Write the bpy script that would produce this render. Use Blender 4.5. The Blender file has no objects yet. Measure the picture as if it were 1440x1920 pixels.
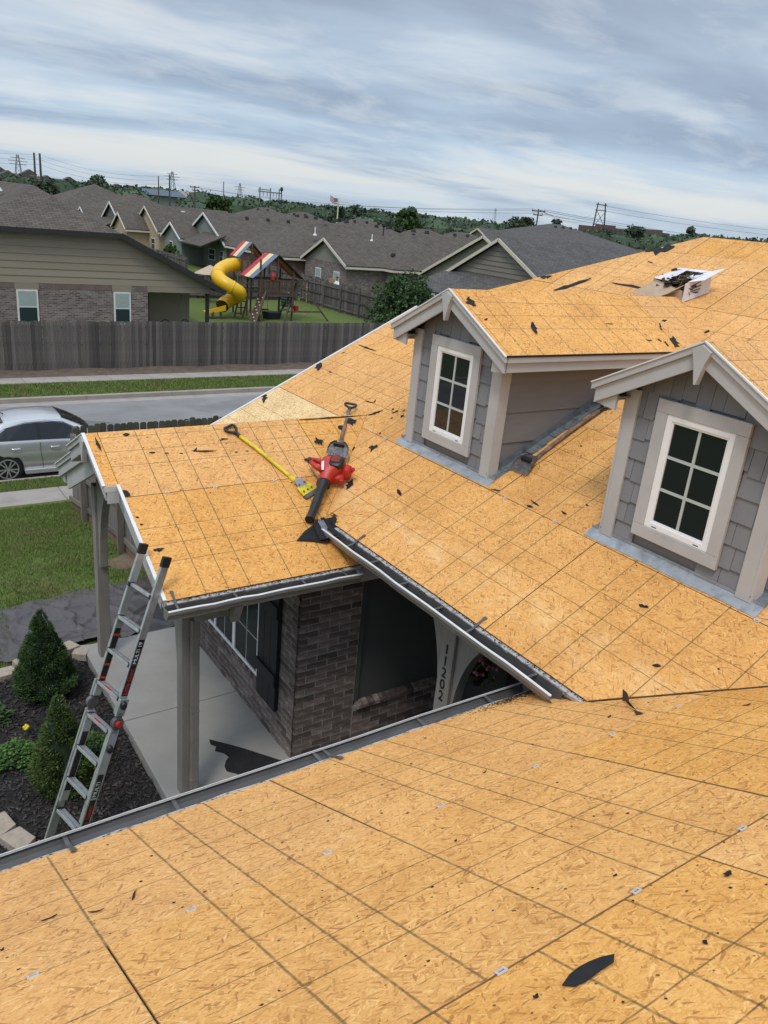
import bpy, bmesh, math, random
import numpy as np
from mathutils import Vector, Matrix

scene = bpy.context.scene
C = scene.collection
RN = random.Random(11)

# ------------------------------------------------------------------ camera
cam_d = bpy.data.cameras.new('camera'); cam = bpy.data.objects.new('camera', cam_d); C.objects.link(cam)
YAW, PITCH, ROLL = math.radians(35.6563), math.radians(20.6523), math.radians(5.5474)
fw = Vector((math.cos(PITCH)*math.sin(YAW), math.cos(PITCH)*math.cos(YAW), -math.sin(PITCH)))
rt = Vector((math.cos(YAW), -math.sin(YAW), 0)); up = rt.cross(fw)
r2 = rt*math.cos(ROLL) + up*math.sin(ROLL); u2 = -rt*math.sin(ROLL) + up*math.cos(ROLL)
M4 = Matrix((r2, u2, -fw)).transposed().to_4x4(); M4.translation = Vector((-3.7834, -5.0058, 2.8705))
cam.matrix_world = M4
cam_d.sensor_fit = 'HORIZONTAL'; cam_d.sensor_width = 36; cam_d.lens = 36*1482.5/1440
cam_d.clip_start = 0.05; cam_d.clip_end = 6000
scene.camera = cam

# ------------------------------------------------------------------ light
SUN_AZ, SUN_EL = math.radians(232), math.radians(58)      # azimuth clockwise from +Y
world = bpy.data.worlds.new('World'); scene.world = world; world.use_nodes = True
SUN_STRENGTH, SKY_STRENGTH = 1.5, 0.1
sun_d = bpy.data.lights.new('sun', 'SUN'); sun_d.energy = SUN_STRENGTH; sun_d.angle = math.radians(13); sun_d.color = (1.0, 0.95, 0.88)
sun = bpy.data.objects.new('sun', sun_d); C.objects.link(sun)
sdir = Vector((math.sin(SUN_AZ)*math.cos(SUN_EL), math.cos(SUN_AZ)*math.cos(SUN_EL), math.sin(SUN_EL)))
sun.rotation_euler = sdir.to_track_quat('Z', 'Y').to_euler(); sun.location = (0, 0, 40)
scene.view_settings.view_transform = 'Standard'; scene.view_settings.look = 'None'
scene.view_settings.exposure = 0.0; scene.view_settings.gamma = 1.0; scene.view_settings.use_curve_mapping = False

# ------------------------------------------------------------------ node helpers
def N(nt, typ, ins=None, **kw):
    n = nt.nodes.new(typ)
    for k, v in kw.items(): setattr(n, k, v)
    for k, v in (ins or {}).items():
        s = n.inputs[k]
        if isinstance(v, bpy.types.NodeSocket): nt.links.new(v, s)
        else: s.default_value = v
    return n
def math_(nt, op, a, b=None, c=None, clamp=False):
    n = nt.nodes.new('ShaderNodeMath'); n.operation = op; n.use_clamp = clamp
    for i, v in enumerate((a, b, c)):
        if v is None: continue
        if isinstance(v, bpy.types.NodeSocket): nt.links.new(v, n.inputs[i])
        else: n.inputs[i].default_value = v
    return n.outputs[0]
def ramp(nt, fac, stops, interp='LINEAR'):
    n = nt.nodes.new('ShaderNodeValToRGB'); n.color_ramp.interpolation = interp
    el = n.color_ramp.elements
    while len(el) > 1: el.remove(el[-1])
    for i, (p, c) in enumerate(stops):
        e = el[0] if i == 0 else el.new(p)
        e.position = p; e.color = (*c, 1) if len(c) == 3 else c
    nt.links.new(fac, n.inputs[0]); return n.outputs[0]
def mixc(nt, fac, a, b, mode='MIX'):
    n = nt.nodes.new('ShaderNodeMix'); n.data_type = 'RGBA'; n.blend_type = mode
    for s, v in ((n.inputs['Factor'], fac), (n.inputs[6], a), (n.inputs[7], b)):
        if isinstance(v, bpy.types.NodeSocket): nt.links.new(v, s)
        else: s.default_value = (*v, 1) if isinstance(v, tuple) and len(v) == 3 else v
    return n.outputs[2]

# world: overcast sky, streaked cloud layers over a Nishita sky
nt = world.node_tree; nt.nodes.clear()
sky = N(nt, 'ShaderNodeTexSky', sky_type='NISHITA', sun_disc=False, sun_elevation=SUN_EL, sun_rotation=SUN_AZ, air_density=1.0, dust_density=1.5)
tc = N(nt, 'ShaderNodeTexCoord')
sep = N(nt, 'ShaderNodeSeparateXYZ', {0: tc.outputs['Generated']})
zz = math_(nt, 'MAXIMUM', sep.outputs[2], 0.0)
zc = math_(nt, 'ADD', zz, 0.10)
cx = math_(nt, 'DIVIDE', sep.outputs[0], zc); cy = math_(nt, 'DIVIDE', sep.outputs[1], zc)
def cloud(sx, sy, rot, scale, detail, rough, dist, off):
    v = N(nt, 'ShaderNodeCombineXYZ', {0: cx, 1: cy, 2: off})
    r = N(nt, 'ShaderNodeVectorRotate', {0: v.outputs[0], 'Angle': rot}, rotation_type='Z_AXIS')
    m = N(nt, 'ShaderNodeVectorMath', {0: r.outputs[0], 1: (sx, sy, 1)}, operation='MULTIPLY')
    return N(nt, 'ShaderNodeTexNoise', {'Vector': m.outputs[0], 'Scale': scale, 'Detail': detail, 'Roughness': rough, 'Distortion': dist}).outputs[0]
n1 = cloud(0.62, 1.0, math.radians(8), 0.62, 5, 0.52, 0.35, 3.1)
n2 = cloud(0.80, 1.15, math.radians(-16), 1.7, 7, 0.60, 0.3, 8.3)
n3 = cloud(0.50, 1.0, math.radians(5), 0.95, 6, 0.55, 0.35, 5.7)
low = ramp(nt, n1, [(0.38, (3.5, 4.5, 6.0)), (0.47, (4.3, 5.5, 7.1)), (0.55, (5.4, 6.7, 8.1)), (0.63, (7.2, 7.9, 8.5))])
high = ramp(nt, n1, [(0.38, (3.0, 3.55, 4.5)), (0.47, (3.5, 4.2, 5.35)), (0.55, (4.4, 5.35, 6.6)), (0.63, (6.1, 7.0, 8.0))])
base = mixc(nt, N(nt, 'ShaderNodeMapRange', {0: zz, 1: 0.06, 2: 0.24}, interpolation_type='SMOOTHSTEP').outputs[0], low, high)
bright = ramp(nt, n3, [(0.53, (0, 0, 0)), (0.61, (0.5, 0.5, 0.5)), (0.68, (1, 1, 1))])
wisp = ramp(nt, n2, [(0.50, (0, 0, 0)), (0.66, (1, 1, 1))])
col = mixc(nt, math_(nt, 'MULTIPLY', bright, 0.85), base, (8.3, 8.4, 8.3))
col = mixc(nt, math_(nt, 'MULTIPLY', wisp, 0.42), col, (7.6, 8.1, 8.5))
# horizon glow: thin pale band; zenith of an overcast sky is brighter than its horizon (CIE overcast)
bandz = math_(nt, 'ADD', zz, math_(nt, 'MULTIPLY', math_(nt, 'SUBTRACT', n3, 0.5), 0.05))
band = N(nt, 'ShaderNodeMapRange', {0: math_(nt, 'ABSOLUTE', math_(nt, 'SUBTRACT', bandz, 0.038)), 1: 0.004, 2: 0.023, 3: 1.0, 4: 0.0}, interpolation_type='SMOOTHSTEP').outputs[0]
col = mixc(nt, math_(nt, 'MULTIPLY', band, N(nt, 'ShaderNodeMapRange', {0: n1, 1: 0.42, 2: 0.58, 3: 0.0, 4: 0.95}).outputs[0]), col, (8.2, 8.3, 8.15))
hz = N(nt, 'ShaderNodeMapRange', {0: zz, 1: 0.0, 2: 0.075, 3: 0.45, 4: 0.0}, interpolation_type='SMOOTHSTEP').outputs[0]
col = mixc(nt, hz, col, (5.9, 6.9, 7.8))
col = mixc(nt, 0.10, col, sky.outputs[0])
zen = N(nt, 'ShaderNodeMapRange', {0: zz, 1: 0.30, 2: 1.0, 3: 1.0, 4: 2.8}).outputs[0]
vm = N(nt, 'ShaderNodeVectorMath', {0: col}, operation='SCALE'); nt.links.new(zen, vm.inputs['Scale'])
bg = N(nt, 'ShaderNodeBackground', {'Color': vm.outputs[0], 'Strength': SKY_STRENGTH})
out = N(nt, 'ShaderNodeOutputWorld', {0: bg.outputs[0]})

# ------------------------------------------------------------------ materials
MAT = {}
def new_mat(name):
    m = bpy.data.materials.new(name); m.use_nodes = True
    MAT[name] = m
    return m, m.node_tree, m.node_tree.nodes['Principled BSDF']
def surf(name, c1, c2=None, scale=6.0, detail=5, rough=0.8, metal=0.0, bump=0.0, bscale=60.0, rnd=0.0, stretch=(1, 1, 1), island=0.0, spec=0.4, coat=0.0, c3=None, s3=1.5, a3=0.5, dirt=0.0):
    m, nt, b = new_mat(name)
    tc = N(nt, 'ShaderNodeTexCoord'); co = tc.outputs['Object']
    mp = N(nt, 'ShaderNodeMapping', {'Vector': co, 'Scale': stretch})
    nz = N(nt, 'ShaderNodeTexNoise', {'Vector': mp.outputs[0], 'Scale': scale, 'Detail': detail, 'Roughness': 0.6})
    c2 = c2 or tuple(x*0.8 for x in c1)
    col = ramp(nt, nz.outputs[0], [(0.32, c1), (0.68, c2)])
    if c3:
        n3 = N(nt, 'ShaderNodeTexNoise', {'Vector': co, 'Scale': s3, 'Detail': 4, 'Roughness': 0.6})
        f = ramp(nt, n3.outputs[0], [(0.5, (0, 0, 0)), (0.66, (a3, a3, a3))])
        col = mixc(nt, f, col, c3)
    if rnd:
        oi = N(nt, 'ShaderNodeObjectInfo')
        v = N(nt, 'ShaderNodeMapRange', {0: oi.outputs['Random'], 3: 1-rnd, 4: 1+rnd}).outputs[0]
        hs = N(nt, 'ShaderNodeHueSaturation', {'Value': v, 'Color': col}); col = hs.outputs[0]
    if island:
        g = N(nt, 'ShaderNodeNewGeometry')
        v = N(nt, 'ShaderNodeMapRange', {0: g.outputs['Random Per Island'], 3: 1-island, 4: 1+island}).outputs[0]
        hs = N(nt, 'ShaderNodeHueSaturation', {'Value': v, 'Color': col}); col = hs.outputs[0]
    nt.links.new(col, b.inputs['Base Color'])
    b.inputs['Roughness'].default_value = rough; b.inputs['Metallic'].default_value = metal
    b.inputs['Specular IOR Level'].default_value = spec
    if coat: b.inputs['Coat Weight'].default_value = coat; b.inputs['Coat Roughness'].default_value = 0.08
    if bump:
        nb = N(nt, 'ShaderNodeTexNoise', {'Vector': mp.outputs[0], 'Scale': bscale, 'Detail': 4})
        bp = N(nt, 'ShaderNodeBump', {'Height': nb.outputs[0], 'Strength': bump, 'Distance': 0.01})
        nt.links.new(bp.outputs[0], b.inputs['Normal'])
    return m

def osb_mat(name, gain=1.0, fresh=False, worn=False, uw=0.0048, ua=0.86):
    m, nt, b = new_mat(name)
    uv = N(nt, 'ShaderNodeUVMap', uv_map='UVMap').outputs[0]
    oi = N(nt, 'ShaderNodeObjectInfo').outputs['Random']
    off = N(nt, 'ShaderNodeVectorMath', {0: (37.0, 19.0, 0)}, operation='SCALE'); nt.links.new(oi, off.inputs['Scale'])
    p = N(nt, 'ShaderNodeVectorMath', {0: uv, 1: off.outputs[0]}, operation='ADD').outputs[0]
    wob = N(nt, 'ShaderNodeTexNoise', {'Vector': p, 'Scale': 14.0, 'Detail': 2})
    wv = N(nt, 'ShaderNodeVectorMath', {0: wob.outputs['Color'], 1: (0.5, 0.5, 0.5)}, operation='SUBTRACT').outputs[0]
    wv = N(nt, 'ShaderNodeVectorMath', {0: wv, 'Scale': 0.03}, operation='SCALE').outputs[0]
    pw = N(nt, 'ShaderNodeVectorMath', {0: p, 1: wv}, operation='ADD').outputs[0]
    layers = []
    for ang, L, W in ((5, 0.085, 0.0115), (-19, 0.062, 0.0095), (25, 0.066, 0.010), (60, 0.040, 0.0085), (-50, 0.042, 0.008)):
        r = N(nt, 'ShaderNodeVectorRotate', {0: pw, 'Angle': math.radians(ang)}, rotation_type='Z_AXIS')
        mu = N(nt, 'ShaderNodeVectorMath', {0: r.outputs[0], 1: (1/L, 1/W, 1)}, operation='MULTIPLY')
        vo = N(nt, 'ShaderNodeTexVoronoi', {'Vector': mu.outputs[0], 'Scale': 1.0, 'Randomness': 1.0}, voronoi_dimensions='2D', feature='F1')
        s = N(nt, 'ShaderNodeSeparateColor', {0: vo.outputs['Color']})
        layers.append((s.outputs[0], s.outputs[1], vo.outputs['Distance']))
    val, dist = layers[0][0], layers[0][2]
    for (v, g, d), th in zip(layers[1:], (0.62, 0.66, 0.70, 0.74)):
        sel = math_(nt, 'GREATER_THAN', g, th)
        mx = N(nt, 'ShaderNodeMix', {0: sel, 2: val, 3: v}); val = mx.outputs[0]
        mx = N(nt, 'ShaderNodeMix', {0: sel, 2: dist, 3: d}); dist = mx.outputs[0]
    g = gain
    if fresh: st = [(0.0, (.50, .31, .12)), (.25, (.66, .44, .19)), (.6, (.74, .52, .25)), (1, (.82, .62, .34))]
    else: st = [(0.0, (.43, .185, .047)), (.10, (.60, .28, .070)), (.24, (.685, .335, .085)), (.55, (.73, .368, .098)), (.90, (.775, .405, .118)), (1, (.82, .47, .155))]
    col = ramp(nt, val, [(a, tuple(x*g for x in c)) for a, c in st])
    fine = N(nt, 'ShaderNodeTexNoise', {'Vector': N(nt, 'ShaderNodeVectorMath', {0: pw, 1: (.28, 1, 1)}, operation='MULTIPLY').outputs[0], 'Scale': 170.0, 'Detail': 5, 'Roughness': 0.72, 'Distortion': 0.6})
    col = mixc(nt, 1.0, col, ramp(nt, fine.outputs[0], [(0.35, (.74, .69, .63)), (0.46, (1, 1, 1)), (0.68, (1.08, 1.09, 1.12))]), 'MULTIPLY')
    ed = ramp(nt, dist, [(0.52, (1, 1, 1)), (0.82, (.86, .82, .78))])
    col = mixc(nt, 1.0, col, ed, 'MULTIPLY')
    # weathering in broad patches
    big = N(nt, 'ShaderNodeTexNoise', {'Vector': p, 'Scale': 1.6, 'Detail': 5, 'Roughness': 0.65})
    col = mixc(nt, 1.0, col, ramp(nt, big.outputs[0], [(0.30, (.86, .82, .78)), (0.52, (1, 1, 1)), (0.72, (1.05, 1.08, 1.16))]), 'MULTIPLY')
    # sheet to sheet variation
    hv = N(nt, 'ShaderNodeMapRange', {0: oi, 3: 0.95, 4: 1.03}).outputs[0]; h2 = N(nt, 'ShaderNodeMapRange', {0: math_(nt, 'FRACT', math_(nt, 'MULTIPLY', oi, 7.31)), 3: 0.94, 4: 1.01}).outputs[0]
    col = N(nt, 'ShaderNodeHueSaturation', {'Value': hv, 'Saturation': h2, 'Color': col}).outputs[0]
    if worn:
        sv = N(nt, 'ShaderNodeSeparateXYZ', {0: uv}).outputs[1]; ns = N(nt, 'ShaderNodeTexNoise', {'Vector': p, 'Scale': 5.0, 'Detail': 6, 'Roughness': 0.7}).outputs[0]
        bd = N(nt, 'ShaderNodeMapRange', {0: math_(nt, 'ABSOLUTE', math_(nt, 'SUBTRACT', sv, 0.36)), 1: 0.05, 2: 0.26, 3: 1.0, 4: 0.0}).outputs[0]
        col = mixc(nt, math_(nt, 'MULTIPLY', math_(nt, 'MULTIPLY', bd, N(nt, 'ShaderNodeMapRange', {0: ns, 1: 0.44, 2: 0.70}).outputs[0]), 0.45), col, (.86, .62, .33))
    # knots, nail holes and tar flecks
    vo = N(nt, 'ShaderNodeTexVoronoi', {'Vector': p, 'Scale': 7.5, 'Randomness': 1.0}, voronoi_dimensions='2D')
    sp = N(nt, 'ShaderNodeSeparateColor', {0: vo.outputs['Color']})
    spot = math_(nt, 'LESS_THAN', vo.outputs['Distance'], math_(nt, 'MULTIPLY', math_(nt, 'POWER', sp.outputs[0], 3.0), 0.045))
    col = mixc(nt, math_(nt, 'MULTIPLY', spot, 0.80), col, (.035, .028, .022))
    vo2 = N(nt, 'ShaderNodeTexVoronoi', {'Vector': N(nt, 'ShaderNodeVectorMath', {0: pw, 1: (15.0, 110.0, 1)}, operation='MULTIPLY').outputs[0], 'Scale': 1.0}, voronoi_dimensions='2D')
    s2 = N(nt, 'ShaderNodeSeparateColor', {0: vo2.outputs['Color']})
    sl = math_(nt, 'MULTIPLY', math_(nt, 'GREATER_THAN', s2.outputs[0], 0.95), math_(nt, 'LESS_THAN', vo2.outputs['Distance'], 0.36))
    col = mixc(nt, math_(nt, 'MULTIPLY', sl, 0.55), col, (.20, .09, .028))
    # printed framing grid: 16 / 24 / 32 inch marks both ways
    su = N(nt, 'ShaderNodeSeparateXYZ', {0: uv})
    wb = N(nt, 'ShaderNodeTexNoise', {'Vector': p, 'Scale': 9.0, 'Detail': 2}).outputs[0]
    wb2 = N(nt, 'ShaderNodeTexNoise', {'Vector': p, 'Scale': 26.0, 'Detail': 3}).outputs[0]
    shift = math_(nt, 'MULTIPLY', math_(nt, 'SUBTRACT', wb, 0.5), 0.006)
    def gridline(c, w, alpha):
        t = math_(nt, 'PINGPONG', math_(nt, 'ADD', c, shift), 0.6096)
        d = math_(nt, 'MINIMUM', math_(nt, 'ABSOLUTE', math_(nt, 'SUBTRACT', t, 0.4064)), math_(nt, 'SUBTRACT', 0.6096, t))
        d = math_(nt, 'MINIMUM', d, math_(nt, 'ABSOLUTE', t))
        f = N(nt, 'ShaderNodeMapRange', {0: d, 1: w*0.55, 2: w*1.25, 3: 1.0, 4: 0.0}).outputs[0]
        k = N(nt, 'ShaderNodeMapRange', {0: wb2, 1: 0.34, 2: 0.52, 3: 0.62, 4: 1.0}).outputs[0]
        return math_(nt, 'MULTIPLY', math_(nt, 'MULTIPLY', f, k), alpha)
    col = mixc(nt, gridline(su.outputs[0], uw, ua), col, (.115, .085, .036))
    col = mixc(nt, gridline(su.outputs[1], 0.0036, 0.80), col, (.12, .075, .03))
    # old nail holes along the rafters
    nu = math_(nt, 'PINGPONG', math_(nt, 'ADD', su.outputs[0], math_(nt, 'MULTIPLY', math_(nt, 'SUBTRACT', wb, 0.5), 0.03)), 0.3048)
    nv = math_(nt, 'PINGPONG', math_(nt, 'ADD', su.outputs[1], math_(nt, 'MULTIPLY', math_(nt, 'SUBTRACT', wb2, 0.5), 0.03)), 0.0762)
    nd = math_(nt, 'SQRT', math_(nt, 'ADD', math_(nt, 'MULTIPLY', nu, nu), math_(nt, 'MULTIPLY', nv, nv)))
    col = mixc(nt, N(nt, 'ShaderNodeMapRange', {0: nd, 1: 0.0028, 2: 0.0050, 3: 0.7, 4: 0.0}).outputs[0], col, (.07, .05, .035))
    nt.links.new(col, b.inputs['Base Color'])
    b.inputs['Roughness'].default_value = 0.72; b.inputs['Specular IOR Level'].default_value = 0.25
    h = math_(nt, 'ADD', val, math_(nt, 'MULTIPLY', fine.outputs[0], 0.6))
    bp = N(nt, 'ShaderNodeBump', {'Height': h, 'Strength': 0.35, 'Distance': 0.0015}); nt.links.new(bp.outputs[0], b.inputs['Normal'])
    return m
osb_mat('osb', .98); osb_mat('osb_f', 1.05, uw=0.0058, ua=0.74); osb_mat('osb_fresh', 1.0, True, ua=0.2); osb_mat('osb_worn', .99, worn=True)

def brickface(name, c1, c2, mortar, scale=1.0, bw=0.245, rh=0.0762, ms=0.012, bump=0.4, rough=0.9, wear=None):
    m, nt, b = new_mat(name)
    uv = N(nt, 'ShaderNodeUVMap', uv_map='UVMap').outputs[0]
    br = N(nt, 'ShaderNodeTexBrick', {'Vector': uv, 'Color1': (*c1, 1), 'Color2': (*c2, 1), 'Mortar': (*mortar, 1), 'Scale': 1.0, 'Mortar Size': ms, 'Mortar Smooth': 0.2, 'Bias': 0.0, 'Brick Width': bw, 'Row Height': rh})
    nz = N(nt, 'ShaderNodeTexNoise', {'Vector': uv, 'Scale': 1.2, 'Detail': 6, 'Roughness': 0.7})
    col = mixc(nt, 1.0, br.outputs[0], ramp(nt, nz.outputs[0], [(0.3, (.78, .78, .78)), (0.7, (1.18, 1.17, 1.15))]), 'MULTIPLY')
    nz2 = N(nt, 'ShaderNodeTexNoise', {'Vector': uv, 'Scale': 14, 'Detail': 5, 'Roughness': 0.7})
    col = mixc(nt, 1.0, col, ramp(nt, nz2.outputs[0], [(0.3, (.82, .82, .82)), (0.7, (1.15, 1.15, 1.15))]), 'MULTIPLY')
    nt.links.new(col, b.inputs['Base Color']); b.inputs['Roughness'].default_value = rough; b.inputs['Specular IOR Level'].default_value = 0.2
    bp = N(nt, 'ShaderNodeBump', {'Height': br.outputs[1], 'Strength': bump, 'Distance': 0.008}); bp.invert = True
    nt.links.new(bp.outputs[0], b.inputs['Normal'])
    return m
brickface('far_brick', (.095, .062, .056), (.25, .205, .19), (.27, .25, .235))
brickface('far_brick_red', (.16, .07, .055), (.22, .10, .08), (.2, .18, .16))
brickface('shingle_roof', (.092, .078, .065), (.132, .113, .094), (.045, .04, .035), bw=0.33, rh=0.145, ms=0.012)
brickface('shingle_grey', (.088, .082, .078), (.122, .115, .110), (.045, .042, .04), bw=0.33, rh=0.145, ms=0.012)

surf('substrate', (.035, .024, .016), (.02, .015, .01), rough=.95)
surf('osb_edge', (.36, .20, .08), (.22, .12, .05), scale=30, rough=.9)
surf('trim', (.465, .457, .447), (.435, .427, .418), scale=3, rough=.6, bump=.06, bscale=90, c3=(.37, .36, .352), s3=2.2, a3=.4)
surf('trim_light', (.62, .60, .57), (.56, .54, .51), scale=4, rough=.55)
surf('siding', (.205, .199, .197), (.188, .183, .181), scale=4, rough=.75, bump=.12, bscale=70, stretch=(1, 1, 6), rnd=.05)
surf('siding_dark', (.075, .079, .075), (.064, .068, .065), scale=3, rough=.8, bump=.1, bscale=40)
surf('cedar', (.210, .213, .224), (.188, .191, .202), scale=5, rough=.8, bump=.2, bscale=60, stretch=(1, 1, .25), rnd=.09)
surf('vinyl', (.84, .84, .84), (.80, .80, .80), scale=3, rough=.35)
surf('muntin', (.46, .51, .48), (.43, .48, .455), rough=.4)
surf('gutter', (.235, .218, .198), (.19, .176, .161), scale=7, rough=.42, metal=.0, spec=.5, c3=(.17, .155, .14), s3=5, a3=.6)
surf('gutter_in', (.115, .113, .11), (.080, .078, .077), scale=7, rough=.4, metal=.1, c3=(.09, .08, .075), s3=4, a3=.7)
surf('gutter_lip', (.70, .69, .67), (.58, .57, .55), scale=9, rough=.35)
surf('galv', (.42, .45, .47), (.30, .33, .355), scale=12, rough=.42, metal=.35, c3=(.2, .215, .23), s3=9, a3=.6)
surf('flash_lead', (.20, .225, .245), (.13, .15, .165), scale=16, rough=.5, metal=.25, c3=(.07, .075, .08), s3=14, a3=.7)
surf('drip', (.44, .425, .405), (.33, .315, .30), scale=14, rough=.5, c3=(.09, .075, .06), s3=26, a3=.95)
surf('felt', (.010, .010, .011), (.018, .0175, .018), scale=14, rough=.9, bump=.3, bscale=50)
surf('felt_brown', (.055, .032, .02), (.03, .02, .014), scale=14, rough=.9, bump=.3)
surf('brick', (.110, .078, .066), (.165, .132, .118), scale=14, detail=7, rough=.92, bump=.7, bscale=70, rnd=.5, c3=(.26, .24, .228), s3=7, a3=.85)
surf('mortar', (.31, .295, .28), (.25, .235, .22), scale=20, rough=.95, bump=.3)
surf('post_paint', (.265, .243, .216), (.215, .197, .174), scale=5, rough=.75, bump=.25, bscale=40, stretch=(4, 4, .5), c3=(.23, .205, .18), s3=3, a3=.55)
surf('shutter', (.006, .009, .012), (.010, .014, .018), scale=6, rough=.55, bump=.25, bscale=60, stretch=(4, 4, .4))
surf('concrete', (.335, .322, .295), (.28, .268, .245), scale=2.5, detail=8, rough=.9, bump=.12, bscale=70, c3=(.30, .28, .25), s3=1.1, a3=.5)
surf('walk', (.33, .295, .255), (.275, .245, .21), scale=2, detail=8, rough=.95, bump=.15, bscale=60, c3=(.22, .195, .165), s3=1.6, a3=.55)
surf('road', (.25, .245, .235), (.185, .18, .172), scale=1.2, detail=10, rough=.95, bump=.3, bscale=90, c3=(.15, .145, .14), s3=.45, a3=.75, stretch=(.5, 1, 1))
surf('kerb', (.34, .30, .265), (.27, .24, .21), scale=2, detail=7, rough=.95, bump=.15)
surf('soil', (.085, .058, .042), (.14, .105, .08), scale=4, detail=8, rough=1, bump=.6, bscale=30)
surf('lawn', (.080, .122, .030), (.118, .150, .044), scale=9, detail=9, rough=1, bump=.7, bscale=60, c3=(.145, .128, .055), s3=.9, a3=.55, spec=.1)
surf('grass_blade', (.112, .172, .038), (.165, .215, .064), scale=3, rough=.9, island=.4, spec=.15, c3=(.19, .165, .075), s3=1.3, a3=.75)
surf('mulch_bed', (.016, .014, .013), (.030, .026, .024), scale=40, detail=6, rough=1, bump=1, bscale=60)
surf('mulch_chip', (.014, .0125, .012), (.060, .050, .044), scale=2.5, rough=.9, island=.85)
surf('tarp', (.095, .083, .080), (.066, .058, .057), scale=4, detail=6, rough=.42, bump=.25, bscale=25, spec=.5)
surf('block', (.40, .33, .26), (.31, .255, .20), scale=12, detail=7, rough=.95, bump=.6, bscale=70, rnd=.10, c3=(.2, .165, .13), s3=5, a3=.5)
surf('needle', (.036, .076, .026), (.068, .118, .038), scale=6, rough=.8, island=.5, spec=.2)
surf('needle_light', (.100, .142, .038), (.066, .105, .032), scale=6, rough=.8, island=.45, spec=.2)
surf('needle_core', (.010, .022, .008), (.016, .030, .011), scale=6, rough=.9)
surf('leaf', (.045, .105, .020), (.075, .15, .030), scale=5, rough=.7, island=.45, spec=.3)
surf('leaf_dark', (.034, .070, .024), (.064, .106, .036), scale=1.2, rough=.75, island=.5, spec=.25)
surf('leaf_far_hazy', (.050, .076, .050), (.082, .110, .066), scale=.05, rough=.9, island=.40, spec=.1)  # distance haze put into the leaf colour: lightened and tinted bluish
surf('leaf_far_light', (.050, .085, .028), (.070, .105, .036), scale=.2, rough=.9, island=.4, spec=.1)
surf('bark', (.09, .07, .055), (.06, .048, .038), scale=8, rough=.95, bump=.6, bscale=25, stretch=(1, 1, .25))
surf('flower_y', (.80, .60, .02), rough=.6)
surf('flower_p', (.55, .16, .22), (.42, .1, .16), rough=.6, island=.3)
surf('fence_wood', (.125, .110, .100), (.080, .072, .066), scale=7, detail=7, rough=.95, bump=.5, bscale=30, stretch=(3, 3, .35), rnd=.44, c3=(.19, .175, .16), s3=2.0, a3=.5)
surf('fence_old', (.21, .185, .16), (.13, .115, .10), scale=7, detail=7, rough=.95, bump=.5, bscale=30, stretch=(3, 3, .35), rnd=.22)
surf('fence_moss', (.105, .10, .07), (.062, .062, .044), scale=7, detail=7, rough=.95, bump=.5, bscale=30, stretch=(3, 3, .35), rnd=.25)
surf('fence_new', (.42, .27, .12), (.36, .22, .10), scale=7, rough=.9, stretch=(3, 3, .35))
surf('kick', (.19, .125, .075), (.14, .09, .055), scale=6, rough=.95, rnd=.15)
surf('alu', (.62, .625, .63), (.50, .505, .51), scale=10, rough=.36, metal=.7, c3=(.34, .34, .34), s3=12, a3=.5, stretch=(3, 3, 1))
surf('plastic_black', (.014, .014, .015), (.022, .022, .023), scale=9, rough=.42)
surf('plastic_red', (.52, .030, .018), (.42, .022, .014), scale=6, rough=.42, spec=.45, c3=(.16, .05, .035), s3=14, a3=.4)
surf('red_label', (.55, .045, .02), rough=.5)
surf('white_label', (.75, .74, .72), rough=.5)
surf('yellow_fibre', (.72, .58, .02), (.62, .49, .018), scale=20, rough=.4, c3=(.2, .16, .03), s3=16, a3=.5)
surf('old_steel', (.16, .155, .15), (.075, .07, .066), scale=22, rough=.5, metal=.5, c3=(.30, .29, .28), s3=18, a3=.5)
surf('steel_zinc', (.45, .45, .44), (.34, .34, .335), scale=25, rough=.4, metal=.7)
surf('shaft_wood', (.20, .125, .085), (.13, .085, .06), scale=12, rough=.85, bump=.3, stretch=(1, 1, 1), c3=(.30, .22, .165), s3=9, a3=.7)
surf('carton_white', (.72, .70, .71), (.62, .60, .62), scale=5, rough=.8)
surf('carton', (.50, .375, .27), (.42, .315, .225), scale=7, rough=.9)
surf('shingle_debris', (.045, .034, .027), (.15, .11, .075), scale=22, rough=1, island=.6, bump=.5)
surf('print', (.16, .10, .11), rough=.8)
surf('clip', (.66, .65, .62), (.5, .49, .47), scale=40, rough=.4, metal=.2)
surf('car_paint', (.60, .60, .585), (.57, .57, .555), scale=1, rough=.28, metal=.68, coat=.7)
surf('chrome', (.75, .75, .76), rough=.15, metal=1.0)
surf('alloy', (.62, .62, .61), (.5, .5, .5), rough=.3, metal=.7)
surf('rubber', (.014, .014, .014), rough=.85)
surf('car_dark', (.008, .008, .009), rough=.5)
surf('nsiding', (.285, .242, .185), (.262, .222, .168), scale=2, rough=.8, bump=.1, rnd=.05, stretch=(.3, 1, 1))
surf('ntrim_dark', (.022, .021, .022), (.03, .028, .029), rough=.6)
surf('blind', (.34, .40, .38), (.30, .36, .34), rough=.5)
surf('siding_tan', (.42, .32, .215), (.38, .29, .195), scale=1, rough=.85)
surf('siding_sage', (.20, .225, .20), (.18, .205, .185), scale=1, rough=.85)
surf('siding_taupe', (.235, .212, .172), (.215, .195, .16), scale=1, rough=.85)
surf('siding_grey', (.13, .125, .125), (.115, .11, .11), scale=1, rough=.85)
surf('trim_cream', (.62, .57, .45), (.56, .51, .40), rough=.7)
surf('trim_white', (.72, .71, .69), (.64, .63, .61), rough=.7)
surf('roof_flat', (.085, .077, .070), (.11, .10, .09), scale=3, rough=.95)
surf('roof_blue', (.095, .125, .16), (.085, .11, .145), rough=.7)
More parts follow.
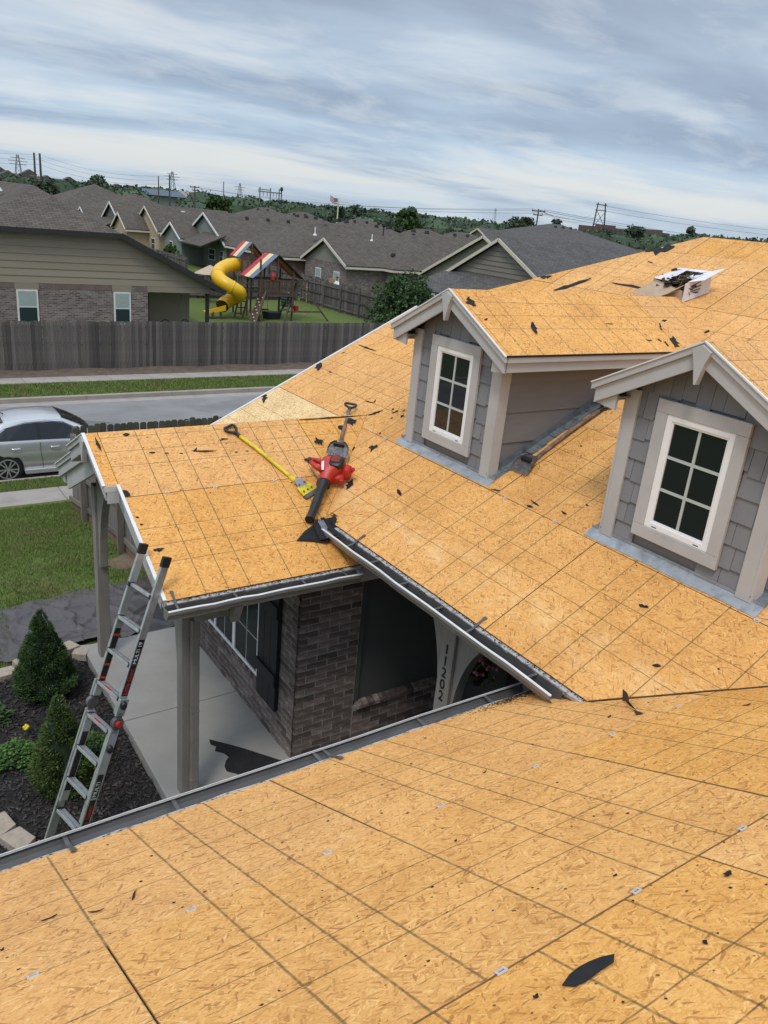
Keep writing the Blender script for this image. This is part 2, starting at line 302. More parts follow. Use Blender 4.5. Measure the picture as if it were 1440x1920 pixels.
surf('brick_far', (.13, .085, .07), (.11, .075, .062), rough=.9)
surf('pole_wood', (.10, .085, .075), (.07, .06, .055), rough=.95)
surf('pylon', (.26, .27, .28), rough=.6, metal=.4)
surf('wire', (.10, .11, .12), rough=.6)
surf('slide', (.80, .47, .012), (.74, .42, .01), scale=2, rough=.38, spec=.5)
surf('play_wood', (.115, .078, .052), (.075, .052, .037), scale=8, rough=.9, stretch=(2, 2, .5))
surf('cloth_red', (.52, .06, .085), rough=.7); surf('cloth_yel', (.80, .66, .36), rough=.7); surf('cloth_blue', (.15, .21, .29), rough=.7)
surf('cloth_orange', (.62, .28, .03), rough=.7); surf('cloth_black', (.02, .02, .024), rough=.7)
surf('rope', (.50, .42, .20), rough=.9); surf('toy_red', (.5, .03, .04), rough=.5); surf('toy_blue', (.05, .10, .22), rough=.5); surf('green_plastic', (.012, .05, .035), rough=.5)
surf('skin', (.36, .19, .13), rough=.6); surf('shirt', (.78, .78, .78), rough=.8); surf('hair', (.02, .015, .012), rough=.8)
surf('hill', (.044, .062, .044), (.055, .074, .05), scale=.02, rough=1)
surf('far_wall', (.45, .38, .32), (.36, .31, .27), scale=.1, rough=.9, rnd=.25)
surf('digits', (.012, .012, .013), rough=.5)
surf('sash', (.55, .56, .54), rough=.5)
surf('soil_tan', (.20, .145, .095), (.15, .105, .07), scale=5, detail=8, rough=1, bump=.5)
surf('brick_soldier', (.15, .105, .09), (.19, .145, .125), scale=3, rough=.9)
surf('valley', (.10, .045, .02), (.05, .025, .013), scale=9, rough=.9)
surf('stamp', (.20, .11, .05), rough=.9)

def glass_mat(name, c, rough=.03, spec=.5):
    m, nt, b = new_mat(name); b.inputs['Base Color'].default_value = (*c, 1); b.inputs['Roughness'].default_value = rough
    b.inputs['Specular IOR Level'].default_value = spec; b.inputs['Coat Weight'].default_value = 0.0
    return m
glass_mat('glass', (.010, .012, .016)); glass_mat('glass_grey', (.022, .028, .026), .12, .06); glass_mat('car_glass', (.006, .007, .008), .03, .6)
glass_mat('glass_far', (.03, .045, .045), .08)

# ------------------------------------------------------------------ mesh helpers
ORG = {}
def V(*a): return Vector(a)
class MB:
    def __init__(s): s.v = []; s.f = []; s.uv = []; s.mi = []
    def poly(s, pts, uv=None, mi=0):
        i = len(s.v); s.v += [Vector(p) for p in pts]; s.f.append(tuple(range(i, i+len(pts)))); s.uv.append(uv); s.mi.append(mi); return s
    def hexa(s, p, mi=0):       # 8 corners: bottom 4 ccw, top 4 ccw
        i = len(s.v); s.v += [Vector(q) for q in p]
        for f in ((3, 2, 1, 0), (4, 5, 6, 7), (0, 1, 5, 4), (1, 2, 6, 5), (2, 3, 7, 6), (3, 0, 4, 7)):
            s.f.append(tuple(i+k for k in f)); s.uv.append(None); s.mi.append(mi)
        return s
    def box(s, x0, x1, y0, y1, z0, z1, mi=0):
        x0, x1 = min(x0, x1), max(x0, x1); y0, y1 = min(y0, y1), max(y0, y1); z0, z1 = min(z0, z1), max(z0, z1)
        return s.hexa([(x0, y0, z0), (x1, y0, z0), (x1, y1, z0), (x0, y1, z0), (x0, y0, z1), (x1, y0, z1), (x1, y1, z1), (x0, y1, z1)], mi)
    def bar(s, a, b, w, h, upv=(0, 0, 1), mi=0):
        a, b = Vector(a), Vector(b); d = (b-a).normalized(); upv = Vector(upv)
        sx = d.cross(upv)
        if sx.length < 1e-4: sx = d.cross(Vector((1, 0, 0)))
        sx.normalize(); sz = sx.cross(d).normalized(); sx = sx*(w/2); sz = sz*(h/2)
        return s.hexa([a-sx-sz, a+sx-sz, b+sx-sz, b-sx-sz, a-sx+sz, a+sx+sz, b+sx+sz, b-sx+sz], mi)
    def prism(s, pts, ext, mi=0):
        pts = [Vector(p) for p in pts]; e = Vector(ext); n = len(pts); i = len(s.v)
        s.v += pts + [p+e for p in pts]
        s.f.append(tuple(range(i+n-1, i-1, -1))); s.f.append(tuple(range(i+n, i+2*n)))
        for k in range(n):
            s.f.append((i+k, i+(k+1) % n, i+n+(k+1) % n, i+n+k))
        s.uv += [None]*(n+2); s.mi += [mi]*(n+2); return s
    def tube(s, pts, r, n=8, cap=True, mi=0, flat=1.0):
        pts = [Vector(p) for p in pts]; rs = r if isinstance(r, (list, tuple)) else [r]*len(pts); i0 = len(s.v); m = len(pts)
        pv = None
        for k, p in enumerate(pts):
            d = (pts[min(k+1, m-1)]-pts[max(k-1, 0)]).normalized()
            if pv is None: a = d.cross(Vector((0, 0, 1))); a = a if a.length > .05 else d.cross(Vector((1, 0, 0)))
            else: a = pv - d*pv.dot(d)
            a.normalize(); pv = a; b = d.cross(a)
            for j in range(n):
                t = 2*math.pi*j/n; s.v.append(p+(a*math.cos(t)+b*math.sin(t)*flat)*rs[k])
        for k in range(m-1):
            for j in range(n):
                s.f.append((i0+k*n+j, i0+k*n+(j+1) % n, i0+(k+1)*n+(j+1) % n, i0+(k+1)*n+j)); s.uv.append(None); s.mi.append(mi)
        if cap:
            s.f.append(tuple(i0+j for j in range(n-1, -1, -1))); s.f.append(tuple(i0+(m-1)*n+j for j in range(n))); s.uv += [None]*2; s.mi += [mi]*2
        return s
    def loft(s, rings, closed=True, cap=True, mi=0):
        i0 = len(s.v); n = len(rings[0])
        for r in rings: s.v += [Vector(p) for p in r]
        for k in range(len(rings)-1):
            for j in range(n if closed else n-1):
                s.f.append((i0+k*n+j, i0+k*n+(j+1) % n, i0+(k+1)*n+(j+1) % n, i0+(k+1)*n+j)); s.uv.append(None); s.mi.append(mi)
        if cap and closed:
            s.f.append(tuple(i0+j for j in range(n-1, -1, -1))); s.f.append(tuple(i0+(len(rings)-1)*n+j for j in range(n))); s.uv += [None]*2; s.mi += [mi]*2
        return s
    def sphere(s, c, r, nu=10, nv=6, mi=0, jit=0):
        rx, ry, rz = r if isinstance(r, tuple) else (r, r, r); c = Vector(c)
        rings = []
        for k in range(nv+1):
            t = math.pi*k/nv; q = max(math.sin(t), .02)
            rings.append([c+Vector((rx*q*math.cos(2*math.pi*j/nu), ry*q*math.sin(2*math.pi*j/nu), -rz*math.cos(t)))*(1+RN.uniform(-jit, jit)) for j in range(nu)])
        return s.loft(rings, mi=mi)
    def build(s, name, mats, parent=None, smooth=False, kind=None, bevel=0.0, loc=None, sm_ang=None):
        o0 = ORG.get(parent.name if parent else None, Vector((0, 0, 0)))
        if loc is not None: o0 = Vector((0, 0, 0))
        me = bpy.data.meshes.new(name); me.from_pydata([tuple(p-o0) for p in s.v], [], s.f)
        for m in ([mats] if isinstance(mats, str) else mats): me.materials.append(MAT[m])
        if any(s.mi): me.polygons.foreach_set('material_index', s.mi)
        if any(u is not None for u in s.uv):
            ul = me.uv_layers.new(name='UVMap'); flat = []
            for f, u in zip(s.f, s.uv):
                if u is None: flat += [0.0, 0.0]*len(f)
                else:
                    for q in u: flat += [q[0], q[1]]
            ul.data.foreach_set('uv', flat)
        if smooth: me.polygons.foreach_set('use_smooth', [True]*len(s.f))
        o = bpy.data.objects.new(name, me); C.objects.link(o)
        if loc is not None: o.location = Vector(loc) - ORG.get(parent.name if parent else None, Vector((0, 0, 0)))
        if bevel:
            b = o.modifiers.new('bevel', 'BEVEL'); b.width = bevel; b.segments = 2; b.limit_method = 'ANGLE'; b.angle_limit = math.radians(40)
        if smooth and sm_ang: 
            me.set_sharp_from_angle(angle=math.radians(sm_ang))
        if parent: o.parent = parent; ORG[o.name] = ORG.get(parent.name, Vector((0, 0, 0)))
        if kind: o['kind'] = kind
        return o
def thing(name, label, cat, base, group=None):
    o = bpy.data.objects.new(name, None); C.objects.link(o); o.location = base; o.empty_display_size = .2
    o['label'] = label; o['category'] = cat
    if group: o['group'] = group
    ORG[o.name] = Vector(base); return o
def tag(o, label, cat, group=None):
    o['label'] = label; o['category'] = cat
    if group: o['group'] = group
    return o
def struct(o): o['kind'] = 'structure'; return o
def inst(src, name, loc, parent, rot=None, scale=None):
    o = bpy.data.objects.new(name, src.data if hasattr(src, 'data') else src); C.objects.link(o)
    o.location = Vector(loc) - ORG.get(parent.name, Vector((0, 0, 0)))
    if rot: o.rotation_euler = rot
    if scale: o.scale = scale
    o.parent = parent; return o
def copy_tree(o, parent=None):
    c = o.copy(); C.objects.link(c); c.parent = parent
    for ch in list(o.children): copy_tree(ch, c)
    return c
def clip_poly(poly, region):
    # Sutherland-Hodgman, region convex ccw (u,s)
    out = poly
    for i in range(len(region)):
        a, b = region[i], region[(i+1) % len(region)]
        ex, ey = b[0]-a[0], b[1]-a[1]
        inp, out = out, []
        for k in range(len(inp)):
            p, q = inp[k], inp[(k+1) % len(inp)]
            dp = ex*(p[1]-a[1])-ey*(p[0]-a[0]); dq = ex*(q[1]-a[1])-ey*(q[0]-a[0])
            if dp >= 0: out.append(p)
            if (dp >= 0) != (dq >= 0):
                t = dp/(dp-dq); out.append((p[0]+(q[0]-p[0])*t, p[1]+(q[1]-p[1])*t))
        if not out: return []
    return out
def fbm(x, y, seed=0):
    v = 0
    for k, (f, a) in enumerate(((1, 1), (2.1, .5), (4.3, .25))):
        v += a*math.sin(x*f*1.7+seed*3.1+k+1.3*math.sin(y*f*1.3+seed+k*2.0))*math.cos(y*f*1.9-seed*1.7+k*1.1+1.1*math.sin(x*f*.9))
    return v

# roof planes ---------------------------------------------------------------
TM, TF, TP = 0.5005, 0.4764, 0.4795
ZF, YF = -0.2654, -1.669
ZP, YP, YRP = -0.2724, 0.6784, 2.587
YRK, X1, XR = 4.489, 3.27, 5.90
HY = YRK-(XR-X1)                     # Y of the hip peak on the main ridge
GAP, THK = 0.0032, 0.011
class Plane:
    def __init__(s, O, U, slope_dir, t):
        s.O = Vector(O); s.U = Vector(U); h = Vector(slope_dir); s.Vv = (h+Vector((0, 0, t))).normalized()
        s.N = s.U.cross(s.Vv); s.N.normalize()
        if s.N.z < 0: s.N = -s.N
    def at(s, u, v, n=0): return s.O+s.U*u+s.Vv*v+s.N*n
cM, cF, cP = [1/math.sqrt(1+t*t) for t in (TM, TF, TP)]
PM = Plane((0, 0, 0), (0, 1, 0), (1, 0, 0), TM)          # u = Y, v = upslope
PF = Plane((0, YF, ZF), (1, 0, 0), (0, -1, 0), TF)       # u = X
PP = Plane((0, YP, ZP), (1, 0, 0), (0, 1, 0), TP)        # u = X
def ccw(pg):
    a = sum(pg[i][0]*pg[(i+1) % len(pg)][1]-pg[(i+1) % len(pg)][0]*pg[i][1] for i in range(len(pg)))
    return pg if a > 0 else pg[::-1]
def deck(pl, parent, region, cells, mat='osb', matf=None, lift=0.0):
    """cells: (u0,u1,v0,v1) rectangles; each clipped rectangle becomes one osb_panel"""
    region = ccw(region)
    for (u0, u1, v0, v1, *pu) in cells:
        puo = pu[0] if pu else u0
        pg = clip_poly([(u0+GAP, v0+GAP), (u1-GAP, v0+GAP), (u1-GAP, v1-GAP), (u0+GAP, v1-GAP)], region)
        if len(pg) < 3: continue
        ar = abs(sum(pg[i][0]*pg[(i+1) % len(pg)][1]-pg[(i+1) % len(pg)][0]*pg[i][1] for i in range(len(pg))))/2
        if ar < .01: continue
        mb = MB(); j = [RN.uniform(-.0012, .0012) for _ in range(4)]
        um, vm = (u0+u1)/2, (v0+v1)/2
        nz = lambda p: lift + j[0]+j[1]*(p[0]-um)+j[2]*(p[1]-vm)
        top = [pl.at(p[0], p[1], nz(p)) for p in pg]; uv = [(p[0]-puo, p[1]-v0) for p in pg]
        n = len(pg); flip = (top[1]-top[0]).cross(top[2]-top[1]).dot(pl.N) < 0
        mb.poly(top[::-1] if flip else top, uv[::-1] if flip else uv, 0)
        for k in range(n):
            a, b = top[k], top[(k+1) % n]; mb.poly([a, b, b-pl.N*THK, a-pl.N*THK], [(0, 0)]*4, 1)
        m = (matf(u0, u1, v0, v1) if matf else mat)
        mb.build('osb_panel', [m, 'osb_edge'], parent)
def cells_for(v0, v1, starts, umin, umax, ph=None):
    """rows of 4x8 sheets; starts[i] = a joint position of course i"""
    out = []; W, L = 1.2192, 2.4384
    for i in range(int(math.ceil((v1-v0)/W))):
        s = starts[i % len(starts)]; k0 = math.floor((umin-s)/L); u = s+k0*L
        while u < umax: out.append((u, u+L, v0+i*W, v0+(i+1)*W)); u += L
    return out
def substrate(name, pl, region, parent, thick=.05, mat='substrate'):
    mb = MB(); mb.prism([pl.at(u, v, -THK-.002) for u, v in region], -pl.N*thick)
    return mb.build(name, mat, parent)

# ------------------------------------------------------------------ ground, street
def gz(y):
    for (a, za), (b, zb) in zip(GP[:-1], GP[1:]):
        if a <= y <= b: return za+(zb-za)*(y-a)/(b-a)
    return GP[-1][1] if y > GP[-1][0] else GP[0][1]
GP = [(-60, -2.87), (5.6, -2.87), (7.0, -2.93), (9.0, -3.16), (11.2, -3.52), (12.1, -3.68), (13.2, -3.74), (14.35, -3.84), (14.36, -4.12), (22.5, -4.12), (22.51, -3.86), (26.0, -3.88), (60, -3.95)]
xs = [-900, -200, -60, -25, -12, -6, -3, -1.5, 0, 2, 5, 12, 30, 80, 250, 900]
ys = [-300, -60, -25, -8, 0, 3, 5.6, 7, 8, 9, 10, 11.2, 12.1, 13.2, 14.35, 14.36, 22.5, 22.51, 24, 26, 33, 45, 60, 120, 300, 700, 1500, 3000]
mb = MB(); W = len(xs)
for y in ys:
    for x in xs: mb.v.append(Vector((x, y, gz(y) if y < 300 else -3.95)))
for j in range(len(ys)-1):
    for i in range(W-1): mb.f.append((j*W+i, j*W+i+1, (j+1)*W+i+1, (j+1)*W+i)); mb.uv.append(None); mb.mi.append(0)
struct(mb.build('ground', 'lawn'))
mb = MB()
for k in range(60): 
    x = -60+k*4; mb.poly([(x, 14.5, -4.0), (x+4, 14.5, -4.0), (x+4, 18.4, -3.965), (x, 18.4, -3.965)]); mb.poly([(x, 18.4, -3.965), (x+4, 18.4, -3.965), (x+4, 22.4, -4.0), (x, 22.4, -4.0)])
struct(mb.build('road', 'road'))
def kerb(y0, y1, ygut, z):
    k = MB(); x = -60
    while x < 180:
        k.box(x+.004, x+2.996, y0, y1, -4.3, z); x += 3
    s = 1 if ygut > y1 else -1
    k.box(-60, 180, ygut if s < 0 else y1+.002, y0-.002 if s < 0 else ygut, -4.3, -3.992)
    return struct(k.build('kerb', 'kerb', bevel=.012))
kerb(14.34, 14.5, 14.95, -3.85); kerb(22.4, 22.58, 21.95, -3.85)
def walkway(y0, y1, z, x0=-40, x1=120, st=1.5):
    p = bpy.data.objects.new('sidewalk', None); C.objects.link(p); p['kind'] = 'structure'
    x = x0; src = None
    while x < x1:
        if src is None: src = MB().box(0.006, st-.006, y0, y1, -.12, 0).build('slab', 'walk', p, loc=(x, 0, z), bevel=.01)
        else:
            o = bpy.data.objects.new('slab', src.data); C.objects.link(o); o.location = (x, 0, z); o.parent = p
            b = o.modifiers.new('bevel', 'BEVEL'); b.width = .01; b.segments = 1
        x += st
walkway(12.15, 13.2, -3.69, -12, 6); walkway(24.55, 25.4, -3.83, -6, 26)
mb = MB(); g = 40
for i in range(80):
    x = -12+i*.5
    mb.poly([(x, 25.42, -3.862+.02*math.sin(x*3)), (x+.5, 25.42, -3.862+.02*math.sin((x+.5)*3)), (x+.5, 26.8, -3.83+.03*math.sin(x*2+.5*2)), (x, 26.8, -3.83+.03*math.sin(x*2))])
struct(mb.build('dirt_strip', 'soil'))
# bare patch in lawn
mb = MB(); c = V(-.12, 7.15, 0); ring = []
for k in range(24):
    a = k/24*6.283; r = .40+.07*math.sin(2*a+1)+.05*math.sin(5*a); ring.append((c.x+r*1.1*math.cos(a), c.y+r*math.sin(a), 0))
for k in range(24):
    (xa, ya, _), (xb, yb, _) = ring[k], ring[(k+1) % 24]
    for f0, f1 in ((0, .33), (.33, .66), (.66, 1)):
        q = [(c.x+(x_-c.x)*f, c.y+(y_-c.y)*f) for x_, y_, f in ((xa, ya, f0), (xa, ya, f1), (xb, yb, f1), (xb, yb, f0))]; mb.poly([(x_, y_, gz(y_)+.010) for x_, y_ in q])
struct(mb.build('bare_soil_patch', 'soil_tan'))

def blades(n, region, zf, hmin, hmax, w, dens=None):
    v = np.zeros((n*3, 3)); k = 0; rs = np.random.default_rng(3)
    x0, x1, y0, y1 = region
    while k < n:
        x, y = rs.uniform(x0, x1), rs.uniform(y0, y1)
        if dens and not dens(x, y): continue
        a = rs.uniform(0, 6.283); h = rs.uniform(hmin, hmax); z = zf(y)-.005
        dx, dy = math.cos(a)*w, math.sin(a)*w; lx, ly = rs.uniform(-.6, .6, 2)*h
        v[k*3] = (x-dx, y-dy, z); v[k*3+1] = (x+dx, y+dy, z); v[k*3+2] = (x+lx, y+ly, z+h); k += 1
    return v
vs = [blades(60000, (-3.4, 0.2, 6.0, 12.1), gz, .03, .065, .006, lambda x, y: RN.random() < .85+.4*fbm(x*1.4, y*1.4, 2) and ((x+.12)/.5)**2+((y-7.15)/.46)**2 > .3+1.0*RN.random()),
      blades(14000, (-3.2, 1.2, 13.22, 14.3), gz, .03, .07, .007), blades(26000, (-.5, 14, 22.62, 24.5), lambda y: -3.86, .04, .09, .012),
      blades(9000, (-3.2, -2.3, 4.4, 6.0), gz, .03, .06, .006)]
vs = np.concatenate(vs); me = bpy.data.meshes.new('grass'); nv = len(vs)
me.from_pydata(vs.tolist(), [], np.arange(nv).reshape(-1, 3).tolist()); me.materials.append(MAT['grass_blade'])
o = bpy.data.objects.new('grass', me); C.objects.link(o); o['kind'] = 'stuff'; o['label'] = 'short green lawn grass beside the porch and street'; o['category'] = 'grass'

# porch slab with a control joint, mulch bed
ps = bpy.data.objects.new('porch_slab', None); C.objects.link(ps); ps['kind'] = 'structure'
for y0, y1 in ((-2.0, .55), (.562, 2.534), (2.546, 4.33)): MB().box(-1.66, 2.2, y0, y1, -2.95, -2.70).build('slab', 'concrete', ps, bevel=.008)
mb = MB(); nx, ny = 40, 70
for j in range(ny+1):
    for i in range(nx+1):
        x = -3.75+i*(2.1/nx); y = .3+j*(4.0/ny); mb.v.append(V(x, y, -2.80+.02*fbm(x*3, y*3)-.04*(x > -1.68)))
for j in range(ny):
    for i in range(nx): a = j*(nx+1)+i; mb.f.append((a, a+1, a+nx+2, a+nx+1)); mb.uv.append(None); mb.mi.append(0)
struct(mb.build('mulch_bed', 'mulch_bed', smooth=True))
mb = MB()
for k in range(9000):
    x = RN.uniform(-3.7, -1.68); y = RN.uniform(.35, 4.25); z = -2.785+.02*fbm(x*3, y*3)+RN.uniform(0, .02)
    l = RN.uniform(.015, .05); w = RN.uniform(.004, .012); a = RN.uniform(0, 6.28); t = RN.uniform(-.35, .35)
    d = V(math.cos(a), math.sin(a), t)*l/2; s = V(-math.sin(a), math.cos(a), RN.uniform(-.5, .5))*w
    p = V(x, y, z); mb.poly([p-d-s, p+d-s*.6, p+d+s*.6, p-d+s])
o = mb.build('bark_mulch', 'mulch_chip', kind='stuff'); o['label'] = 'black bark mulch covering the planting bed'; o['category'] = 'mulch'

# ================================================================== the house being re-roofed
HB = (0.0, 0.0, -2.87)
house = thing('house', 'house stripped to bare orange roof sheathing with two grey dormers in the foreground', 'house', HB)
# --- main roof
zM = lambda x: TM*x
regM = [(-8, 0), (YRK, 0), (YRK, X1/cM), (HY, XR/cM), (-8, XR/cM)]
main_roof = substrate('main_roof', PM, regM, house); main_roof['label'] = 'main roof slope decked with orange sheathing boards'
def mf(u0, u1, v0, v1): return 'osb_fresh' if (v0 < 1 and u0 > 2.0) else ('osb_worn' if v0 < 1 else 'osb')
cm = []
W8, L8 = 1.2192, 2.4384
for i, j in enumerate((-1.18, 0.04, -.7, .52, -1.9, -.68)):
    u = j-3*L8
    while u < YRK:
        cc = (u, u+L8, i*W8, (i+1)*W8)
        if i == 0 and u > .9 and u < 2: cm.append((u, 2.46, 0, W8)); cm.append((2.46, 4.7, 0, W8, 2.46))
        elif not (i == 0 and u > 3): cm.append(cc)
        u += L8
deck(PM, main_roof, regM, cm, matf=mf)
# hip face, rear slope (other side of the ridge)
PH = Plane((0, YRK, TM*X1), (1, 0, 0), (0, -1, 0), TM)
regH = [(X1, 0), (2*XR-X1, 0), (XR, (XR-X1)/cM)]
hip_roof = substrate('hip_roof', PH, regH, house); deck(PH, hip_roof, regH, cells_for(0, 3.2, (X1, X1+1.2), X1, 9))
PB = Plane((2*XR, 0, 0), (0, 1, 0), (-1, 0, 0), TM)
regB = [(-8, 0), (YRK, 0), (YRK, X1/cM), (HY, XR/cM), (-8, XR/cM)]
rear_roof = substrate('rear_roof', PB, regB, house); deck(PB, rear_roof, regB, cells_for(0, 6.7, (-1.2, 0), -8, 5))
# --- front (garage) roof under the camera
regF = [(-6.6, 0), (5, 0), (5, 5.1), (-6.6, 5.1)]
front_roof = substrate('front_roof', PF, regF, house); front_roof['label'] = 'near roof slope of orange sheathing boards running down to the front gutter'
cf = []
c0 = -3.2431
for i, j in enumerate((c0+1.2192, c0, -1.41, c0, -1.41)):
    u = j-3*L8
    while u < 5: cf.append((u, u+L8, i*W8, (i+1)*W8)); u += L8
deck(PF, front_roof, regF, cf, 'osb_f')
YB = YF-2*5.1*cF
PF2 = Plane((0, YB, ZF), (1, 0, 0), (0, 1, 0), TF)
front_back = substrate('front_roof_rear_slope', PF2, regF, house); deck(PF2, front_back, regF, cells_for(0, 5.1, (0, 1.2), -6.6, 5))
# --- porch roof
XE, XU, SS = -1.815, -1.945, 1.384
SR = (YRP-YP)/cP
regP1 = [(XE, 0), (1.5, 0), (1.5, SR), (XE, SR)]
regPsub = [(XE+.03, .03), (1.5, .03), (1.5, SR), (XE+.03, SR)]
porch_roof = substrate('porch_roof', PP, regPsub, house); porch_roof['label'] = 'gabled porch roof with bare sheathing and stepped rake'
cp = [(-1.87-L8+.62, .568-L8+.62+.61, 0, W8, -1.87-L8+.62+.62), (-.639+.0, .90, 0, W8, -.651+.0), (.9, 3.3, 0, W8), (-1.815, .345, W8, 2*W8, -1.87), (.345, 2.8, W8, 2*W8)]
cp = [(-1.86, .57, 0, W8, -1.87), (.57, 3.0, 0, W8), (-1.818, .345, W8, 2*W8, -1.87), (.345, 2.8, W8, 2*W8)]
deck(PP, porch_roof, regP1, cp)
regPs = [(XU, SS), (XE-.001, SS), (XE-.001, SR), (XU, SR)]
substrate('porch_overhang_strip', PP, [(XU+.03, SS+.02), (XE+.03, SS+.02), (XE+.03, SR), (XU+.03, SR)], porch_roof); deck(PP, porch_roof, regPs, [(XU, XE-.002, SS-.003, SR+.003)])
PQ = Plane((0, 2*YRP-YP, ZP), (1, 0, 0), (0, -1, 0), TP)
porch_far = substrate('porch_roof_far_slope', PQ, regPsub, house); deck(PQ, porch_far, regP1, [(XE, .57, 0, W8), (.57, 3, 0, W8), (XE, .345, W8, 2*W8), (.345, 2.8, W8, 2*W8)])
substrate('porch_overhang_strip', PQ, [(XU+.03, SS+.02), (XE+.03, SS+.02), (XE+.03, SR), (XU+.03, SR)], porch_far); deck(PQ, porch_far, regPs, [(XU, XE-.002, SS-.003, SR+.003)])

# --- valley lines where the slopes meet
mb = MB(); n = 30
def FM(x, h=0): return V(x, YF-(TM*x-ZF)/TF, TM*x+h)
for k in range(n):
    a, b = FM(-.0+k*.12, .004+.002*math.sin(k*2.1)), FM(.12+k*.12, .004+.002*math.sin(k*2.1+2.1)); mb.bar(a, b, .012, .007)
mb.build('valley_strip', 'valley', house)
mb = MB()
for k in range(26):
    y0, y1 = 1.246+k*.0516, 1.246+(k+1)*.0516
    zq = lambda y: ZP+TP*(y-YP)
    mb.bar((zq(y0)/TM, y0, zq(y0)+.001), (zq(y1)/TM, y1, zq(y1)+.001), .005, .003)
mb.build('valley_joint', 'osb_edge', house)
# --- sheathing clips in the seams
cb = MB()
cb.box(-.020, .020, -.011, -.004, .0005, .004); cb.box(-.020, .020, .004, .011, .0005, .004); cb.box(-.020, -.012, -.011, .011, .004, .006); cb.box(.012, .020, -.011, .011, .004, .006)
clip_me = None
def clip_at(pl, u, v, parent):
    global clip_me
    if clip_me is None:
        clip_me = bpy.data.meshes.new('sheathing_clip'); clip_me.from_pydata([tuple(p) for p in cb.v], [], cb.f); clip_me.materials.append(MAT['clip'])
    o = bpy.data.objects.new('sheathing_clip', clip_me); C.objects.link(o); o.parent = parent
    R3 = Matrix((pl.U, pl.Vv, pl.U.cross(pl.Vv))).transposed() if pl.U.cross(pl.Vv).z > 0 else Matrix((-pl.U, pl.Vv, (-pl.U).cross(pl.Vv))).transposed()
    o.matrix_local = Matrix.Translation(pl.at(u+RN.uniform(-.01, .01), v, .001)-ORG[parent.name]) @ R3.to_4x4()
for x in (-3.504, -2.92, -2.31, -1.68, -1.06, -.47, .12): clip_at(PF, x, W8, front_roof)
for x in (-3.0, -2.38, -1.75, -1.14, -.5): clip_at(PF, x, 2*W8, front_roof)
for y in (-3.2, -2.6, -.72, -.1, 1.55, 1.9, 2.2): clip_at(PM, y, W8, main_roof)
for x in (-1.42, -.94, -.3, .2): clip_at(PP, x, W8, porch_roof)

# --- gutters
def gutter(p0, p1, outd, zt, parent, hang, straps=(), label=None, cap0=True, cap1=True):
    p0, p1, o = Vector(p0), Vector(p1), Vector(outd); d = (p1-p0).normalized()
    prof = [(.004, -.018), (.004, -.112), (.070, -.116), (.082, -.108), (.088, -.085), (.108, -.066), (.122, -.045), (.124, -.014), (.112, -.010), (.110, -.018)]
    t = .0022
    mb = MB(); inn = MB()
    def P(b, q): return b+o*q[0]+V(0, 0, zt+q[1])
    n = 14; L = (p1-p0).length
    rings = []; rin = []
    for k in range(n+1):
        b = p0+d*(L*k/n); wob = V(0, 0, .0035*math.sin(k*1.7)+.002*math.sin(k*3.9))
        rings.append([P(b, q)+wob for q in prof])
        rin.append([P(b, (q[0]+(t if i < 3 else -t), q[1]+t))+wob for i, q in enumerate(prof[:-1])])
    mb.loft(rings, closed=False); inn.loft([r[::-1] for r in rin], closed=False)
    for b, c in ((p0, cap0), (p1, cap1)):
        if c: mb.prism([P(b, q) for q in prof[:8]], d*.002)
    g = mb.build('gutter', 'gutter', parent, smooth=False)
    if label: g['label'] = label
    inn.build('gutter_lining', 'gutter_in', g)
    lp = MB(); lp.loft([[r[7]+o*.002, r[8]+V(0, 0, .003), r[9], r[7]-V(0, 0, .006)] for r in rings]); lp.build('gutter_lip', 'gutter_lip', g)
    for s in hang:
        h = MB(); b = p0+d*s; h.bar(P(b, (.004, -.022)), P(b, (.114, -.026)), .022, .004); h.bar(P(b, (.0, -.016)), P(b, (.03, -.03)), .024, .006)
        h.build('gutter_hanger', 'gutter_in', g)
    for s in straps:
        h = MB(); b = p0+d*s; h.bar(P(b, (.118, -.03)), P(b, (.03, -.012)), .022, .003); h.bar(P(b, (.03, -.012)), P(b, (-.075, .052)), .022, .003); h.bar(P(b, (-.075, .052)), P(b, (-.10, .06)), .03, .004)
        h.build('hanger_strap', 'gutter_in', g)
    return g
def drip_edge(p0, p1, outd, parent, w=.028):
    p0, p1, o = Vector(p0), Vector(p1), Vector(outd)
    n = 60; d = (p1-p0)/n; mb = MB()
    for k in range(n):
        j0 = .004*math.sin(k*2.3)+.003*math.sin(k*5.1); j1 = .004*math.sin((k+1)*2.3)+.003*math.sin((k+1)*5.1)
        a, b = p0+d*k, p0+d*(k+1)
        mb.poly([a-o*.01+V(0, 0, -THK-.001), b-o*.01+V(0, 0, -THK-.001), b+o*(w+j1)+V(0, 0, -THK-.008), a+o*(w+j0)+V(0, 0, -THK-.008)])
        mb.poly([a+o*(w+j0)+V(0, 0, -THK-.008), b+o*(w+j1)+V(0, 0, -THK-.008), b+o*(w-.004)+V(0, 0, -.05), a+o*(w-.004)+V(0, 0, -.05)])
    return mb.build('drip_edge', 'drip', parent)
drip_edge((-6.6, YF, ZF), (.6, YF, ZF), (0, 1, 0), house)
gutter((-6.6, YF+.022, ZF), (.13, YF+.022, ZF), (0, 1, 0), -.012, house, (4.05, 4.95, 5.75, 6.35), (3.47, 5.02), 'grey metal gutter along the near front eave')
drip_edge((0, 1.32, 0), (0, -2.2, 0), (-1, 0, 0), house)
gutter((-.022, 1.20, 0), (-.022, -2.03, 0), (-1, 0, 0), -.012, house, (.12, .95, 1.42, 1.9, 2.98), (.56, 2.3), 'grey metal gutter along the main roof eave', cap1=False)
drip_edge((XE, YP, ZP), (.3, YP, ZP), (0, -1, 0), house)
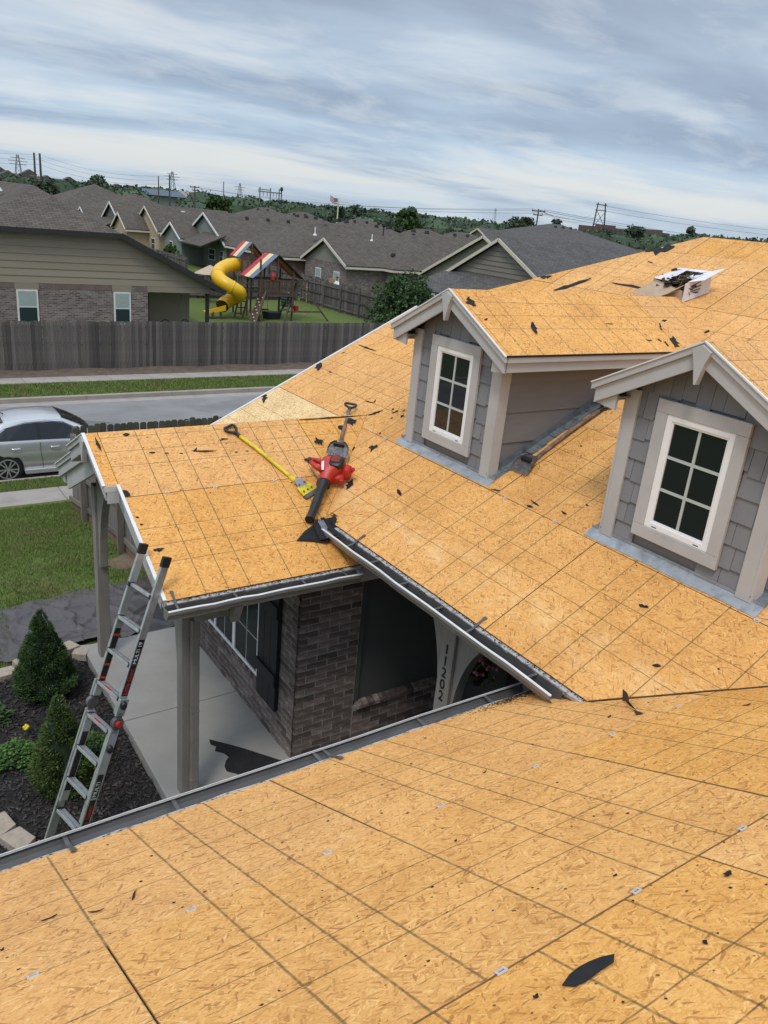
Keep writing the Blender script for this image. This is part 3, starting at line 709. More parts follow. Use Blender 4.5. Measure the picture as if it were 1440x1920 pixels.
gutter((XE-.03, YP-.022, ZP), (.02, YP-.022, ZP), (0, -1, 0), -.012, house, (.62, 1.28, 1.72), (.10,), 'grey metal gutter along the porch eave')
# white drip edge on the far rake
mb = MB(); mb.bar(PM.at(YRK+.012, -.02, .002), PM.at(YRK+.012, X1/cM, .002), .028, .03, PM.N); mb.build('rake_drip_edge', 'trim_white', house)
mb = MB(); mb.bar(PM.at(YRK-.02, 0, -.10), PM.at(YRK-.02, X1/cM, -.10), .03, .16, PM.N); mb.build('rake_board', 'trim', house)
# fascias and soffits
MB().box(.012, .034, -2.2, 1.2, -.20, -.055).build('fascia', 'trim', house)
MB().box(-6.6, .5, YF-.04, YF-.014, ZF-.20, ZF-.055).build('fascia', 'trim', house)
MB().box(XE+.03, .45, YP+.014, YP+.04, ZP-.20, ZP-.055).build('fascia', 'trim', house)
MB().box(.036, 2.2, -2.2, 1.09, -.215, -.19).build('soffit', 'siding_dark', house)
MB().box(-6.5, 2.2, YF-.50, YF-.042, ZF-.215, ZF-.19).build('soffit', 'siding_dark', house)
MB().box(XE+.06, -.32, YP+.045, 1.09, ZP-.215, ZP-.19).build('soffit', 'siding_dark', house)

# --- two-tier rake boards with pendant, shared by porch and dormers (front faces -X)
def rake_set(parent, xf, yc, zr, t, h0, h1, tiers=((0, .052, 0.0), (.052, .165, .022)), thick=.024, mat='trim', porkchop=True):
    """boards from |y-yc| = h0 to h1 under roof z = zr - t*|y-yc|"""
    for sg in (1, -1):
        for a, b, dx in tiers:
            e = h1-(.0 if a == 0 else .03)
            z = lambda h: zr-t*h
            mb = MB(); mb.prism([(xf+dx, yc+sg*h0, z(h0)-a-.001), (xf+dx, yc+sg*e, z(e)-a-.001), (xf+dx, yc+sg*e, z(e)-b), (xf+dx, yc+sg*h0, z(h0)-b)], (thick, 0, 0))
            mb.build('rake_board', mat, parent, bevel=.002)
            if a == 0:
                mb = MB(); mb.bar((xf-.001, yc+sg*h0, z(h0)+.003), (xf-.001, yc+sg*(h1+.004), z(h1)+.003), .03 if thick > .03 else .018, .010, (0, sg*t, 1)); mb.build('rake_drip_edge', 'trim_white', parent)
        if porkchop:
            e = h1-.03; z = lambda h: zr-t*h
            mb = MB(); mb.prism([(xf+.05, yc+sg*e, z(e)-.165), (xf+.05, yc+sg*(e-.19), z(e-.19)-.165), (xf+.05, yc+sg*(e-.19), z(e)-.185)], (thick, 0, 0)); mb.build('rake_return', mat, parent)
def pendant(parent, xf, yc, zt, mat='trim', w=.075, drop=.29):
    mb = MB(); mb.prism([(xf, yc-w, zt-.06), (xf, yc, zt-.02), (xf, yc+w, zt-.06), (xf, yc+w*.55, zt-.15), (xf, yc+.008, zt-drop), (xf, yc-.008, zt-drop), (xf, yc-w*.55, zt-.15)], (.05, 0, 0)); mb.build('pendant', mat, parent, bevel=.003)

# --- dormers
def dormer(dy, word):
    ya, yb, yc = .30+dy, 1.63+dy, .963+dy
    xf, xo, zr, hw, td = 1.19, 1.0, 2.265, .89, .522
    zeave = zr-td*hw; xr = zr/TM
    cD = 1/math.sqrt(1+td*td)
    roof = None
    for sg in (-1, 1):
        pl = Plane((0, yc+sg*hw, zeave), (1, 0, 0), (0, -sg, 0), td)
        xe = zeave/TM+.05; reg = [(xo, 0), (xe, 0), (xr, hw/cD), (xo, hw/cD)]; rsub = [(xo+.03, .03), (xe, .03), (xr, hw/cD), (xo+.03, hw/cD)]
        if roof is None:
            roof = substrate('dormer_roof', pl, rsub, house, .03); roof['label'] = 'small gabled roof of orange sheathing on the %s dormer' % word
        else: substrate('far_slope', pl, rsub, roof, .03)
        deck(pl, roof, reg, [(xo, 3.55, -.01, 1.2, xo-.35), (3.55, 6, -.01, 1.2)])
        f1 = MB().box(xo+.03, xe-.03, yc+sg*hw, yc+sg*(hw-.022), zeave-.055, zeave-.008); f1.build('fascia', 'trim', roof)
        f2 = MB().box(xo+.05, xe-.16, yc+sg*(hw-.024), yc+sg*(hw-.046), zeave-.145, zeave-.05); f2.build('fascia', 'trim', roof)
        MB().bar((xo, yc+sg*(hw+.002), zeave+.003), (xe, yc+sg*(hw+.002), zeave+.003), .012, .016).build('drip_edge', 'felt', roof)
        MB().box(xo+.055, xe-.25, yc+sg*(hw-.048), yc+sg*.64, zeave-.075, zeave-.06).build('soffit', 'siding', roof)
    trim = MB().prism([(xo+.046, yc-.1, zr-.12), (xo+.046, yc+.1, zr-.12), (xo+.046, yc, zr-.07)], (.02, 0, 0)).build('dormer_trim', 'trim', house); trim['label'] = 'painted rake boards and pendant of the %s dormer' % word
    rake_set(trim, xo-.006, yc, zr-.002, td, 0.0, hw)
    pendant(trim, xo-.028, yc, zr)
    # front wall and shingles
    wall = MB().prism([(xf+.02, ya+.02, .5), (xf+.02, yb-.02, .5), (xf+.02, yb-.02, 1.81), (xf+.02, yc, 2.2), (xf+.02, ya+.02, 1.81)], (.05, 0, 0)).build('dormer_wall', 'siding', house)
    wall['label'] = 'shake clad front wall of the %s dormer' % word
    rr = random.Random(5+int(dy*3)); z = .58; row = 0
    while z < 2.18:
        h = .175; y = ya+.10-rr.uniform(0, .1)
        while y < yb-.09:
            w = rr.choice((.10, .12, .15, .17, .19)); y0, y1 = max(y, ya+.095), min(y+w-.004, yb-.095)
            y += w
            if y1-y0 < .02: continue
            zb = z+rr.choice((0, 0, -.022, .012)); zt = z+h+.05
            lim = lambda yy: zr-td*abs(yy-yc)-.10
            if lim(y0) < zb and lim(y1) < zb: continue
            if zt > .76 and zb < 1.76 and y0 > yc-.38 and y1 < yc+.38: continue
            zt0, zt1 = min(zt, lim(y0)), min(zt, lim(y1))
            if zt0 <= zb+.01 or zt1 <= zb+.01: continue
            x0 = xf-.004-rr.uniform(0, .003)
            MB().hexa([(x0, y0, zb), (xf+.019, y0, zb), (xf+.019, y1, zb), (x0, y1, zb), (xf+.012, y0, zt0), (xf+.019, y0, zt0), (xf+.019, y1, zt1), (xf+.012, y1, zt1)]).build('siding_shingle', 'cedar', wall)
        z += h; row += 1
    # side walls: lap boards cut to the roof slope
    for sg, ys in ((-1, ya), (1, yb)):
        sw = MB().prism([(xf+.05, ys-sg*.03, .55), (xf+.05, ys-sg*.03, zeave-.05), ((zeave-.05)/TM, ys-sg*.03, zeave-.05)], (0, -sg*.02, 0)).build('dormer_side_wall', 'siding', house)
        z = .35; 
        while z < 1.75:
            z1 = min(z+.292, 1.76); xa = xf+.10
            pts = [(xa, z), (max(xa, z/TM-.06), z), (max(xa, z1/TM-.06), z1), (xa, z1)]
            if z1/TM-.06 > xa+.02:
                if z/TM-.06 <= xa: pts = [(xa, max(z, (xa+.06)*TM)), (z1/TM-.06, z1), (xa, z1)]
                mb = MB(); b0 = ys+sg*.004; b1 = ys-sg*.008
                n = len(pts); 
                outer = [V(px, b0 if pz <= z+.01 else b1, pz-(.0 if pz <= z+.01 else .003)) for px, pz in pts]
                mb.v += outer+[V(p.x, ys-sg*.029, p.z) for p in outer]
                fs = [tuple(range(n)), tuple(range(2*n-1, n-1, -1))]+[(k, (k+1) % n, n+(k+1) % n, n+k) for k in range(n)]
                mb.f += fs; mb.uv += [None]*len(fs); mb.mi += [0]*len(fs)
                mb.build('lap_board', 'siding', sw)
            z += .292
    # corner boards
    for y0, y1, sg, ys in ((ya, ya+.105, -1, ya), (yb-.105, yb, 1, yb)):
        c = MB().box(xf-.022, xf+.004, y0, y1, .60, 1.80).build('corner_board', 'trim', house, bevel=.003)
        MB().prism([(xf-.021, ys+sg*.001, .60), (xf+.10, ys+sg*.001, .645), (xf+.10, ys+sg*.001, 1.78), (xf-.021, ys+sg*.001, 1.79)], (0, sg*.022, 0)).build('return_board', 'trim', c)
    # window
    w = MB().box(xf+.0, xf+.021, yc-.36, yc+.36, .74, 1.77).build('dormer_window', 'trim', house); w['label'] = 'white six pane window in the %s dormer' % word
    z0, z1, y0, y1 = .72, 1.79, yc-.378, yc+.378
    T = .098
    for b in ((y0, y0+T, z0+T, z1-T), (y1-T, y1, z0+T, z1-T), (y0, y1, z0, z0+T), (y0, y1, z1-T, z1)):
        MB().box(xf-.036, xf-.006, b[0]+.0006, b[1]-.0006, b[2]+.0006, b[3]-.0006).build('trim_board', 'trim', w, bevel=.003)
    a0, a1, c0_, c1_ = y0+T, y1-T, z0+T, z1-T; fr = .045
    for b in ((a0, a0+fr, c0_, c1_), (a1-fr, a1, c0_, c1_), (a0+fr, a1-fr, c0_, c0_+fr), (a0+fr, a1-fr, c1_-fr, c1_)):
        MB().box(xf-.028, xf-.002, *b).build('frame', 'vinyl', w, bevel=.004)
    ia, ib, ic, id_ = a0+fr, a1-fr, c0_+fr, c1_-fr
    for b in ((ia, ia+.014, ic, id_), (ib-.014, ib, ic, id_), (ia+.014, ib-.014, ic, ic+.014), (ia+.014, ib-.014, id_-.014, id_)):
        MB().box(xf-.020, xf-.003, *b).build('sash', 'vinyl', w, bevel=.002)
    for k in range(2): MB().box(xf-.0285, xf-.0265, ia+.03+k*(ib-ia-.10), ia+.075+k*(ib-ia-.10), c0_+.012, c0_+.020).build('weep_slot', 'plastic_black', w)
    ia += .014; ib -= .014; ic += .014; id_ -= .014; m = .011; cw = (ib-ia)/2; rh = (id_-ic)/3
    MB().box(xf-.013, xf-.004, (ia+ib)/2-m, (ia+ib)/2+m, ic, id_).build('muntin', 'muntin', w)
    for k in (1, 2):
        for y0_, y1_ in ((ia, (ia+ib)/2-m), ((ia+ib)/2+m, ib)): MB().box(xf-.013, xf-.004, y0_, y1_, ic+rh*k-m, ic+rh*k+m).build('muntin', 'muntin', w)
    for i in range(2):
        for k in range(3):
            yy0 = ia if i == 0 else (ia+ib)/2+m; yy1 = (ia+ib)/2-m if i == 0 else ib
            zz0 = ic+rh*k+(m if k else 0); zz1 = ic+rh*(k+1)-(m if k < 2 else 0)
            q = RN.uniform(-.0006, .0006); MB().poly([(xf-.006+q, yy1, zz0), (xf-.006, yy0, zz0), (xf-.006-q, yy0, zz1), (xf-.006, yy1, zz1)]).build('pane', 'glass', w)
    # apron flashing + step flashing
    fl = MB(); n = 14; yy = [ya-.11+(yb-ya+.22)*k/n for k in range(n+1)]
    for k in range(n):
        w0, w1 = [.012*math.sin(q*9+dy) for q in (yy[k], yy[k+1])]
        P = lambda y, v, nn: PM.at(y, v, nn)
        fl.poly([P(yy[k], 1.235+w0*.3, .004), P(yy[k+1], 1.235+w1*.3, .004), P(yy[k+1], 1.335, .012), P(yy[k], 1.335, .012)])
        fl.poly([P(yy[k], 1.335, .012), P(yy[k+1], 1.335, .012), V(xf-.006, yy[k+1], .635), V(xf-.006, yy[k], .635)])
        fl.poly([P(yy[k], 1.235+w0*.3, .004), P(yy[k], 1.235+w0*.3, -.002), P(yy[k+1], 1.235+w1*.3, -.002), P(yy[k+1], 1.235+w1*.3, .004)])
    af = fl.build('apron_flashing', 'galv', house); af['label'] = 'pale metal apron flashing under the %s dormer' % word
    for sg, ys in ((-1, ya), (1, yb)):
        st = MB().poly([(1.3, ys-sg*.02, .66), (3.3, ys-sg*.02, 1.66), (3.3, ys-sg*.02, 1.70), (1.3, ys-sg*.02, .70)]).build('step_flashing', 'flash_lead', house)
        for k in range(14):
            v = 1.33+k*.165
            u0, u1 = ys, ys+sg*(.105+RN.uniform(-.012, .008)); l = .21
            mb = MB(); h0, h1 = .009+RN.uniform(0, .004), .003
            mb.poly([PM.at(u0, v, h0), PM.at(u1, v+RN.uniform(-.01, .01), h0+RN.uniform(-.002, .004)), PM.at(u1, v+l, h1), PM.at(u0, v+l, h1)])
            mb.poly([PM.at(u0, v, h0), PM.at(u1, v, h0), PM.at(u1, v, 0), PM.at(u0, v, 0)])
            uq = u0+sg*(.007+.0016*(k % 2)); mb.poly([PM.at(uq, v, h0), PM.at(uq, v+l, h1), PM.at(uq, v+l, .06), PM.at(uq, v, .066)])
            mb.build('flashing_piece', 'flash_lead', st)
dormer(0.0, 'farther'); dormer(-2.77, 'nearer')

# --- porch gable, posts, beams
gz0 = 0.643
pg = MB().prism([(-1.62, YRP-.3, gz0-.30), (-1.62, YRP+.3, gz0-.30), (-1.62, YRP, gz0-.16)], (.04, 0, 0)).build('porch_gable', 'siding', house); pg['label'] = 'open porch gable with grey rake boards and pendant'
rake_set(pg, XU-.006, YRP, gz0, TP, 0.0, .66, porkchop=False, thick=.032); rake_set(pg, XE-.006, YRP, gz0, TP, .66, 1.90, thick=.032)
pendant(pg, XU-.03, YRP, gz0)
for sg in (1, -1):
    y = YRP+sg*.66; z = gz0-TP*.66
    MB().box(XU, XE-.002, y-.012, y+.012, z-.055, z-.003).build('step_trim', 'trim_light', pg); MB().box(XU+.024, XE-.002, y-.01, y+.01, z-.17, z-.056).build('step_trim', 'trim', pg)
    # bottom beam of the truss under the rake
    h0, h1 = .0, 1.62
    MB().prism([(-1.76, YRP+sg*h0, gz0-TP*h0-.07), (-1.76, YRP+sg*h1, gz0-TP*h1-.07), (-1.76, YRP+sg*h1, gz0-TP*h1-.36), (-1.76, YRP+sg*h0, gz0-TP*h0-.36)], (.035, 0, 0)).build('truss_board', 'trim', pg)
def arc_bracket(y0, sg, xb, ztop, zbot, reach, parent, w=.085, mat='post_paint', inner=.10):
    """knee brace in the YZ plane: outer edge on the post and beam, inner edge a quarter arc"""
    n = 10; arc = []
    for k in range(n+1):
        a = math.pi/2*k/n
        arc.append((y0+sg*(inner+(reach-inner)*(1-math.cos(a))), zbot+(ztop-.06-zbot)*math.sin(a)))
    q = [(y0, zbot), *arc, (y0+sg*reach, ztop), (y0, ztop)]
    mb = MB()
    for k in range(len(arc)-1):
        (a0, b0), (a1, b1) = arc[k], arc[k+1]
        pts = [(xb, y0, b0), (xb, a0, b0), (xb, a1, b1), (xb, y0, b1)]
        mb.prism(pts, (w, 0, 0))
    mb.prism([(xb, y0, arc[-1][1]), (xb, arc[-1][0], arc[-1][1]), (xb, arc[-1][0], ztop), (xb, y0, ztop)], (w, 0, 0))
    return mb.build('knee_brace', mat, parent)
def post(x, y, zb, zt, s, parent, label, mat='post_paint'):
    p = MB().box(x-s/2, x+s/2, y-s/2, y+s/2, zb, zt).build('porch_post', mat, parent, bevel=.006); p['label'] = label; return p
pn = post(-1.46, 1.155, -2.70, -.40, .135, house, 'near porch post with metal downspout')
pf = post(-1.46, 4.02, -2.70, -.40, .135, house, 'far porch post with curved brace')
arc_bracket(1.155+.0685, 1, -1.50, -.17, -1.60, .62, pn, inner=.055); arc_bracket(4.02-.0685, -1, -1.50, -.17, -1.42, .66, pf, inner=.055)
MB().box(-1.40, -.315, 1.09, 1.22, -.62, -.42).build('porch_beam', 'trim', house); MB().box(-1.40, -.315, 3.955, 4.085, -.62, -.42).build('porch_beam', 'trim', house)
pass
# downspout on the near post
ds = MB()
def rr_ring(c, w, d): return [V(c.x+sx*w/2, c.y+sy*d/2, c.z) for sx, sy in ((-.8, -1), (.8, -1), (1, -.8), (1, .8), (.8, 1), (-.8, 1), (-1, .8), (-1, -.8))]
ds.loft([rr_ring(V(-1.418, 1.052, z), .076, .056) for z in (-2.66, -1.6, -.72)])
ds.bar((-1.418, 1.052, -.70), (-1.20, .90, -.60), .06, .07); ds.bar((-1.20, .91, -.62), (-1.20, .72, -.52), .075, .07); ds.bar((-1.20, .70, -.58), (-1.20, .62, -.40), .075, .07)
for k in range(3): ds.box(-1.459, -1.377, 1.021, 1.083, -.9-k*.8, -.885-k*.8)
ds.build('downspout', 'gutter', pn)
# entry post with house number
ep = post(.36, -.49, -2.70, -.2, .175, house, 'entry post with curved braces and black house number', 'post_paint')
arc_bracket(-.49+.0885, 1, .31, -.22, -1.28, .42, ep, .10, inner=.02); arc_bracket(-.49-.0885, -1, .31, -.22, -1.28, .62, ep, .10, inner=.02)
MB().box(.29, .43, -2.1, 1.09, -.215, -.05).build('entry_beam', 'post_paint', house)
zt = -.62
for i, ch in enumerate('11202'):
    cu = bpy.data.curves.new('digit', 'FONT'); cu.body = ch; cu.size = .135; cu.extrude = .003; cu.align_x = 'CENTER'; cu.align_y = 'CENTER'
    t = bpy.data.objects.new('digit_src', cu); C.objects.link(t)
    dg = bpy.context.evaluated_depsgraph_get(); me = bpy.data.meshes.new_from_object(t.evaluated_get(dg)); bpy.data.objects.remove(t)
    me.materials.clear(); me.materials.append(MAT['digits']); o = bpy.data.objects.new('house_number_digit', me); C.objects.link(o)
    Rm = Matrix(((0, 0, -1), (-1, 0, 0), (0, 1, 0))).to_4x4()      # text x -> -Y, text y -> Z, normal -> -X
    o.parent = ep; o.matrix_local = Matrix.Translation(V(.268, -.49, zt-i*.118)-ORG[ep.name]) @ Rm

# --- walls: brick room, siding, body
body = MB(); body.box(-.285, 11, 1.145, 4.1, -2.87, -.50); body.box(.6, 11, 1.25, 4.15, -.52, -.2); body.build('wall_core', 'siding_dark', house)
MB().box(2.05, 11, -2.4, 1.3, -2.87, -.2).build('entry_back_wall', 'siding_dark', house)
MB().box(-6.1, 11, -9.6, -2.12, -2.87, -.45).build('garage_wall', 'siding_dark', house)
bw = MB(); bw.box(-.3105, -.286, 1.1095, 4.1, -2.72, -.46); bw.box(-.3105, .434, 1.1095, 1.140, -2.72, -.46); bw.box(.436, 1.75, 1.1095, 1.140, -2.72, -2.26)
bwall = bw.build('brick_wall', 'mortar', house); bwall['label'] = 'brown grey brick wall beside the porch slab'
bme = []
for k, L in ((0, .236), (1, .112)):
    for s in range(3):
        r = random.Random(s+k*10); j = lambda: r.uniform(-.002, .002); d = .05
        v = [(-L/2+j(), 0, -.032+j()), (L/2+j(), 0, -.033+j()), (L/2+j(), d, -.033), (-L/2+j(), d, -.033), (-L/2+j(), 0+j()*.5, .033+j()), (L/2+j(), 0+j()*.5, .033+j()), (L/2, d, .033), (-L/2, d, .033)]
        h = MB().hexa(v); me = bpy.data.meshes.new('brick'); me.from_pydata([tuple(p) for p in h.v], [], h.f); me.materials.append(MAT['brick']); bme.append(me)
spots = []
RH, BL = .0768, .2475
nrow = 28
for r in range(nrow):
    z = -2.70+.036+r*RH
    # side face (normal -Y)
    x = -.31+(0 if r % 2 else -.124+.0)
    if r % 2 == 0:
        spots.append((V(-.31+.058, 1.106, z), 0, 1)); x = -.31+.124
    else: x = -.31
    while x+BL < .455: spots.append((V(x+BL/2-.006+.0, 1.106, z), 0, 0)); x += BL
    if .455-x > .10: spots.append((V(x+.06, 1.106, z), 0, 1))
    # front face (normal -X), window opening Y 1.95..3.75, z -2.16..-.9
    y = 1.11+(.0 if r % 2 == 0 else .124)
    if r % 2 == 1: spots.append((V(-.314, 1.11+.062, z), 1, 1))
    while y+BL < 4.1:
        yc = y+BL/2
        if not (z > -2.20 and z < -.85 and 1.86 < yc < 3.86): spots.append((V(-.314, yc, z), 1, 0))
        elif y < 1.93 and z > -2.20: spots.append((V(-.314, y+.06, z), 1, 1))
        y += BL
for r in range(5):
    x = .437+(.124 if r % 2 else 0)
    if r % 2: spots.append((V(.437+.060, 1.106, -2.70+.036+r*RH), 0, 1))
    while x+BL < 1.75: spots.append((V(x+BL/2, 1.106, -2.70+.036+r*RH), 0, 0)); x += BL
camp = cam.matrix_world.translation
spots.sort(key=lambda s: (s[0]-camp).length*(1.0 if s[1] == 0 else 1.25))
rest = MB()
for k, (p, ax, half) in enumerate(spots):
    me = bme[half*3+RN.randrange(3)]; pj = p+V(0, 0, RN.uniform(-.0015, .0015)); push = RN.uniform(-.002, .002)
    if k < 292:
        o = bpy.data.objects.new('brick', me); C.objects.link(o); o.parent = bwall
        o.location = pj-ORG[bwall.name]+(V(push, 0, 0) if ax else V(0, push, 0))
        if ax: o.rotation_euler = (0, 0, -math.pi/2)
    else:
        i0 = len(rest.v)
        for v in me.vertices:
            c = v.co; rest.v.append(pj+(V(c.y, -c.x, c.z) if ax else V(c.x, c.y, c.z)))
        for f in me.polygons: rest.f.append(tuple(i0+i for i in f.vertices)); rest.uv.append(None); rest.mi.append(0)
rest.build('brickwork', 'brick', bwall, kind='stuff')
# rowlock sills
for (n, ax) in ((26, 1), (16, 0)):
    for k in range(n):
        mb = MB()
        if ax: y = 1.95+k*.0725; mb.prism([(-.345, y, -2.205), (-.345, y, -2.165), (-.24, y, -2.10), (-.24, y, -2.17)], (0, .063, 0))
        else: x = .47+k*.078; mb.prism([(x, 1.06, -2.275), (x, 1.06, -2.235), (x, 1.16, -2.20), (x, 1.16, -2.27)], (.068, 0, 0))
        mb.build('sill_brick', 'brick', bwall)
# siding in the entry recess
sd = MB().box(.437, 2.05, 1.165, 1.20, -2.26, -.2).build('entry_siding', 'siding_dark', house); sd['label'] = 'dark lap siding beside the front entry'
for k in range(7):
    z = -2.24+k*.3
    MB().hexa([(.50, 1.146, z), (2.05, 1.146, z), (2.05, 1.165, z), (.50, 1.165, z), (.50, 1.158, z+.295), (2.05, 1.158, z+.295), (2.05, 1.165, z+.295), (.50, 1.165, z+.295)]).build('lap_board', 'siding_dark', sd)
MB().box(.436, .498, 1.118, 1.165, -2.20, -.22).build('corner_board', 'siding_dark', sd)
dr = MB().box(2.02, 2.048, -.55, .40, -2.70, -.60).build('front_door', 'shutter', house)
for k in range(2):
    for z0, z1 in ((-2.5, -1.7), (-1.55, -.75)): MB().box(2.008, 2.022, -.45+k*.44, -.07+k*.44, z0, z1).build('door_panel', 'shutter', dr)
MB().tube([(2.0, .30, -1.72), (1.97, .30, -1.72)], .025).build('handle', 'chrome', dr)
# front window on the porch
fwn = MB().box(-.296, -.288, 1.95, 3.78, -2.16, -.88).build('front_window', 'sash', house); fwn['label'] = 'pale framed porch window above the brick sill'
for y0, y1, z0, z1 in ((1.95, 1.99, -2.16, -.88), (3.74, 3.78, -2.16, -.88), (1.99, 3.74, -2.16, -2.12), (1.99, 3.74, -.92, -.88), (2.585, 2.655, -2.12, -.92), (3.16, 3.21, -2.12, -.92)):
    MB().box(-.330, -.30, y0, y1, z0, z1).build('frame', 'vinyl', fwn, bevel=.003)
MB().box(-.326, -.302, 1.99, 2.585, -1.22, -1.18).build('rail', 'vinyl', fwn)
for y0, y1 in ((1.99, 2.585), (2.655, 3.16), (3.21, 3.74)):
    MB().poly([(-.3135, y1, -2.12), (-.3135, y0, -2.12), (-.3135, y0, -.92), (-.3135, y1, -.92)]).build('pane', 'glass_grey', fwn)
    MB().box(-.3165, -.3142, (y0+y1)/2-.006, (y0+y1)/2+.006, -2.12, -.92).build('muntin', 'muntin', fwn); MB().box(-.3165, -.3142, y0, y1, -1.72, -1.708).build('muntin', 'muntin', fwn)
sh = MB().box(-.338, -.318, 1.45, 1.91, -2.29, -.88).build('shutter', 'shutter', house); sh['label'] = 'black board and batten shutter on the brick wall'
for k in range(3): MB().box(-.362, -.339, 1.452+k*.153, 1.600+k*.153, -2.30, -.87).build('shutter_board', 'shutter', sh, bevel=.003)
for z in (-1.98, -1.16): MB().box(-.388, -.363, 1.44, 1.92, z, z+.14).build('batten', 'shutter', sh, bevel=.003)
# hanging flower basket by the entry
fb = thing('flower_basket', 'pink flowers hanging in the shaded entry behind the house number post', 'flowers', (1.55, .40, -1.75))
mb = MB()
for k in range(260):
    p = V(1.55, .40, -1.62)+V(RN.gauss(0, .1), RN.gauss(0, .1), RN.gauss(0, .09)); a = V(RN.uniform(-1, 1), RN.uniform(-1, 1), RN.uniform(-1, 1)).normalized()*.03; b = a.cross(V(.3, .5, 1)).normalized()*.02
    mb.poly([p-a, p+b, p+a, p-b])
mb.build('foliage', 'leaf', fb)
mb = MB()
for k in range(60):
    p = V(1.52, .38, -1.56)+V(RN.gauss(0, .08), RN.gauss(0, .1), RN.gauss(0, .07)); mb.sphere(p, .022, 6, 3)
mb.build('blossoms', 'flower_p', fb)
MB().tube([(1.55, .40, -1.85), (1.55, .40, -1.70)], [.07, .12], 10).build('pot', 'car_dark', fb); MB().tube([(1.55, .40, -1.6), (1.55, .40, -.22)], .006, 5).build('chain', 'car_dark', fb)

# ================================================================== torn felt and debris on the sheathing
def scrap(pl, u0, v0, u1, v1, w, seed, mat='felt', lift=.004, curl=.012, name='felt_scrap', spiky=.35):
    r = random.Random(seed); a = Vector((u0, v0)); b = Vector((u1, v1)); d = b-a; L = max(d.length, .01); d /= L; s = Vector((-d.y, d.x))
    n = 7 if L > .10 else 4
    prof = []
    for k in range(n+1):
        t = k/n; env = max(.10, (1-abs(2*t-1)**1.6)*(1 if k % 2 else r.uniform(.45, 1.0)))
        prof.append((t, env*(1+r.uniform(-spiky, spiky)), env*(1+r.uniform(-spiky, spiky)), r.uniform(-.12, .12)))
    mb = MB(); top = []; bot = []
    sk = [r.uniform(-.5, .5) for _ in range(3)]
    def P(q, h): return pl.at(q.x, q.y, h)
    L_, R_ = [], []
    for t, e0, e1, o in prof:
        c = a+d*(L*t)+s*(w*.5*o)
        hh = lift+curl*(abs(t-.45)*1.4)**2*(1+sk[0])
        L_.append(P(c+s*(w*.5*e0), hh+curl*.6*max(0, sk[1]))); R_.append(P(c-s*(w*.5*e1), hh+curl*.6*max(0, sk[2])))
    th = pl.N*.0022
    for k in range(n):
        mb.poly([L_[k], R_[k], R_[k+1], L_[k+1]]); mb.poly([R_[k]-th, L_[k]-th, L_[k+1]-th, R_[k+1]-th])
        mb.poly([L_[k], L_[k+1], L_[k+1]-th, L_[k]-th]); mb.poly([R_[k+1], R_[k], R_[k]-th, R_[k+1]-th])
    mb.poly([L_[0], L_[0]-th, R_[0]-th, R_[0]]); mb.poly([R_[n], R_[n]-th, L_[n]-th, L_[n]])
    return mb.build(name, mat)
PD1 = Plane((0, .073, 2.265-.522*.89), (1, 0, 0), (0, 1, 0), .522)
SC_P = [(-1.592, 2.053, -1.525, 2.054, 0.05), (-1.86, 2.036, -1.854, 1.83, 0.035), (-1.419, 1.775, -1.358, 1.767, 0.03), (-1.274, 1.749, -1.233, 1.744, 0.02), (-1.13, 1.73, -1.096, 1.718, 0.02), (-1.004, 1.746, -0.749, 1.706, 0.025), (-0.983, 1.727, -0.93, 1.785, 0.02), (-1.752, 0.553, -1.652, 0.557, 0.05), (-1.807, 1.303, -1.762, 1.226, 0.1), (-1.784, 0.965, -1.755, 0.953, 0.025), (-1.774, 0.871, -1.747, 0.866, 0.025), (0.377, 1.72, 0.484, 1.707, 0.13), (0.139, 1.459, 0.193, 1.452, 0.075), (-0.655, 1.866, -0.604, 1.877, 0.02), (-0.564, 1.674, -0.531, 1.67, 0.02), (-0.446, 1.676, -0.412, 1.672, 0.02), (-0.635, 1.889, -0.559, 1.872, 0.02), (-0.151, 1.162, -0.137, 1.152, 0.02), (0.348, 2.09, 1.262, 2.084, 0.03), (0.918, 1.997, 1.071, 2.001, 0.13), (0.788, 1.936, 0.855, 1.873, 0.13)]
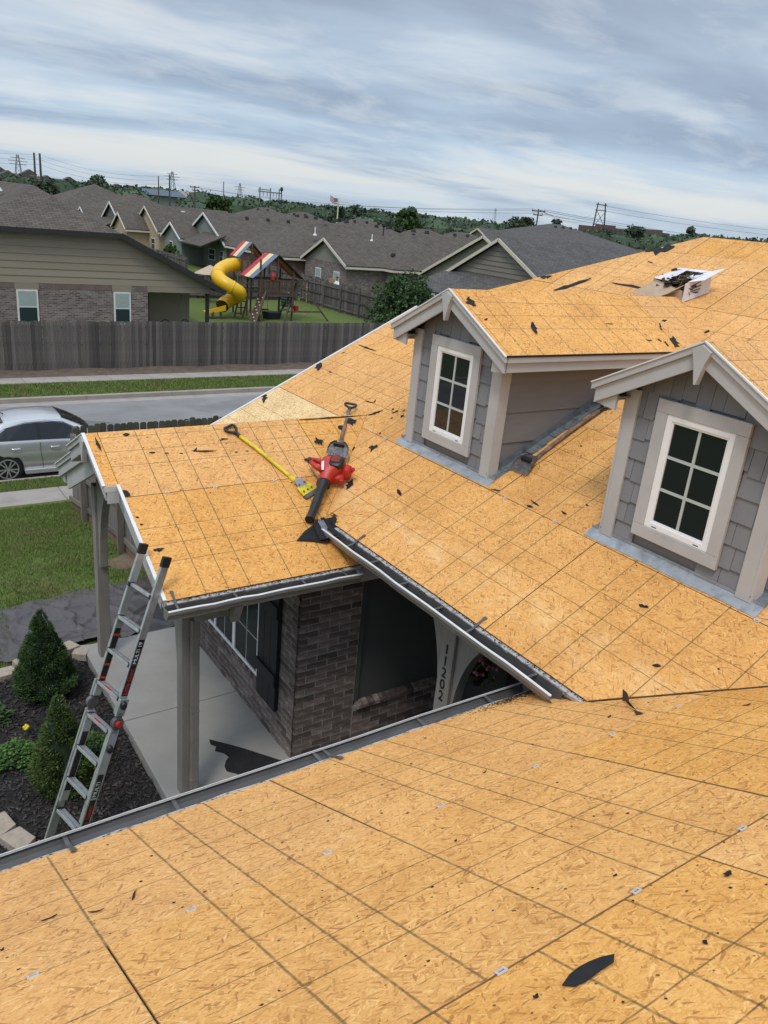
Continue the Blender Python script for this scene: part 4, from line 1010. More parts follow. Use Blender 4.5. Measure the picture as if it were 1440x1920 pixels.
SC_M = [(1.919, 1.007, 1.836, 1.076, 0.14), (1.463, 0.41, 1.555, 0.546, 0.08), (2.544, 1.418, 2.454, 1.579, 0.055), (2.28, 1.59, 2.264, 1.674, 0.04), (2.036, 1.238, 2.053, 1.265, 0.03), (2.102, 0.928, 2.055, 0.861, 0.04), (2.199, 1.682, 2.191, 1.723, 0.03), (2.191, 1.51, 2.202, 1.542, 0.03), (2.131, 1.616, 2.089, 1.625, 0.06), (4.374, 2.495, 3.905, 2.492, 0.03), (2.886, 1.602, 2.729, 1.625, 0.02), (2.718, 1.617, 2.762, 1.689, 0.02), (-0.341, 1.246, -0.412, 1.256, 0.03), (-0.658, 1.352, -0.736, 1.342, 0.02), (-1.906, 0.873, -1.976, 0.892, 0.04), (-2.338, 0.494, -2.388, 0.523, 0.03), (0.964, 0.717, 0.844, 0.67, 0.05), (2.751, 4.693, 2.475, 5.129, 0.13), (2.123, 5.114, 1.401, 5.107, 0.06), (2.349, 6.028, 2.023, 6.216, 0.3), (3.277, 4.962, 3.137, 5.051, 0.16), (0.132, 1.229, 0.033, 1.261, 0.03), (-0.105, 2.174, -0.135, 2.171, 0.02), (-0.769, 1.536, -0.812, 1.529, 0.02), (0.619, 1.447, 0.568, 1.445, 0.02), (-0.313, 1.319, -0.45, 1.298, 0.02), (2.878, 3.188, 2.825, 3.179, 0.02), (2.1, 5.782, 1.983, 5.744, 0.03), (0.21, 4.409, 0.195, 4.477, 0.05), (2.342, 1.635, 2.365, 1.675, 0.03), (4.413, 2.222, 4.388, 2.28, 0.03), (4.109, 1.822, 4.039, 1.822, 0.03)]
SC_D = [(1.114, 0.854, 1.112, 0.714, 0.12), (1.67, 0.493, 1.585, 0.307, 0.07), (3.559, 0.498, 3.457, 0.349, 0.03), (3.553, 0.258, 3.41, 0.081, 0.1), (3.265, 0.225, 3.282, 0.18, 0.05), (2.689, 0.483, 2.803, 0.475, 0.02), (3.632, 0.536, 3.734, 0.546, 0.03), (3.063, 0.218, 3.138, 0.191, 0.02), (1.098, 0.521, 1.147, 0.545, 0.03), (3.342, 0.188, 3.316, 0.1, 0.04)]
SC_F = [(-2.299, 2.62, -2.117, 2.655, 0.105), (0.068, 0.832, -0.023, 1.089, 0.1), (-3.067, 0.922, -3.032, 0.839, 0.012), (-3.234, 0.873, -3.174, 0.906, 0.01), (-3.395, 0.781, -3.334, 0.778, 0.01), (-1.494, 2.603, -1.46, 2.603, 0.03), (-3.564, 0.905, -3.549, 0.901, 0.02), (-0.074, 1.058, -0.079, 1.125, 0.02), (-2.398, 2.601, -2.38, 2.603, 0.022), (-1.878, 2.783, -1.863, 2.787, 0.02), (-1.723, 2.309, -1.703, 2.309, 0.012), (0.297, 1.536, 0.342, 1.558, 0.02), (-1.271, 1.044, -1.249, 1.05, 0.012), (-0.211, 0.969, -0.186, 0.972, 0.02), (-1.893, 1.596, -1.876, 1.593, 0.012)]

LAB = {'P': ('small torn black felt scrap on the porch roof sheathing', 'felt scraps on the porch roof'),
       'M': ('small torn black felt scrap on the main roof sheathing', 'felt scraps on the main roof'),
       'D': ('small torn black felt scrap on the farther dormer roof', 'felt scraps on the farther dormer'),
       'F': ('small torn black felt sliver on the near roof slope', 'felt slivers on the near slope')}
SPECIAL = {('P', 1): 'thin black felt strip near the porch roof gable edge', ('P', 5): 'long thin felt strip lying mid way up the porch roof', ('P', 7): 'dark felt sliver near the lower porch rake beside ladder',
           ('P', 8): 'black felt triangle at the step in the porch rake', ('P', 11): 'jagged black felt scrap left of the wooden handled shovel', ('P', 12): 'small square felt chip above the red blower',
           ('P', 18): 'long dark batten strip along the porch ridge under the shovel handle', ('P', 19): 'jagged felt piece right under the wooden shovel handle', ('P', 20): 'forked felt piece left of the wooden shovel handle',
           ('M', 0): 'star shaped black felt scrap between blower and dormer', ('M', 1): 'ragged felt piece right of the red blower', ('M', 17): 'large tapering black felt streak high on the main roof', ('M', 18): 'long dark felt strip running into the carton',
           ('M', 19): 'wide black felt patch on the hip edge near the ridge', ('M', 20): 'black felt patch on the hip edge behind farther dormer',
           ('D', 0): 'jagged felt piece by the peak of the farther dormer', ('D', 1): 'leaf shaped felt sliver mid way on the farther dormer roof', ('D', 3): 'curled felt piece low in the farther dormer valley',
           ('F', 0): 'large black leaf shaped felt piece in the near foreground', ('F', 1): 'curled brown black felt piece beside the valley'}
def img_x(p): d = Vector(p)-cam.matrix_world.translation; return d.dot(r2)/d.dot(fw)
ORDW = ('first', 'second', 'third', 'fourth', 'fifth', 'sixth', 'seventh', 'eighth', 'ninth', 'tenth', 'eleventh', 'twelfth', 'thirteenth', 'fourteenth')
PEND = []
for key, pl, L in (('P', PP, SC_P), ('M', PM, SC_M), ('D', PD1, SC_D), ('F', PF, SC_F)):
    for i, (a, b, c, d, w) in enumerate(L):
        big = (key, i) in SPECIAL
        if (key, i) == ('F', 0):
            # big leaf in the foreground, folded up along one edge
            lf = [(-2.304, 2.621), (-2.257, 2.605), (-2.219, 2.605), (-2.183, 2.613), (-2.144, 2.629), (-2.111, 2.65), (-2.131, 2.663), (-2.179, 2.657), (-2.245, 2.66), (-2.284, 2.651)]
            m = MB(); hh = [.003, .006, .010, .014, .018, .020, .010, .006, .004, .003]; m.prism([PF.at(u, v, z) for (u, v), z in zip(lf, hh)], PF.N*.002); o = m.build('felt_scrap', 'felt')
        elif (key, i) == ('F', 1): m = MB(); m.prism([PF.at(u, v, z) for u, v, z in ((.10, .82, .004), (.14, .80, .07), (.10, .87, .06), (.04, .93, .055), (-.03, .99, .05), (-.05, 1.06, .004), (-.03, 1.02, .01), (.0, .96, .012), (.03, .93, .004), (.06, .88, .02))], V(-.004, -.003, .003)); m.prism([PF.at(u, v, .004) for u, v in ((-.03, 1.0), (-.07, 1.12), (-.11, 1.10), (-.05, 1.04))], PF.N*.003); o = m.build('felt_scrap', 'felt_brown')
        else: o = scrap(pl, a, b, c, d, w, i*7+ord(key), 'felt', .004, .02 if big else .008, spiky=.6 if w > .09 else .35)
        if big: tag(o, SPECIAL[(key, i)], 'felt scrap')
        else: tag(o, 'torn black felt scrap', 'felt scrap', LAB[key][1]); PEND.append((key, pl.at((a+c)/2, (b+d)/2), o))
def region(key, p):
    if key == 'P': return 'on upper half of porch roof' if p.y > 1.75 else 'on lower half of porch roof'
    if key == 'F': return 'on the near roof slope'
    if key == 'D': return 'on the farther dormer roof'
    if p.x > 2.9: return 'high on main roof near ridge'
    if p.y > 2.2: return 'on main roof beyond porch ridge'
    if p.y > .25: return 'on main roof left of farther dormer'
    return 'on main roof below and between dormers'
REG = {}
for key, p, o in PEND: REG.setdefault(region(key, p), []).append((img_x(p), o))
for rg_, L in REG.items():
    L.sort(key=lambda q: q[0])
    for i, (_, o) in enumerate(L): o['label'] = 'small felt scrap %s, %s from left' % (rg_, ORDW[i])
# felt curled over the rake edge, two pieces
tag(scrap(PM, 4.30, 1.76, 4.52, 1.92, .11, 3), 'black felt flap folded over the far rake edge, upper piece', 'felt scrap')
tag(scrap(PM, 4.30, .86, 4.53, 1.02, .10, 8), 'black felt flap folded over the far rake edge, lower piece', 'felt scrap')
# fine crumbs nobody could count
mb = MB()
for pl, (u0, u1, v0, v1), n in ((PF, (-3.6, 1.5, .05, 3.6), 330), (PM, (-4, 4.4, .05, 6.0), 420), (PP, (-1.8, .7, .03, 2.1), 170), (PD1, (1.02, 3.4, .05, .98), 60)):
    for k in range(n):
        u, v = RN.uniform(u0, u1), RN.uniform(v0, v1); l = RN.choice((.003, .004, .005, .007, .011)); a = RN.uniform(0, 6.28)
        q = [pl.at(u+l*math.cos(a+t)*RN.uniform(.5, 1.1), v+l*math.sin(a+t)*RN.uniform(.4, 1), .002) for t in (0, 1.5, 3.1, 4.6)]
        mb.poly(q); mb.poly([p-pl.N*.004 for p in q[::-1]])
for k in range(700):   # granules washed to the gutter corner on the near slope
    u = RN.gauss(-.05, .22); v = abs(RN.gauss(.0, .06))+.005
    if u > .3: continue
    l = RN.uniform(.003, .008); a = RN.uniform(0, 6.28); mb.poly([PF.at(u+l*math.cos(a+t), v+l*math.sin(a+t), .0025) for t in (0, 1.5, 3.1, 4.6)])
for y0, n, pl, U0, U1 in ((0, 380, PF, -4, .3), (0, 200, PM, -2.2, 1.2), (0, 160, PP, -1.8, .1)):
    for k in range(n):
        u = RN.uniform(U0, U1); v = -abs(RN.gauss(0, .012)); l = RN.uniform(.003, .01); a = RN.uniform(0, 6.28)
        mb.poly([pl.at(u+l*math.cos(a+t), v+l*.6*math.sin(a+t), -.006) for t in (0, 1.5, 3.1, 4.6)])
o = mb.build('roof_debris', 'felt', kind='stuff'); o['label'] = 'fine black shingle crumbs scattered over the sheathing'; o['category'] = 'debris'
# chunk of old felt and flashing at the end of the main gutter
fg = thing('felt_bundle', 'wedge of black felt and bent flashing under the blower nozzle at the gutter end', 'felt scrap', PP.at(-.15, .45))
mb = MB()
pts = [(-.43, .40), (-.30, .50), (-.14, .56), (.02, .52), (.03, .36), (-.16, .30), (-.28, .36)]
mb.prism([PP.at(u, v, .012+.03*(u > -.2)) for u, v in pts], -PP.N*.008); mb.build('felt_sheet', 'felt', fg)
for k in range(3): mb = MB(); mb.prism([PP.at(-.22+k*.07, .33, .05+.012*k), PP.at(-.10+k*.07, .32, .06+.012*k), PP.at(-.06+k*.06, .57, .05+.012*k), PP.at(-.2+k*.06, .56, .045+.012*k)], PP.N*.004); mb.build('bent_flashing', 'flash_lead' if k % 2 else 'felt', fg)
mb = MB()
for k in range(26):
    c = PP.at(RN.uniform(-.12, .10), RN.uniform(.30, .62), RN.uniform(.01, .09)); a = V(RN.uniform(-1, 1), RN.uniform(-1, 1), RN.uniform(-.6, .6)).normalized()*RN.uniform(.02, .06); b = a.cross(V(.2, .4, 1)).normalized()*RN.uniform(.015, .04); mb.poly([c-a, c+b, c+a, c-b])
mb.build('shreds', 'felt', fg)

# ================================================================== tools
def d_grip(mb, e, a, n, w=.068, l=.095, r=.015):
    s = a.cross(n).normalized()
    pts = [e+a*.13, e+a*.105+s*.008, e+a*.06+s*w*.85, e+a*.015+s*w, e+s*w*.8, e, e-s*w*.8, e+a*.015-s*w, e+a*.06-s*w*.85, e+a*.105-s*.008, e+a*.13]
    mb.tube(pts, r, 7)
    mb.tube([e+a*.10, e+a*.15, e+a*.20], [.021, .021, .018], 8)
def shovel(label, g, h, n, style):
    """g grip end, h cutting edge, n surface normal"""
    g, h = Vector(g), Vector(h); a = (h-g).normalized(); n = (n-a*n.dot(a)).normalized(); s = a.cross(n).normalized(); L = (h-g).length
    t = thing('roofing_shovel', label, 'shovel', h)
    mb = MB(); d_grip(mb, g, a, n); mb.build('grip', 'plastic_black', t, smooth=True)
    sh0, sh1 = g+a*.17, h-a*.30
    k = 10; mb = MB(); mb.tube([sh0+(sh1-sh0)*(i/k)+n*(.012*math.sin(math.pi*i/k)) for i in range(k+1)], .0195, 8)
    mb.build('shaft', 'yellow_fibre' if style == 'yellow' else 'shaft_wood', t, smooth=True)
    if style == 'yellow':
        MB().tube([sh1-a*.03, sh1+a*.08], [.022, .027], 8).build('socket', 'yellow_fibre', t)
        mb = MB(); mb.prism([sh1+a*.06-s*.045+n*.03, sh1+a*.06+s*.045+n*.03, h-a*.14+s*.065+n*.012, h-a*.14-s*.065+n*.012], n*.012); mb.build('bracket', 'steel_zinc', t)
        for q in (-.04, .04): MB().tube([h-a*.165+s*q+n*.03, h-a*.165+s*q+n*.036], .011, 6).build('bolt', 'old_steel', t)
        w0, w1 = .085, .105
        bl = MB(); bl.prism([h-a*.155-s*w0+n*.018, h-a*.155+s*w0+n*.018, h-a*.045+s*w1+n*.006, h-a*.045-s*w1+n*.006], n*.005); b = bl.build('blade', 'yellow_fibre', t)
        mb = MB(); mb.prism([h-a*.045-s*w1+n*.012, h-a*.045+s*w1+n*.012, h-a*.045+s*w1-n*.012, h-a*.045-s*w1-n*.012], a*.045); mb.build('steel_edge', 'old_steel', b)
        for q in (-.06, 0, .06): MB().tube([h-a*.08+s*q+n*.018, h-a*.08+s*q+n*.024], .012, 6).build('bolt', 'old_steel', b)
    else:
        mb = MB(); mb.tube([sh1-a*.02, sh1+a*.05, h-a*.20], [.021, .024, .032], 8, flat=.7); mb.build('socket', 'old_steel', t)
        w0, w1 = .055, .118
        st = [(0.23, .03, w0*.6), (0.19, .045, w0+.01), (.13, .045, w1*.84), (.07, .026, w1*.97), (.0, .004, w1)]
        rings = []
        for q, hh, w in st:
            c = h-a*q+n*hh; lip = .020 if q > .05 else .0
            rings.append([c-s*w+n*lip, c-s*w*.93, c+s*w*.93, c+s*w+n*lip, c+s*w*.93-n*.004, c-s*w*.93-n*.004])
        bl = MB().loft(rings); b = bl.build('blade', 'old_steel', t)
        mb = MB()
        for k in range(9):
            c = h+s*(w1*(-.9+.225*k)); mb.prism([c-s*.009+n*.005, c+s*.009+n*.005, c+s*.004+a*.016+n*.004, c-s*.004+a*.016+n*.004], -n*.003)
        mb.build('teeth', 'steel_zinc', b)
        MB().prism([h-a*.15-s*.05-n*.0, h-a*.15+s*.05, h-a*.11+s*.06, h-a*.11-s*.06], n*.075).build('fulcrum', 'plastic_black', b)
    return t
shovel('yellow handled roofing shovel lying across the porch roof', PP.at(-.50, 2.04, .025), PP.at(.0, .94, .014), PP.N, 'yellow')
shovel('wooden handled roofing shovel standing over the porch ridge behind the blower', (1.22, 2.86, .70), (.50, 1.93, .40), (PP.N+PM.N*.4).normalized(), 'wood')
shovel('wooden handled roofing shovel lying along the farther dormer side wall', PM.at(.13, 2.86, .03), PM.at(.09, 1.55, .02), PM.N, 'wood')

# leaf blower
bl = thing('leaf_blower', 'red and black leaf blower lying in the porch valley', 'leaf blower', (.25, 1.62, .20))
c = V(.40, 1.80, .385); tx = V(-.22, 1.182, .036)
td = V(.112, 1.525, .262); tdir = (tx-td).normalized(); c = td-tdir*.25+V(0, 0, .035)
k = 10; mb = MB(); mb.tube([td+(tx-td)*(i/k)-V(0, 0, .02*math.sin(math.pi*i/k)) for i in range(k+1)], [.058, .053, .049, .047, .046, .050, .046, .044, .043, .042, .046], 14, cap=False); mb.build('nozzle_tube', 'plastic_black', bl, smooth=True)
mb = MB(); mb.tube([tx+tdir*.0, tx-tdir*.06], [.039, .034], 12); mb.build('nozzle_mouth', 'car_dark', bl)
side = tdir.cross(V(0, 0, 1)).normalized(); upn = side.cross(tdir).normalized(); side = -side
c = td-tdir*.205+V(0, 0, .012); SB = .84
B = lambda f, s_, u_: c-tdir*f*SB+side*s_*SB+upn*u_*SB
S16 = [2*math.pi*i/18 for i in range(18)]
def sq(q, r, fx=1.0, fz=1.0):      # rounded-square section
    cq, sq_ = math.cos(q), math.sin(q); k = (abs(cq)**3.2+abs(sq_)**3.2)**(-1/3.2); return r*fx*cq*k, r*fz*sq_*k
def secs(L, e=0):
    return [[B(f, os_+sq(q, r, fx, fz)[0], ou+sq(q, r, fx, fz)[1]) for q in S16] for f, r, fx, fz, os_, ou in L]
# volute running from the tube collar into the engine housing
mb = MB().loft(secs([(-.235, .062, 1, 1, 0, -.035), (-.17, .070, 1, 1, 0, -.03), (-.10, .092, 1.0, 1.0, .01, -.015), (-.03, .115, 1.1, .95, .025, 0), (.05, .125, 1.25, .9, .04, 0), (.12, .118, 1.3, .86, .045, 0), (.165, .085, 1.3, .8, .045, -.01), (.178, .04, 1.3, .8, .045, -.01)])); mb.build('fan_housing', 'plastic_red', bl, smooth=True, sm_ang=50)
mb = MB().loft(secs([(-.05, .06, 1, .5, .10, .085), (-.02, .088, 1.0, .5, .10, .088), (.06, .095, 1.0, .5, .10, .085), (.12, .088, 1.0, .5, .10, .080), (.145, .05, 1, .5, .10, .075)])); tcv = mb.build('top_cover', 'plastic_black', bl, smooth=True, sm_ang=50)
mb = MB(); mb.tube([B(.05, .09, .10), B(.05, .09, .139)], [.066, .060], 18); mb.build('intake_rim', 'plastic_black', tcv)
for i in range(6): m = MB(); m.tube([B(.05-.045+i*.018, .09-.05, .141), B(.05-.045+i*.018, .09+.05, .141)], .0035, 5); m.build('intake_slat', 'red_label', tcv)
mb = MB(); mb.tube([B(-.10, -.05, .05), B(-.09, -.12, .085), B(-.04, -.19, .085), B(.03, -.235, .06), B(.09, -.235, .02), B(.13, -.17, -.02), B(.12, -.08, -.03)], [.030, .027, .025, .026, .028, .030, .034], 10); mb.build('handle', 'plastic_red', bl, smooth=True)
mb = MB(); mb.tube([B(-.01, -.225, .085), B(.05, -.25, .065)], .026, 8); mb.build('throttle', 'plastic_black', bl, smooth=True)
mb = MB().loft(secs([(-.02, .05, 1.1, 1.2, .20, -.08), (.0, .07, 1.1, 1.2, .20, -.07), (.10, .075, 1.1, 1.2, .20, -.07), (.13, .05, 1.1, 1.2, .20, -.08)])); mb.build('fuel_tank', 'plastic_red', bl, smooth=True, sm_ang=50)
mb = MB().loft(secs([(-.10, .05, 1.3, .9, .10, -.09), (-.06, .062, 1.5, .9, .11, -.09), (.05, .066, 1.6, .9, .12, -.09), (.08, .05, 1.5, .9, .12, -.09)])); mb.build('stand', 'plastic_red', bl, smooth=True, sm_ang=50)
for q in (.05, .16): MB().hexa([B(-.125, q, -.135), B(-.125, q+.05, -.135), B(-.08, q+.05, -.135), B(-.08, q, -.135), B(-.115, q, -.06), B(-.115, q+.05, -.06), B(-.07, q+.05, -.06), B(-.07, q, -.06)]).build('foot', 'plastic_red', bl, bevel=.006)
MB().tube([B(.05, .275, -.03), B(.04, .31, .01)], .022, 10).build('fuel_cap', 'plastic_red', bl)
MB().tube([B(-.26, 0, -.04), B(-.21, 0, -.035)], [.074, .072], 16).build('tube_collar', 'plastic_black', bl, smooth=True)
mb = MB(); mb.prism([B(-.12, -.055, .078), B(-.12, -.02, .082), B(-.0, -.045, .116), B(-.0, -.078, .105)], upn*.004); mb.build('maker_label', 'white_label', bl)

# carton of shingle debris near the ridge
E1, E2, E3 = PM.U, PM.Vv, PM.N
bo = PM.at(.90, 4.90, .012)
def BX(a, b, h):
    j = .012*math.sin(a*7.3+b*4.1+h*23); k = .012*math.cos(a*5.1-b*6.7+h*31)
    return bo+E1*(a*.44+j)+(E2*.94-E1*.34)*(b*.35+k)+V(0, 0, 1)*(h*.9+j*.8)+E3*h*.1
cx_ = thing('carton', 'torn open white carton full of debris near the main ridge', 'box', bo)
T = .006
H0 = .225
for n_, (p, q), m in (('side_panel', ((0, 0), (1, 0)), 'carton'), ('end_panel', ((0, 0), (0, 1)), 'carton_white'), ('side_panel', ((1, 1), (1, 0)), 'carton'), ('end_panel', ((0, 1), (1, 1)), 'carton_white')):
    d = BX(*q, 0)-BX(*p, 0); nn = d.cross(V(0, 0, 1)).normalized()*T
    hA = .14 if (p, q) == ((0, 0), (1, 0)) else H0
    mb = MB(); mb.prism([BX(*p, 0), BX(*q, 0), BX(*q, H0), BX(*p, hA if hA < H0 else H0)], nn); mb.build(n_, m, cx_)
MB().prism([BX(0, 0, 0), BX(1, 0, 0), BX(1, 1, 0), BX(0, 1, 0)], E3*.004).build('bottom_panel', 'carton', cx_)
def flap(pts, m): 
    mb = MB(); mb.prism(pts, V(0, 0, .005)); mb.build('flap', m, cx_)
flap([BX(1, .02, H0), BX(1, .98, H0), BX(.55, .85, H0+.02), BX(.6, .12, H0-.01)], 'carton_white')
flap([BX(.02, 1, H0), BX(.98, 1, H0), BX(.9, .74, H0+.015), BX(.1, .76, H0+.02)], 'carton_white')
flap([BX(0, .1, H0), BX(0, .95, H0), BX(-.35, 1.1, H0+.03), BX(-.36, .3, H0+.025)], 'carton_white')
flap([BX(0, .3, H0+.002), BX(0, .98, H0+.002), BX(.28, .95, H0+.012), BX(.22, .38, H0-.01)], 'carton_white')
flap([BX(.1, 0, .15), BX(1.0, 0, .20), BX(1.35, -.42, .10), BX(.45, -.50, .09)], 'carton')
flap([BX(.0, 0, H0-.01), BX(.2, 0, .15), BX(.45, -.40, .10), BX(.22, -.34, .13)], 'carton')
for r_ in range(4): mb = MB(); p0 = BX(-.012, .28, .06+r_*.035); p1 = BX(-.012, .62, .06+r_*.035); mb.bar(p0, p1, .003, .013); mb.build('printed_line', 'print', cx_)
mb = MB()
for k in range(150):
    p = BX(RN.uniform(.06, .94), RN.uniform(.08, .92), RN.uniform(.09, .215)); a = V(RN.uniform(-1, 1), RN.uniform(-1, 1), RN.uniform(-.5, .7)).normalized()*RN.uniform(.03, .085); b = a.cross(V(.2, .3, 1)).normalized()*RN.uniform(.02, .05)
    mb.prism([p-a-b, p+a-b*.7, p+a*.9+b, p-a*.9+b], a.cross(b).normalized()*.005)
o = mb.build('debris_heap', 'shingle_debris', kind='stuff'); o['label'] = 'brown shingle debris heaped inside the open white carton'; o['category'] = 'debris'

# ladder
A = V(-1.9705, 1.0868, -.2617); dl = V(-.347, -.098, -.933).normalized(); el = V(.22, -.976, 0).normalized(); el = (el-dl*el.dot(dl)).normalized(); nl = el.cross(dl).normalized(); WL = .353
if nl.x > 0: nl = -nl
foot_s = 2.745
ld = thing('ladder', 'aluminium folding ladder leaning against the porch roof corner', 'ladder', A+dl*foot_s+el*WL/2)
def rail(s0, s1, off, w, dp, nm='rail'):
    a = A+dl*s0+off; b = A+dl*s1+off; m = MB(); m.bar(a, b, w, dp, nl); return m.build(nm, 'alu', ld, bevel=.004)
for sd, e0 in ((0, V(0, 0, 0)), (1, el*WL)):
    sgn = -1 if sd == 0 else 1
    rail(-.30, 1.02, e0, .026, .072); rail(.88, 1.03, e0+el*sgn*.030, .022, .082, 'outer_rail')
    rail(1.16, 2.0, e0+el*sgn*.0, .026, .072); rail(1.15, foot_s-.03, e0+el*sgn*.030, .022, .082, 'outer_rail')
    MB().bar(A+dl*(-.36)+e0, A+dl*(-.27)+e0, .034, .080, nl).build('end_cap', 'plastic_black', ld, bevel=.006)
    MB().bar(A+dl*(foot_s-.06)+e0+el*sgn*.03, A+dl*(foot_s+.02)+e0+el*sgn*.03, .034, .09, nl).build('foot', 'plastic_black', ld, bevel=.006)
    hc = A+dl*1.09+e0+el*sgn*.03
    m = MB(); m.tube([hc-el*.02, hc+el*.02], .052, 14); m.bar(hc-dl*.09, hc+dl*.09, .022, .05, nl); h = m.build('hinge', 'old_steel', ld)
    MB().tube([hc+el*sgn*.02, hc+el*sgn*.045], .026, 12).build('release_knob', 'plastic_red', h)
    for s_ in (.93, 1.32):
        lc = A+dl*s_+e0+el*sgn*.045; MB().sphere(lc, (.03, .03, .04), 10, 6).build('lock_tab', 'plastic_black', ld, smooth=True)
for k in range(8):
    s_ = k*.2972
    r_ = MB(); a = A+dl*s_+el*.012; b = A+dl*s_+el*(WL-.012)
    offs = (0,) if k == 0 else ((.018, -.022) if k != 4 else (.018, -.022))
    for q in offs: r_.bar(a+nl*(q+.01), b+nl*(q+.01), .032, .026, dl)
    rg = r_.build('rung', 'alu', ld, bevel=.003)
    for e_ in (a, b): MB().bar(e_-el*.012+nl*.01, e_+el*.012+nl*.01, .06, .036, dl).build('rung_collar', 'plastic_black', rg)
    if k in (3, 4): MB().bar(a+el*.10+nl*.030-dl*.014, a+el*.20+nl*.030-dl*.014, .02, .002, dl).build('warning_sticker', 'red_label', rg)
def text(body, size, mat, o, xd, yd, parent, name='lettering', ext=.0006):
    cu = bpy.data.curves.new(name, 'FONT'); cu.body = body; cu.size = size; cu.extrude = ext; cu.align_x = 'LEFT'; cu.align_y = 'CENTER'
    t = bpy.data.objects.new(name+'_src', cu); C.objects.link(t)
    me = bpy.data.meshes.new_from_object(t.evaluated_get(bpy.context.evaluated_depsgraph_get())); bpy.data.objects.remove(t); me.name = name
    me.materials.clear(); me.materials.append(MAT[mat]); ob = bpy.data.objects.new(name, me); C.objects.link(ob)
    z = xd.cross(yd); R3 = Matrix((xd, yd, z)).transposed().to_4x4(); ob.parent = parent
    ob.matrix_local = Matrix.Translation(Vector(o)-ORG.get(parent.name, V(0, 0, 0))) @ R3; return ob
ydir = el.cross(-dl)
def sticker(s0, s1, off, mat, ln=el):
    m = MB(); m.bar(A+dl*s0+off, A+dl*s1+off, .0012, .055, nl); return m.build('sticker', mat, ld)
ro = el*(WL+.0136)
sticker(.36, .58, ro, 'plastic_black'); text('MULTI 19', .047, 'white_label', A+dl*.575+ro+el*.001, -dl, ydir, ld)
sticker(.585, .86, ro+el*.0, 'plastic_black'); text('Little Giant', .051, 'red_label', A+dl*.852+ro+el*.001, -dl, ydir, ld)
ro2 = el*(WL+.0416)
sticker(1.55, 1.76, ro2, 'plastic_black'); text('MULTI', .050, 'white_label', A+dl*1.755+ro2+el*.001, -dl, ydir, ld)
sticker(1.78, 2.10, ro2, 'plastic_black'); text('Little Giant', .058, 'red_label', A+dl*2.095+ro2+el*.001, -dl, ydir, ld)
ri = el*.0137
sticker(.40, .90, ri, 'plastic_black')
for q in (.45, .60, .72, .84): m = MB(); m.bar(A+dl*q+ri+el*.001, A+dl*(q+.02)+ri+el*.001, .0012, .05, nl); m.build('sticker', 'red_label', ld)
sticker(1.35, 1.9, ri, 'plastic_black')

# ================================================================== porch-side ground things
# tarp
tp = [(-2.75, 6.02), (-2.0, 6.12), (-1.44, 6.18), (-.96, 6.23), (-.55, 6.26), (.1, 6.3), (.25, 4.75), (-.4, 4.50), (-1.34, 4.60), (-1.84, 4.62), (-2.45, 4.46), (-2.9, 4.9)]
nx, ny = 110, 70; mb = MB(); idx = {}
def inpoly(x, y, pg):
    c = False; j = len(pg)-1
    for i in range(len(pg)):
        if (pg[i][1] > y) != (pg[j][1] > y) and x < (pg[j][0]-pg[i][0])*(y-pg[i][1])/(pg[j][1]-pg[i][1])+pg[i][0]: c = not c
        j = i
    return c
tpj = [(x, y) for x, y in tp]
def tz(x, y):
    r = 0
    for k, (a, f, ph) in enumerate(((.4, 5.1, 0), (1.3, 6.3, 1.2), (2.2, 4.4, 2.2), (2.8, 7.9, .4))):
        s = math.sin((x*math.cos(a)+y*math.sin(a))*f+ph+1.6*fbm(x*.8, y*.8, k)); r += (1-abs(s))**7*(.045 if k % 2 == 0 else .032)
    edge = .07*math.exp(-((y-4.65)/.16)**2)*(1 if -1.9 < x < -1.1 else .2)
    return gz(y)+.020+r+edge+.004*fbm(x*5, y*5, 3)+.006*(1-abs(math.sin(x*11+y*7+2*fbm(x*2, y*2, 5))))**4+.005*(1-abs(math.sin(x*6-y*13+2*fbm(x*2, y*2, 8))))**4
for j in range(ny+1):
    for i in range(nx+1):
        x = -2.95+3.3*i/nx; y = 4.4+1.95*j/ny
        idx[(i, j)] = len(mb.v); mb.v.append(V(x, y, tz(x, y)))
for j in range(ny):
    for i in range(nx):
        x = -2.95+3.3*(i+.5)/nx; y = 4.4+1.95*(j+.5)/ny
        if inpoly(x, y+.03*math.sin(x*6), tpj): mb.f.append((idx[i, j], idx[i+1, j], idx[i+1, j+1], idx[i, j+1])); mb.uv.append(None); mb.mi.append(0)
tag(mb.build('tarp', 'tarp', smooth=True), 'crumpled dark grey tarp spread on the lawn beyond the far porch post', 'tarp')
# torn felt on the slab
mb = MB(); fp = [(-.955, 1.80), (-.86, 1.69), (-.70, 1.50), (-.45, 1.16), (-.30, .98), (-.40, .80), (-.75, .70), (-.98, .95), (-.97, 1.10), (-.90, 1.14), (-.99, 1.24), (-.98, 1.32), (-.93, 1.40), (-.88, 1.44), (-.90, 1.52), (-.97, 1.60), (-.93, 1.66), (-.97, 1.72)]
mb.prism([(x, y, -2.690+.01*math.sin(x*9+y*5)) for x, y in fp], (0, 0, -.005)); tag(mb.build('felt_sheet', 'felt'), 'large torn black felt sheet lying on the concrete porch slab', 'felt sheet')
